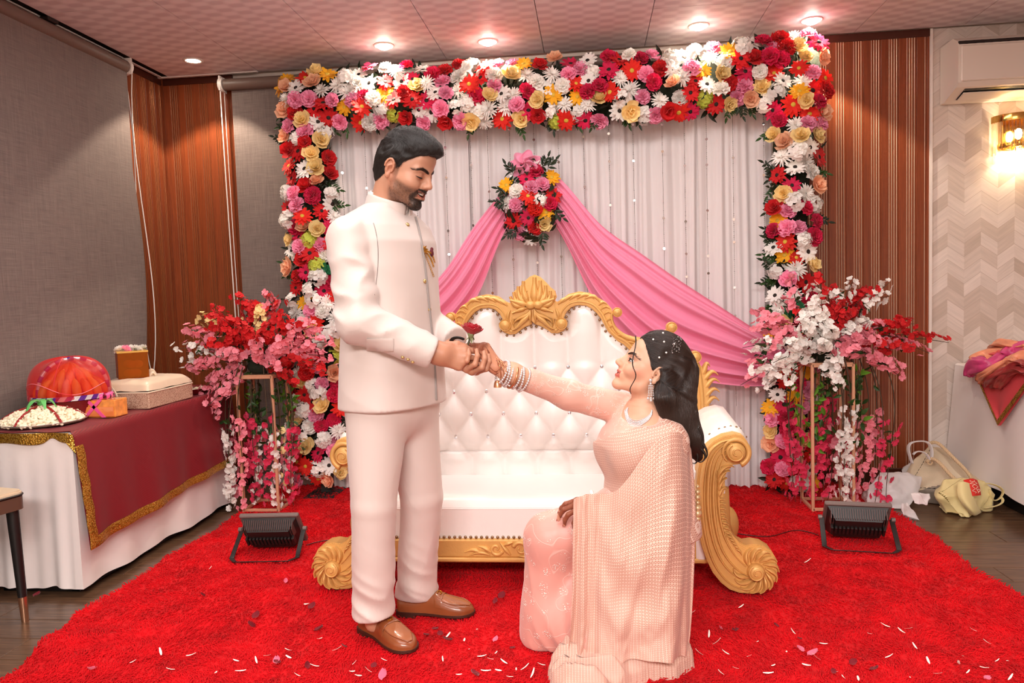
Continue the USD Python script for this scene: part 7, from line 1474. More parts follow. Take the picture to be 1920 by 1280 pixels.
# shoes
M_shoe = plain('tan_leather', lin(134, 72, 40), 0.28, noise=0.18, nscale=8, coat_weight=0.3); M_sole = plain('shoe_sole', lin(60, 30, 20), 0.5); M_toe = plain('tan_apron', lin(152, 88, 52), 0.3, noise=0.12, nscale=8, coat_weight=0.3)
def shoe(label, heel, toe, emblem):
    heel, toe = np.array([*heel, 0.012]), np.array([*toe, 0.012]); d = toe - heel; L = np.linalg.norm(d); x = d / L; y = np.array([-x[1], x[0], 0]); Rm = np.stack([x, y, [0, 0, 1.0]], 1); wld = lambda P: np.asarray(P) @ Rm.T + heel
    s = np.array([0, .02, .06, .14, .26, .38, .5, .62, .74, .84, .92, .97, 1.0]); w = np.array([.012, .024, .031, .034, .034, .034, .038, .044, .047, .045, .036, .022, .006]); h = np.array([.055, .060, .062, .060, .060, .072, .078, .068, .057, .051, .044, .036, .028])
    S = np.linspace(0, 1, 34); Wd, Hh = CubicSpline(s, w)(S), CubicSpline(s, h)(S); th = np.linspace(0, PI, 15)
    R = np.stack([np.stack([np.full(15, a * L), b * np.sign(np.cos(th)) * np.abs(np.cos(th)) ** 0.7, 0.014 + (c - 0.014) * np.sin(th) ** 0.62], -1) for a, b, c in zip(S, Wd, Hh)])
    t = man.part('shoe', (wld(ringmesh(R)[0]), ringmesh(R)[1]), M_shoe, 60, label=label)
    o = np.vstack([np.c_[S * L, Wd + 0.003], np.c_[S * L, -Wd - 0.003][::-1]]); o[:, 0] = (o[:, 0] - L / 2) * 1.02 + L / 2
    sole = trimesh.creation.extrude_polygon(Polygon(o).buffer(0), 0.008, engine='earcut'); v = np.array(sole.vertices) + [0, 0, 0.008]; hb = trimesh.creation.extrude_polygon(Polygon(o).buffer(0).intersection(Polygon([(-.1, -.2), (L * .27, -.2), (L * .27, .2), (-.1, .2)])), 0.012, engine='earcut')
    man.part('sole', cat([(wld(v), np.array(sole.faces)), (wld(np.array(hb.vertices) - [0, 0, 0.003]), np.array(hb.faces))]), M_sole, False, under=t)
    top = lambda a, b: np.interp(a, S, Hh) * 1.0 - (np.interp(a, S, Hh) - 0.014) * (1 - np.sqrt(np.clip(1 - np.abs(b) ** 2.857, 0, 1)) ** 0.62) if True else 0
    u, v = np.meshgrid(np.linspace(0.52, 0.955, 22), np.linspace(-1, 1, 15), indexing='ij'); kk = 0.74 * np.sqrt(np.clip(1 - ((u - 0.52) / 0.46) ** 3.2, 0.02, 1)); bb_ = v * kk
    P = np.stack([u * L, bb_ * np.interp(u, S, Wd), top(u, bb_) + 0.0016], -1); man.part('apron', (wld(gridmesh(P)[0]), gridmesh(P)[1]), M_toe, True, under=t)
    e = np.vstack([P[:, 0], P[-1], P[::-1, -1]]); man.part('apron_seam', tube(wld(e), 0.0018, 6), M_shoe, True, under=t)
    u, v = np.meshgrid(np.linspace(0.505, 0.615, 6), np.linspace(-1.0, 1.0, 17), indexing='ij'); bb_ = v * 0.985; P = np.stack([u * L + 0.004 * v ** 2, bb_ * np.interp(u, S, Wd) * 1.01, np.maximum(top(u, bb_), 0.02) + 0.003], -1); man.part('strap', (wld(gridmesh(P, 0.002)[0]), gridmesh(P, 0.002)[1]), M_shoe, True, under=t)
    man.part('sock', xf(ball((0, 0, 0), (0.052, 0.029, 0.030), 2), Rm, wld([[0.30 * L, 0, 0.062]])[0]), M_shirt, True, under=t)
    c = wld([[0.56 * L, 0.0, np.interp(0.56, S, Hh) + 0.005]])[0]; nrm = Rm @ np.array([0.42, 0, 0.9]); Rr = frame3(Rm @ np.array([0.9, 0, -0.42]), nrm)
    th = np.linspace(0.7, 2 * PI - 0.7, 24); P = np.stack([0.0, 0.0, 0.0] + np.stack([0.010 * np.sin(th) * 0.75, -0.012 * np.cos(th), 0.0015 + 0 * th], -1)); man.part('emblem', tube(P @ Rr.T + c, 0.0021, 6), M_brooch, True, under=t)
shoe('brown leather loafer on his right foot', (-0.812, 2.452), (-0.592, 2.268), True); shoe('brown leather loafer on his left foot', (-0.722, 2.578), (-0.440, 2.560), True)
# wrist watch band and ring
man.part('watch', tube(spline(np.array([W(846, 640, 2.40), W(851, 634, 2.39), W(861, 633, 2.385), W(869, 636, 2.39)]), 16), 0.004, 8, ry=0.008), M_lash, True)
rg_c = (np.array(jn[2][0][0]) * 0.5 + np.array(jn[2][0][1]) * 0.5); man.part('ring', xf(trimesh.creation.torus(0.0092, 0.0016), Rn @ aim(np.array(jn[2][0][1]) - np.array(jn[2][0][0])), On + Rn @ (rg_c * 0.98)), M_brooch, True)
# ================================================================ the woman
wom = Thing('person', 'kneeling woman in peach net sari with jewellery, reaching up to the man\'s hands', 'person', None, (0.2, 2.35, 0))
aw, bwp = math.radians(10), math.radians(31.5); wf = np.array([-math.cos(bwp) * math.cos(aw), -math.cos(bwp) * math.sin(aw), math.sin(bwp)]); wl = np.array([math.sin(aw), -math.cos(aw), 0.0]); wl = wl - wf * (wf @ wl); wl /= np.linalg.norm(wl); Hw = np.stack([wf, wl, np.cross(wf, wl)], 1)
WS = 0.90; Cw = W(1234, 702, 2.345) - Hw @ np.array([-0.012, 0.078, -0.002]) * WS
wF, wL = np.array([-0.90, -0.436, 0]), np.array([0.436, -0.90, 0]); wO = np.array([0.155, 2.40, 0])
wloc = lambda p: np.stack([(p - wO) @ wF, (p - wO) @ wL, p[:, 2]], 1)
nk0, nk1 = Cw + Hw @ np.array([-0.03, 0, -0.055]) * WS, np.array([0.160, 2.40, 0.745])
shn, shf = W(1254, 834, 2.285), W(1172, 768, 2.50)
elf, wrf = W(1066, 740, 2.43), W(934, 690, 2.335)
Ow = W(930, 688, 2.33); xw = np.array([-0.52, -0.10, 0.72]); zw = np.array([0.70, -0.60, 0.45]); Rw = frame3(xw, zw)
jw_ = hand_joints([(52, 34, 20), (56, 36, 22), (62, 38, 24), (68, 38, 24)], [0.08, 0.02, -0.05, -0.1], [(0.03, 0.030, -0.010), (0.054, 0.046, -0.024), (0.078, 0.042, -0.044), (0.092, 0.034, -0.058)])
O2 = W(1132, 940, 2.275); R2 = frame3(np.array([-0.95, -0.05, -0.16]), np.array([-0.2, -0.5, 0.85])); j2 = hand_joints([(15, 30, 18), (18, 32, 18), (22, 34, 20), (28, 36, 20)], [0.1, 0.02, -0.05, -0.12], [(0.03, 0.032, -0.008), (0.054, 0.048, -0.014), (0.076, 0.05, -0.022), (0.09, 0.044, -0.03)])
eln = W(1238, 955, 2.27)
tz = np.array([0.36, 0.42, 0.48, 0.54, 0.60, 0.66, 0.70, 0.735, 0.76, 0.785]); ta = np.array([0.140, 0.135, 0.118, 0.108, 0.112, 0.120, 0.108, 0.085, 0.062, 0.048]); tb = np.array([0.165, 0.158, 0.138, 0.128, 0.135, 0.148, 0.150, 0.125, 0.08, 0.052]); tcx = np.array([-0.02, -0.02, -0.012, -0.004, 0.004, 0.010, 0.004, -0.010, -0.012, -0.01])
def torso_w(p):
    q = wloc(p); d = loftf(q, tz, tcx, 0 * tz, ta, tb, 2.2); d = smin(d, ell(q, (0.060, 0.058, 0.635), (0.062, 0.062, 0.060)), 0.03); d = smin(d, ell(q, (0.060, -0.058, 0.635), (0.062, 0.062, 0.060)), 0.03)
    d = smin(d, rc(p, shn, nk1 + [0, 0, -0.03], 0.045, 0.05), 0.03); return smin(d, rc(p, shf, nk1 + [0, 0, -0.03], 0.042, 0.05), 0.03)
def wom_top(p): return smin(head_field((p - Cw) @ Hw / WS, True, 0.5, 0.12) * WS, rc(p, nk0, nk1, 0.046, 0.052), 0.022)
arm_f = lambda p: chain(p, [shf, elf, W(960, 700, 2.352), wrf], [0.048, 0.038, 0.030, 0.0245], 0.03)
def wom_body(p): return smin(smin(smin(torso_w(p), rc(p, nk0, nk1, 0.046, 0.052), 0.03), arm_f(p), 0.02), chain(p, [shn, eln, O2 + (eln - O2) * 0.08], [0.045, 0.036, 0.024], 0.02), 0.02)
wh = nets(wom_top, Cw - [0.17, 0.15, 0.15], Cw + [0.15, 0.15, 0.16], 0.0022)
wt = nets(wom_body, (-0.40, 2.12, 0.37), (0.42, 2.64, 0.96), 0.0045)
whand = nets(lambda p: smin(hand_field((p - Ow) @ Rw / 0.90, jw_, 0.95) * 0.90, rc(p, wrf, Ow, 0.0245, 0.021), 0.012), Ow - [0.16, 0.13, 0.08], Ow + [0.07, 0.09, 0.13], 0.0024)
whand2 = nets(lambda p: smin(hand_field(flipq((p - O2) @ R2) / 0.9, j2, 0.95) * 0.9, rc(p, O2 + (eln - O2) * 0.12, O2, 0.024, 0.02), 0.012), O2 - [0.17, 0.1, 0.12], O2 + [0.06, 0.1, 0.1], 0.003)
def wom_tint(v):
    T = np.tile(np.array(lin(216, 164, 136)), (len(v), 1)); q = (v - Cw) @ Hw / WS; a = np.abs(q[:, 1]); nh = np.linalg.norm(q, axis=1) < 0.19
    lz = q[:, 2]; lip = (a < 0.0225) & (lz < -0.0525) & (lz > -0.079) & (q[:, 0] > 0.0855) & ((np.abs(q[:, 0] - 0.1005) < 0.012) | (a > 0.004)); lw = sstep(0.0235 - a, 0, 0.003) * sstep(lz + 0.0795, 0, 0.003) * sstep(-0.0518 - lz, 0, 0.003) * (q[:, 0] > 0.085)
    T = mixc(T, lin(186, 84, 78), np.where(nh, lw * 0.9, 0))
    ch = np.exp(-((q[:, 0] - 0.05) / 0.022) ** 2 - ((lz + 0.032) / 0.016) ** 2); T = mixc(T, lin(222, 130, 108), np.where(nh, ch * 0.45, 0))
    ey = np.linalg.norm(np.stack([q[:, 0] - 0.082, (a - 0.0315) * 0.8, (lz - 0.004) * 1.2], 1), axis=1); T = mixc(T, lin(150, 92, 74), np.where(nh, sstep(0.021 - ey, -0.004, 0.012) * 0.55, 0))
    bd = brow_d(q); T = mixc(T, lin(60, 40, 30), np.where(nh & (q[:, 0] > 0.04), sstep(-bd, -0.0008, 0.001) * 0.8, 0))
    for O, R, sc, fl in ((Ow, Rw, 0.9, 1), (O2, R2, 0.9, -1)):      # henna
        h = (v - O) @ R / sc; h = h * [1, fl, 1]; m = (np.linalg.norm(h - [0.06, 0, 0], axis=1) < 0.105) & (h[:, 0] > -0.02)
        n = meshkit.noise(h * [62, 62, 62], 4); ln = sstep(0.075 - np.abs(n - 0.5), 0, 0.03); tips = sstep(h[:, 0] + 0.7 * np.abs(h[:, 2]), 0.075, 0.10)
        T = mixc(T, lin(188, 116, 82), np.where(m, 0.6, 0)); T = mixc(T, lin(112, 46, 26), np.where(m, np.maximum(ln * 0.85, tips * 0.75), 0))
    return T
bv, bf = fuse([wh, wt, whand, whand2]); wb = wom.part('body', (bv, bf), M_skin, True, tint=wom_tint(bv))
nails(wom, wb, jw_, Ow, Rw, 0.9, plain('nail_red', lin(150, 50, 40), 0.2)); nails(wom, wb, j2, O2, R2, 0.9, plain('nail_red', lin(150, 50, 40), 0.2), flip=-1)
ww = lambda P: (np.asarray(P, float) * WS) @ Hw.T + Cw
for s in (-1, 1):
    e0 = np.array([0.0775, s * 0.0315, -0.0035]); wom.part('eye', ball(ww(e0), 0.0134 * WS, 2), M_eyew, True)
    g = np.array([0.85, s * 0.12, 0.14]); g /= np.linalg.norm(g); c = ww(e0 + g * 0.0095); wom.part('iris', xf(lathe([(0.0003, 0.0048), (0.0035, 0.0044), (0.0066, 0.003), (0.0072, 0.0)], 18), aim(Hw @ g), c, WS), M_iris, True)
    up = [(0.0775 + 0.0150 * math.cos(t_), s * (0.0315 + 0.0150 * math.sin(t_)), 0.0012 - 0.004 * abs(t_ - 0.1) ** 1.5) for t_ in np.linspace(-1.0, 1.25, 14)]; wom.part('eyeliner', tube(ww(up), np.interp(np.linspace(0, 1, 14), [0, .3, .9, 1], [0.0005, 0.0014, 0.0018, 0.0005]), 6), M_lash, True)
    dn = [(0.0775 + 0.0146 * math.cos(t_), s * (0.0315 + 0.0146 * math.sin(t_)), -0.0095 + 0.002 * abs(t_) ** 1.5) for t_ in np.linspace(-0.8, 1.2, 12)]; wom.part('eyeliner', tube(ww(dn), 0.0007, 6), M_lash, True)
for k in range(-3, 4): wom.part('tooth', xf(box(-0.002, 0.002, -0.0021, 0.0021, -0.004, 0.003, 0.001), Hw, ww((0.0915 - 0.01 * (k / 3.5) ** 2, k * 0.0045, -0.0625 + 0.002 * (k / 4) ** 2)), WS), M_tooth, False)
for sg in (-1, 1): strands('eyebrow', wom, M_hair, wh, 50000, 0.008, lambda p, n: np.tile(Hw[:, 1] * sg + Hw[:, 2] * 0.35 - Hw[:, 0] * 0.4, (len(p), 1)), rh, 0.0005, 3, 0.001, under=wb, ok=lambda p, n: (brow_d((p - Cw) @ Hw / WS) < -0.0006) & (((p - Cw) @ Hw)[:, 1] * sg > 0) & (((p - Cw) @ Hw)[:, 0] > 0.04))
# hair: drawn back from the face, clipped at the crown and falling down the back
wx_z = np.array([-0.12, -0.06, -0.04, -0.022, -0.01, 0.005, 0.02, 0.035, 0.05, 0.065, 0.08, 0.10]); wx_x = np.array([-0.03, -0.03, -0.028, -0.006, 0.008, 0.018, 0.028, 0.040, 0.054, 0.070, 0.082, 0.11])
fallp = [Cw + Hw @ np.array([-0.085, 0.02, 0.04]) * WS, W(1267, 690, 2.40), W(1264, 742, 2.38), W(1274, 788, 2.365), W(1293, 826, 2.355), W(1309, 856, 2.345)]
def wom_hair(p):
    q = (p - Cw) @ Hw / WS; a = np.abs(q[:, 1]); s = np.stack([q[:, 0], a, q[:, 2]], 1)
    d = ell(q, (-0.012, 0, 0.044), (0.1055, 0.084, 0.098)); d = smin(d, ell(q, (-0.02, 0, 0.09), (0.08, 0.06, 0.058)), 0.03)
    d = smax(d, q[:, 0] - np.interp(q[:, 2], wx_z, wx_x), 0.008); d = smax(d, -ell(s, (-0.006, 0.09, -0.012), (0.022, 0.028, 0.034)), 0.006)
    d = d * WS; w = 0.006 * (meshkit.noise(np.stack([p[:, 0] * 60, p[:, 1] * 60, p[:, 2] * 5], 1), 5) - 0.5)
    f_ = chain(p, fallp, [0.056, 0.050, 0.053, 0.047, 0.032, 0.010], 0.05) + w
    side = chain(p, [W(1247, 706, 2.335), W(1246, 745, 2.325), W(1262, 800, 2.33)], [0.020, 0.026, 0.026], 0.03) + w
    f_ = smin(f_, side, 0.03); f_ = smax(f_, -ell(s, (-0.002, 0.085, -0.02), (0.022, 0.03, 0.045)) * WS, 0.006)
    d = smin(d, f_, 0.02); parting = np.exp(-((q[:, 1]) / 0.006) ** 2) * (q[:, 0] > -0.03) * 0.003
    g_ = (1 - np.abs(meshkit.noise(np.stack([q[:, 0] * 14, q[:, 1] * 60, q[:, 2] * 40], 1), 7) * 2 - 1)) * 0.003; return d + parting - np.where(q[:, 2] > -0.02, g_, 0.0) + 0.001
hwm = nets(wom_hair, (0.0, 2.22, 0.60), (0.44, 2.58, 1.10), 0.0034); whp = wom.part('hair', hwm, M_hairb, True)
clip = Cw + Hw @ np.array([-0.10, 0.02, 0.065]) * WS
def flow_w(p, n):
    q = (p - Cw) @ Hw / WS; top = sstep(q[:, 0], -0.105, -0.075)[:, None] * sstep(q[:, 2], -0.04, 0.0)[:, None]; to = clip - p; to /= np.linalg.norm(to, axis=1, keepdims=True)
    dn = np.tile(np.array([0.10, 0.02, -1.0]), (len(p), 1)); dn[:, 0] += 0.25 * np.sin(p[:, 2] * 38 + p[:, 1] * 20) * sstep(0.78 - p[:, 2], 0, 0.1); return to * top + dn * (1 - top) + rh.normal(0, 0.06, p.shape)
M_strw = plain('brown_black_hair', lin(50, 32, 25), 0.3, specular_ior_level=0.7)
strands('hair_strands', wom, M_strw, hwm, 17000, 0.11, flow_w, rh, 0.0006, 8, 0.002, under=whp)
lock = spline(np.array([W(1191, 630, 2.325), W(1191, 650, 2.312), W(1187, 668, 2.308), W(1187, 688, 2.305), W(1192, 703, 2.303), W(1188, 715, 2.305), W(1182, 726, 2.31), W(1183, 738, 2.315)]), 50)
wom.part('loose_lock', cat([tube(lock + np.array([0.0012 * math.cos(k), 0.001 * k, 0.0012 * math.sin(k * 2)]), np.linspace(0.0011, 0.0006, 50), 5) for k in range(3)]), M_hair, True, under=whp)
for k, pts in enumerate([[(1305, 835), (1318, 845), (1322, 858), (1314, 866), (1306, 862)], [(1300, 845), (1308, 858), (1304, 868), (1296, 866)], [(1312, 820), (1322, 838), (1326, 852), (1320, 862)], [(1308, 800), (1318, 822), (1316, 846)]]):
    wom.part('curl', tube(spline(np.array([W(x, y, 2.33) for x, y in pts]), 24), np.linspace(0.006, 0.001, 24), 6), M_hair, True, under=whp)
M_pearl = plain('pearl', lin(250, 246, 240), 0.15, coat_weight=0.5); M_dia = plain('diamond_set', lin(228, 222, 222), 0.1, metallic=0.6)
for x, y in [(1228, 606), (1224, 615), (1253, 619), (1243, 625), (1225, 637), (1245, 641), (1264, 645), (1271, 634), (1249, 661), (1236, 670)]:
    h = hit(hwm, x, y)
    if h: wom.part('hair_pearl', ball(h[0] + h[1] * 0.002, 0.0033, 2), M_pearl, True)
cl = []
for k in range(34):
    x, y = 1272 + 7 * math.sin(k * 2.4) - 0.15 * k, 634 + k * 0.85; h = hit(hwm, x - 2, y)
    if h: cl.append(ball(h[0] + h[1] * 0.004, 0.0022 + 0.0014 * (k % 3 == 0), 1))
wom.part('hair_clip', cat(cl), plain('clip_metal', lin(120, 112, 110), 0.2, metallic=0.8), True, label='dark jewelled clip at the back of the hair')
# blouse, with the long embroidered sleeve
def stitched(name, base, light, dense, scale=26.0, rough=0.5, spot=(0.18, 0.34)):
    nodes = {'tc': ('texture_coordinate', {}), 'v': ('voronoi_texture', {'scale': scale}), 'ra': ('map_range', {'clamp': True, 'from_min': spot[0], 'from_max': spot[1], 'to_min': 1.0, 'to_max': 0.0}), 'v2': ('voronoi_texture', {'scale': scale * 7}), 'rb': ('map_range', {'clamp': True, 'from_min': 0.2, 'from_max': 0.45, 'to_min': 1.0, 'to_max': 0.0}), 'mu': ('math', {'math_type': 'multiply'}),
        'n': ('noise_texture', {'scale': scale * 0.36, 'detail': 1.0}), 'ns': ('math', {'math_type': 'subtract', 'value2': 0.5}), 'na': ('math', {'math_type': 'absolute'}), 'nr': ('map_range', {'clamp': True, 'from_min': 0.002, 'from_max': 0.007, 'to_min': 0.2, 'to_max': 0.0}), 'mx': ('math', {'math_type': 'maximum'}), 'cl': ('math', {'math_type': 'multiply', 'value2': dense, 'use_clamp': True}),
        'm': ('mix', {'color1': base, 'color2': light}), 'b': ('bump', {'strength': 0.6, 'distance': 0.003}), 'p': ('principled_bsdf', {'roughness': rough, 'sheen_weight': 0.3})}
    return mat(name, nodes, [('tc.object', 'v.vector'), ('v.distance', 'ra.value'), ('tc.object', 'v2.vector'), ('v2.distance', 'rb.value'), ('ra.result', 'mu.value1'), ('rb.result', 'mu.value2'), ('tc.object', 'n.vector'), ('n.fac', 'ns.value1'), ('ns.value', 'na.value1'), ('na.value', 'nr.value'), ('mu.value', 'mx.value1'), ('nr.result', 'mx.value2'), ('mx.value', 'cl.value1'), ('cl.value', 'm.fac'), ('m.color', 'p.base_color'), ('cl.value', 'b.height'), ('b.normal', 'p.normal')])
M_sleeve = stitched('sleeve_net', lin(224, 172, 156), lin(248, 232, 222), 1.4, 34.0, spot=(0.28, 0.46)); M_cuff = stitched('blouse_band', lin(226, 170, 152), lin(250, 234, 224), 1.5, 60.0, spot=(0.42, 0.6)); M_skirt_ = stitched('skirt_satin', lin(216, 152, 140), lin(248, 226, 214), 1.2, 24.0, 0.45, (0.24, 0.4))
neckc = W(1203, 760, 2.30)
def neck_cut(p, g=0.0): return -smin(ell(p, neckc, (0.070 + g, 0.12 + g, 0.060 + g), rotm(0, 0.35, 0.45)), rc(p, nk0, nk1, 0.056 + g, 0.066 + g), 0.03)
slv_end = W(986, 710, 2.37)
def blouse(p):
    ax = (slv_end - elf) / np.linalg.norm(slv_end - elf); s = smax(chain(p, [shf, elf, slv_end], [0.056, 0.0445, 0.0385], 0.03), (p - slv_end) @ ax, 0.004) - 0.0015 * (fold(p * 26, 1, 3) - 0.4)
    d = smin(torso_w(p) - 0.004, s, 0.014); d = smax(d, neck_cut(p), 0.006); return smax(d, 0.56 - p[:, 2], 0.004)
blm = nets(blouse, (-0.28, 2.16, 0.54), (0.40, 2.62, 0.93), 0.0045)
ax = (slv_end - elf) / np.linalg.norm(slv_end - elf); t_ = (blm[0] - slv_end) @ ax; cuff = (t_ > -0.052) & (blm[0][:, 0] < 0); band = (np.abs(neck_cut(blm[0])) < 0.034) & (blm[0][:, 0] > 0.0)
m_ = (cuff | band)[blm[1]].all(1); wom.part('blouse', pickf(blm, ~m_), M_sleeve, True); wom.part('blouse_band', pickf(blm, m_), M_cuff, True, label='densely embroidered cuff and neck band')
# sari: skirt over the bent knee, bodice wrap, hanging end and the train on the carpet
kn, ft, hp = W(1030, 1008, 2.36), W(1026, 1186, 2.375), np.array([0.165, 2.40, 0.42]); kn2 = np.array([0.02, 2.27, 0.09])
def skirt(p):
    d = chain(p, [hp, kn, ft], [0.125, 0.072, 0.082], 0.05); d = smin(d, chain(p, [hp, kn2, (0.19, 2.35, 0.08)], [0.125, 0.09, 0.06], 0.06), 0.08)
    d = smin(d, chain(p, [hp + [-0.08, 0, -0.08], (0.0, 2.36, 0.10), (-0.14, 2.38, 0.10)], [0.13, 0.11, 0.09], 0.05), 0.06)
    k = np.clip((0.36 - p[:, 2]) / 0.3, 0, 1); th = np.arctan2(p[:, 1] - 2.38, p[:, 0] + 0.02); d = d - (0.004 + 0.008 * k) * (fold(np.stack([th * 5 + 6 * p[:, 2], p[:, 2] * 3, p[:, 0] * 6], 1), 1, 6) - 0.4) - 0.010 * k * (meshkit.noise(np.stack([p[:, 0] * 12, p[:, 1] * 12, p[:, 2] * 9], 1), 2) - 0.5)
    return smax(d, 0.012 - p[:, 2], 0.008)
skm = nets(skirt, (-0.33, 2.12, 0.0), (0.42, 2.62, 0.56), 0.0062); wom.part('skirt', skm, M_skirt_, True, label='pink satin sari skirt with pale floral embroidery')
def net(name, base, light, dark):
    """square net with a stitched knot in every cell, laid out on the cloth's own coordinates"""
    nodes = {'uv': ('attribute', {'attribute': 'st'}), 's': ('separate_xyz', {}), 'n': ('noise_texture', {'scale': 30.0})}
    links = [('uv.vector', 's.vector')]
    for ax_, o in (('x', 'a'), ('y', 'b')):
        nodes.update({o + '1': ('math', {'math_type': 'fraction'}), o + '2': ('math', {'math_type': 'subtract', 'value2': 0.5}), o + '3': ('math', {'math_type': 'absolute'})}); links += [('s.' + ax_, o + '1.value1'), (o + '1.value', o + '2.value1'), (o + '2.value', o + '3.value1')]
    nodes.update({'mxm': ('math', {'math_type': 'maximum'}), 'grid': ('map_range', {'clamp': True, 'from_min': 0.36, 'from_max': 0.44}), 'df': ('math', {'math_type': 'subtract'}), 'da': ('math', {'math_type': 'absolute'}), 'dg': ('map_range', {'clamp': True, 'from_min': 0.03, 'from_max': 0.12, 'to_min': 1.0, 'to_max': 0.0}), 'sm': ('math', {'math_type': 'add'}), 'kn': ('map_range', {'clamp': True, 'from_min': 0.14, 'from_max': 0.22, 'to_min': 1.0, 'to_max': 0.0}), 'm1': ('math', {'math_type': 'maximum'}), 'm2': ('math', {'math_type': 'maximum'}),
        'r': ('rgb_ramp', {'ramp': [(0.0, dark), (0.45, base), (1.0, light)]}), 'b': ('bump', {'strength': 0.3, 'distance': 0.002}), 'p': ('principled_bsdf', {'roughness': 0.5, 'sheen_weight': 0.2}), 't': ('translucent_bsdf', {'color': base}), 'mc': ('mix_closure', {'fac': 0.15})})
    links += [('a3.value', 'mxm.value1'), ('b3.value', 'mxm.value2'), ('mxm.value', 'grid.value'), ('a3.value', 'df.value1'), ('b3.value', 'df.value2'), ('df.value', 'da.value1'), ('da.value', 'dg.value'), ('a3.value', 'sm.value1'), ('b3.value', 'sm.value2'), ('sm.value', 'kn.value'), ('grid.result', 'm1.value1'), ('dg.result', 'm1.value2'), ('m1.value', 'm2.value1'), ('kn.result', 'm2.value2'), ('m2.value', 'r.fac'), ('r.color', 'p.base_color'), ('m2.value', 'b.height'), ('b.normal', 'p.normal'), ('p.BSDF', 'mc.closure1'), ('t.BSDF', 'mc.closure2')]
    return mat(name, nodes, links, 'mc.closure')
M_net2 = net('sari_net', lin(221, 158, 134), lin(250, 218, 202), lin(186, 118, 96)); CELL = 0.0086
lineA, lineB = W(1140, 818, 2.30), W(1240, 786, 2.24)
def wrap(p):
    arm = chain(p, [shn + [0, 0, 0.008], eln, O2 + (eln - O2) * 0.42], [0.050, 0.048, 0.042], 0.03); d = smin(torso_w(p) - 0.011, arm, 0.03)
    nrm = np.cross(lineB - lineA, EYE - lineA); nrm /= np.linalg.norm(nrm); nrm = nrm if nrm[2] > 0 else -nrm
    d = d - 0.004 * (fold(np.stack([p[:, 0] * 10 + p[:, 2] * 16, p[:, 1] * 6, p[:, 2] * 8 - p[:, 0] * 9], 1), 1, 4) - 0.4)
    d = smax(d, np.minimum((p - lineA) @ nrm, 0.2 + 0 * p[:, 0]), 0.006); d = smax(d, neck_cut(p, 0.003), 0.006); return smax(d, (p - wO) @ wF * -1 - 0.17, 0.006)
wrm = nets(wrap, (-0.18, 2.12, 0.37), (0.42, 2.60, 0.84), 0.005)
v = wrm[0]; q = wloc(v); uv = np.stack([(v[:, 0] * 0.92 - v[:, 1] * 0.5 + v[:, 2] * 0.25), v[:, 2] * 1.05 - v[:, 0] * 0.3], 1) / CELL
wom.part('sari_wrap', wrm, M_net2, True, uv=uv)
cp = np.array([[W(*q) for q in row] for row in [
    [(1076, 934, 2.225), (1110, 926, 2.215), (1150, 922, 2.21), (1192, 876, 2.185), (1236, 822, 2.185), (1276, 812, 2.225), (1296, 842, 2.31)],
    [(1074, 1000, 2.215), (1108, 1000, 2.195), (1146, 1000, 2.185), (1190, 985, 2.16), (1236, 960, 2.15), (1280, 950, 2.20), (1303, 958, 2.31)],
    [(1072, 1100, 2.2), (1106, 1100, 2.18), (1143, 1100, 2.165), (1186, 1100, 2.15), (1234, 1095, 2.14), (1277, 1095, 2.18), (1299, 1092, 2.29)],
    [(1071, 1180, 2.195), (1104, 1182, 2.17), (1141, 1184, 2.16), (1184, 1184, 2.14), (1232, 1182, 2.135), (1275, 1180, 2.17), (1296, 1172, 2.275)],
    [(1066, 1228, 2.19), (1100, 1236, 2.16), (1140, 1240, 2.15), (1184, 1240, 2.13), (1232, 1238, 2.125), (1274, 1236, 2.16), (1292, 1226, 2.26)]]])
S = bicubic(cp, 130, 200); S[..., 2] = np.maximum(S[..., 2], 0.02)
u, w = np.meshgrid(np.linspace(0, 1, 130), np.linspace(0, 1, 200), indexing='ij'); am = 0.3 + 0.7 * np.sqrt(u)
edge_w = np.clip(1 - w / 0.32, 0, 1) + np.clip((w - 0.80) / 0.2, 0, 1)
wob = meshkit.noise(np.stack([w * 7, u * 2.2, 0 * u], -1), 5) * 2.2
rip = 0.013 * am * edge_w * np.sin(2 * PI * 11 * w + wob + 0.8 * u) + 0.016 * (0.4 + 0.6 * u) * np.sin(2 * PI * 2.6 * w + 1.6 * u + wob) * (1 - 0.4 * edge_w)
sw = np.sin(PI * np.clip((w - 0.15) / 0.8, 0, 1)); bow = u - 0.34 * sw; rip = rip + 0.011 * sw * np.sin(2 * PI * 3.1 * bow) * np.exp(-((u - 0.45) / 0.33) ** 2) + 0.005 * (meshkit.noise(np.stack([w * 30, u * 16, 0 * u], -1), 9) - 0.5)
diag = 0.010 * np.exp(-((w - 0.30 - 0.45 * (1 - u)) / 0.05) ** 2) * np.sin(PI * u) + 0.008 * np.exp(-((w - 0.48 - 0.40 * (1 - u)) / 0.04) ** 2) * np.sin(PI * u)
S[..., 1] += -rip - diag; S[..., 0] += 0.004 * np.sin(2 * PI * 6 * w + 5 * u) * u
wid, hei = np.linalg.norm(cp[2, 0] - cp[2, -1]), np.linalg.norm(cp[0, 3] - cp[-1, 3])
wom.part('sari_end', gridmesh(S), M_net2, True, uv=np.stack([w * wid * 1.25, (1 - u) * hei], -1).reshape(-1, 2) / CELL)
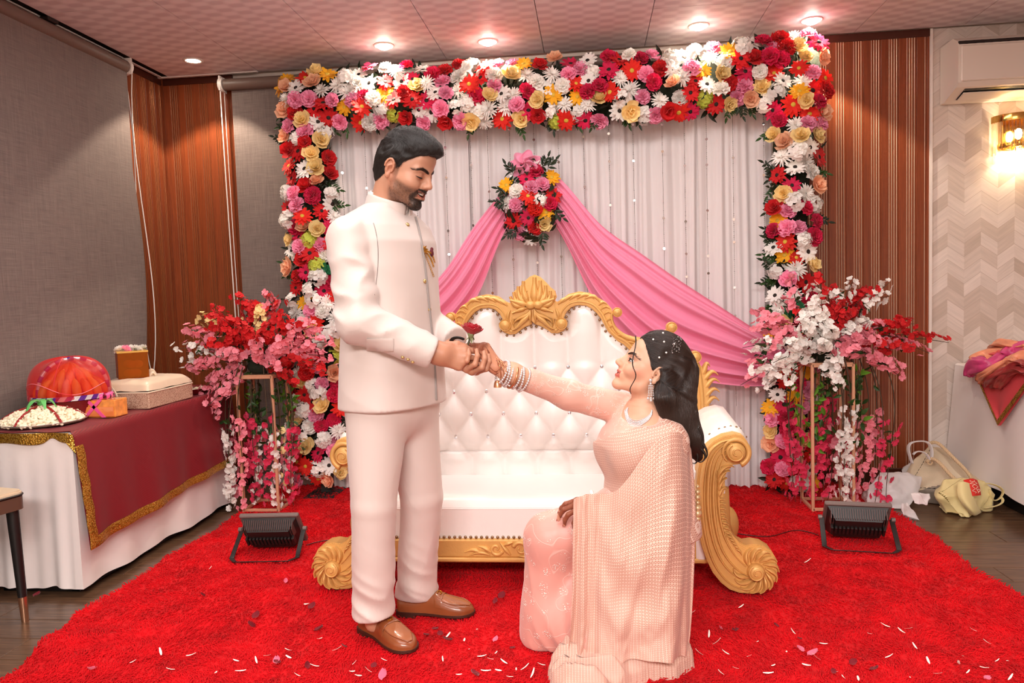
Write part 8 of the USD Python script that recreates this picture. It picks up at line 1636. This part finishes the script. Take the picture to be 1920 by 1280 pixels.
# train heaped on the carpet
tp = Polygon(at(np.array([(1032, 1252), (1046, 1226), (1068, 1212), (1110, 1222), (1180, 1226), (1250, 1224), (1290, 1214), (1294, 1236), (1262, 1254), (1215, 1258), (1180, 1266), (1140, 1282), (1112, 1300), (1060, 1290), (1040, 1272)], float), 2, 0.03)[:, :2]).buffer(0.012)
tx0, ty0, tx1, ty1 = tp.buffer(0.02).bounds; n1, n2 = 150, 90; Xg, Yg = np.meshgrid(np.linspace(tx0, tx1, n1), np.linspace(ty0, ty1, n2), indexing='ij')
dist = np.array([[tp.exterior.distance(Point(a, b)) * (1 if tp.contains(Point(a, b)) else -1) for b in Yg[0, ::2]] for a in Xg[::2, 0]]); dist = zoom(dist, (n1 / dist.shape[0], n2 / dist.shape[1]), order=1)[:n1, :n2]
ridg = fold(np.stack([Xg.ravel() * 9 + Yg.ravel() * 6, Yg.ravel() * 30 + Xg.ravel() * 4, 0 * Xg.ravel()], 1), 1, 8).reshape(n1, n2) ** 1.5
Zg = 0.012 + np.sqrt(np.clip(dist / 0.035, 0, 1)) * (0.018 + 0.052 * ridg + 0.02 * np.clip((Yg - ty0) / (ty1 - ty0), 0, 1)) + 0.006 * meshkit.noise(np.stack([Xg * 60, Yg * 60, 0 * Xg], -1), 3)
Zg = np.where(dist < 0.004, np.minimum(Zg, 0.012 + (dist - 0.004) * 2.0), Zg)
v, f = gridmesh(np.stack([Xg, Yg, Zg], -1)); kv, kf, ku = keep((v, f), dist.ravel() > -0.010); uvt = np.stack([kv[:, 0], kv[:, 1] * 1.3 + kv[:, 2] * 1.5], 1) / CELL
wom.part('sari_train', (kv, kf), M_net2, True, uv=uvt)
# latkan tassels at the back of the blouse
M_lat = plain('tassel_gold', lin(216, 184, 140), 0.35, metallic=0.5)
o = [ball(W(1308, y, 2.34), r_, 1) for y, r_ in [(912, 0.006), (922, 0.008), (932, 0.009), (942, 0.007), (952, 0.0115), (962, 0.0135), (972, 0.009), (982, 0.005)]] + [tube([W(1305, 880, 2.34), W(1308, 990, 2.34)], 0.0012, 5)]
wom.part('tassel', cat(o), M_lat, True)
# bangles, charm, bracelet
axb = (elf - wrf) / np.linalg.norm(elf - wrf); pos = [W(941, 694, 2.343), W(947, 696, 2.346), W(953, 699, 2.349), W(960, 701, 2.352), W(968, 704, 2.355), W(975, 706, 2.358), W(982, 709, 2.361)]
M_bang = plain('bangle_gold', lin(214, 150, 110), 0.25, metallic=0.8)
for k, c in enumerate(pos):
    R = 0.037 + 0.002 * (k < 3); c = c + np.array([0, 0, -0.006]); Rr = aim(axb + np.array([0.12 * (k % 3 - 1), 0, 0.12 * (k % 2)])); th = np.linspace(0, 2 * PI, 31)[:-1]; ring = np.stack([R * np.cos(th), R * np.sin(th), 0 * th], 1)
    if k == 3: wom.part('bangle', xf(trimesh.creation.torus(R + 0.002, 0.0042, major_sections=40, minor_sections=8), Rr, c), M_bang, True, label='plain copper gold bangle')
    else: wom.part('bangle', cat([xf(trimesh.creation.torus(R, 0.0024, major_sections=36, minor_sections=6), Rr, c)] + [(ball((0, 0, 0), 0.0040, 1)[0] + (Rr @ p + c), ball((0, 0, 0), 1, 1)[1]) for p in ring]), M_dia, True, label='bangle set with clear stones')
for k in range(3):
    c = W(934, 690 + 4 * k, 2.335) + np.array([0.0, 0, -0.028]); wom.part('loose_bangle', xf(trimesh.creation.torus(0.034, 0.0016, major_sections=36, minor_sections=6), aim(axb + np.array([0.35, 0.2 * k, 0.6])), c + [0.006 * k, 0, 0.03]), M_bang, True)
ch = W(933, 724, 2.325); wom.part('charm', cat([lathe([(0.0006, 0.019), (0.006, 0.018), (0.0105, 0.012), (0.0125, 0.0), (0.0128, -0.003), (0.001, -0.003)], 18, ch), tube([ch + [0, 0, 0.018], ch + [0.004, 0.01, 0.045]], 0.0008, 5)]), M_bang, 40)
wom.part('bracelet', xf(trimesh.creation.torus(0.026, 0.006, major_sections=30, minor_sections=8), aim(R2[:, 0]), W(1112, 937, 2.27)), M_pearl, True)
# necklace and earrings
nb = []
for strand in range(5):
    P = [(1179 - 1.5 * strand, 764 + strand * 1.5), (1178 - strand * 0.5, 776 + strand * 3), (1184 + 0.3 * strand, 786 + strand * 3.2), (1196, 789 + strand * 2.6), (1208, 785 + strand * 2.2), (1218, 778 + strand * 1.8), (1222, 769 + strand * 1.2)]
    C_ = spline(np.array(P, float), 34)
    for c in C_:
        h = hit((bv, bf), *c)
        if h: nb.append(ball(h[0] + h[1] * 0.0022, 0.0024 if strand else 0.0018, 1))
wom.part('necklace', cat(nb), M_dia, True, label='collar necklace of clear stones')
eb = W(1220, 713, 2.318); o = [ball(eb, (0.0055, 0.003, 0.0055), 1), ball(eb + [0, 0, -0.010], (0.004, 0.003, 0.004), 1)]
for dx in (-0.0075, -0.0025, 0.0025, 0.0075):
    for k in range(7): o.append(ball(eb + [dx * (0.75 + 0.05 * k), 0, -0.016 - 0.0052 * k], 0.0021, 1))
o += [ball(eb + [dx, 0, -0.056], (0.004, 0.003, 0.005), 1) for dx in (-0.009, 0, 0.009)] + [ball(eb + [0, 0, -0.062], (0.0045, 0.003, 0.005), 1)]
wom.part('earring', cat(o), M_dia, True)

# ================================================================ the rose between their hands
rb_ = W(875, 652, 2.30); rt = W(883, 626, 2.305); ro = Thing('rose', 'single deep red rose held upright in the joined hands', 'rose', None, rb_)
M_rosep = cloth('rose_velvet', lin(178, 6, 32), trans=0.12, rough=0.6); M_sep = plain('sepal_green', lin(120, 124, 84), 0.5)
ro.part('stem', tube(spline(np.array([W(866, 672, 2.31), rb_, (rb_ + rt) / 2 + [0.001, 0, 0], rt]), 16), 0.0026, 8), plain('rose_stem', lin(58, 60, 34), 0.5), True)
ro.part('calyx', tube([rt - [0.001, 0, 0.018], rt - [0, 0, 0.008], rt + [0, 0, 0.004]], [0.003, 0.0085, 0.012], 12), M_sep, True)
for k in range(5): a = 2 * PI * k / 5; ro.part('sepal', xf(leaf(0.026, 0.009, -0.4 if k % 2 else 0.3), rotm(0, 1.0, a), rt - [0, 0, 0.004]), M_sep, True)
rr2 = np.random.default_rng(4); axr = rotm(0, 0.22, 0)
for ring, (n_, rad, hgt, op, w_) in enumerate([(3, 0.006, 0.036, -0.1, 0.022), (4, 0.011, 0.037, 0.0, 0.028), (5, 0.0165, 0.036, 0.08, 0.034), (6, 0.021, 0.034, 0.2, 0.038), (6, 0.0245, 0.030, 0.4, 0.040)]):
    for k in range(n_):
        a = 2 * PI * (k + 0.5 * ring) / n_ + rr2.uniform(-.15, .15); s, q = np.meshgrid(np.linspace(0, 1, 9), np.linspace(-1, 1, 9), indexing='ij')
        r_ = 0.004 + (rad + 0.006 * op) * np.sin(PI / 2 * np.clip(s * 1.15, 0, 1)) + 0.014 * op * s ** 4; phi = a + q * (w_ / max(rad, 0.01)) * 0.55 * np.sin(PI * (0.18 + 0.66 * s)); z_ = hgt * s * (1 - 0.06 * q ** 2) - 0.008 * op * s ** 6 - 0.004 * (q ** 2) * s ** 3
        P = np.stack([r_ * np.cos(phi), r_ * np.sin(phi), z_ + 0.0012 * np.sin(6 * q + k)], -1); ro.part('petal', xf(gridmesh(P, 0.0009), axr, rt + [0, 0, -0.002], 0.98), M_rosep, True)
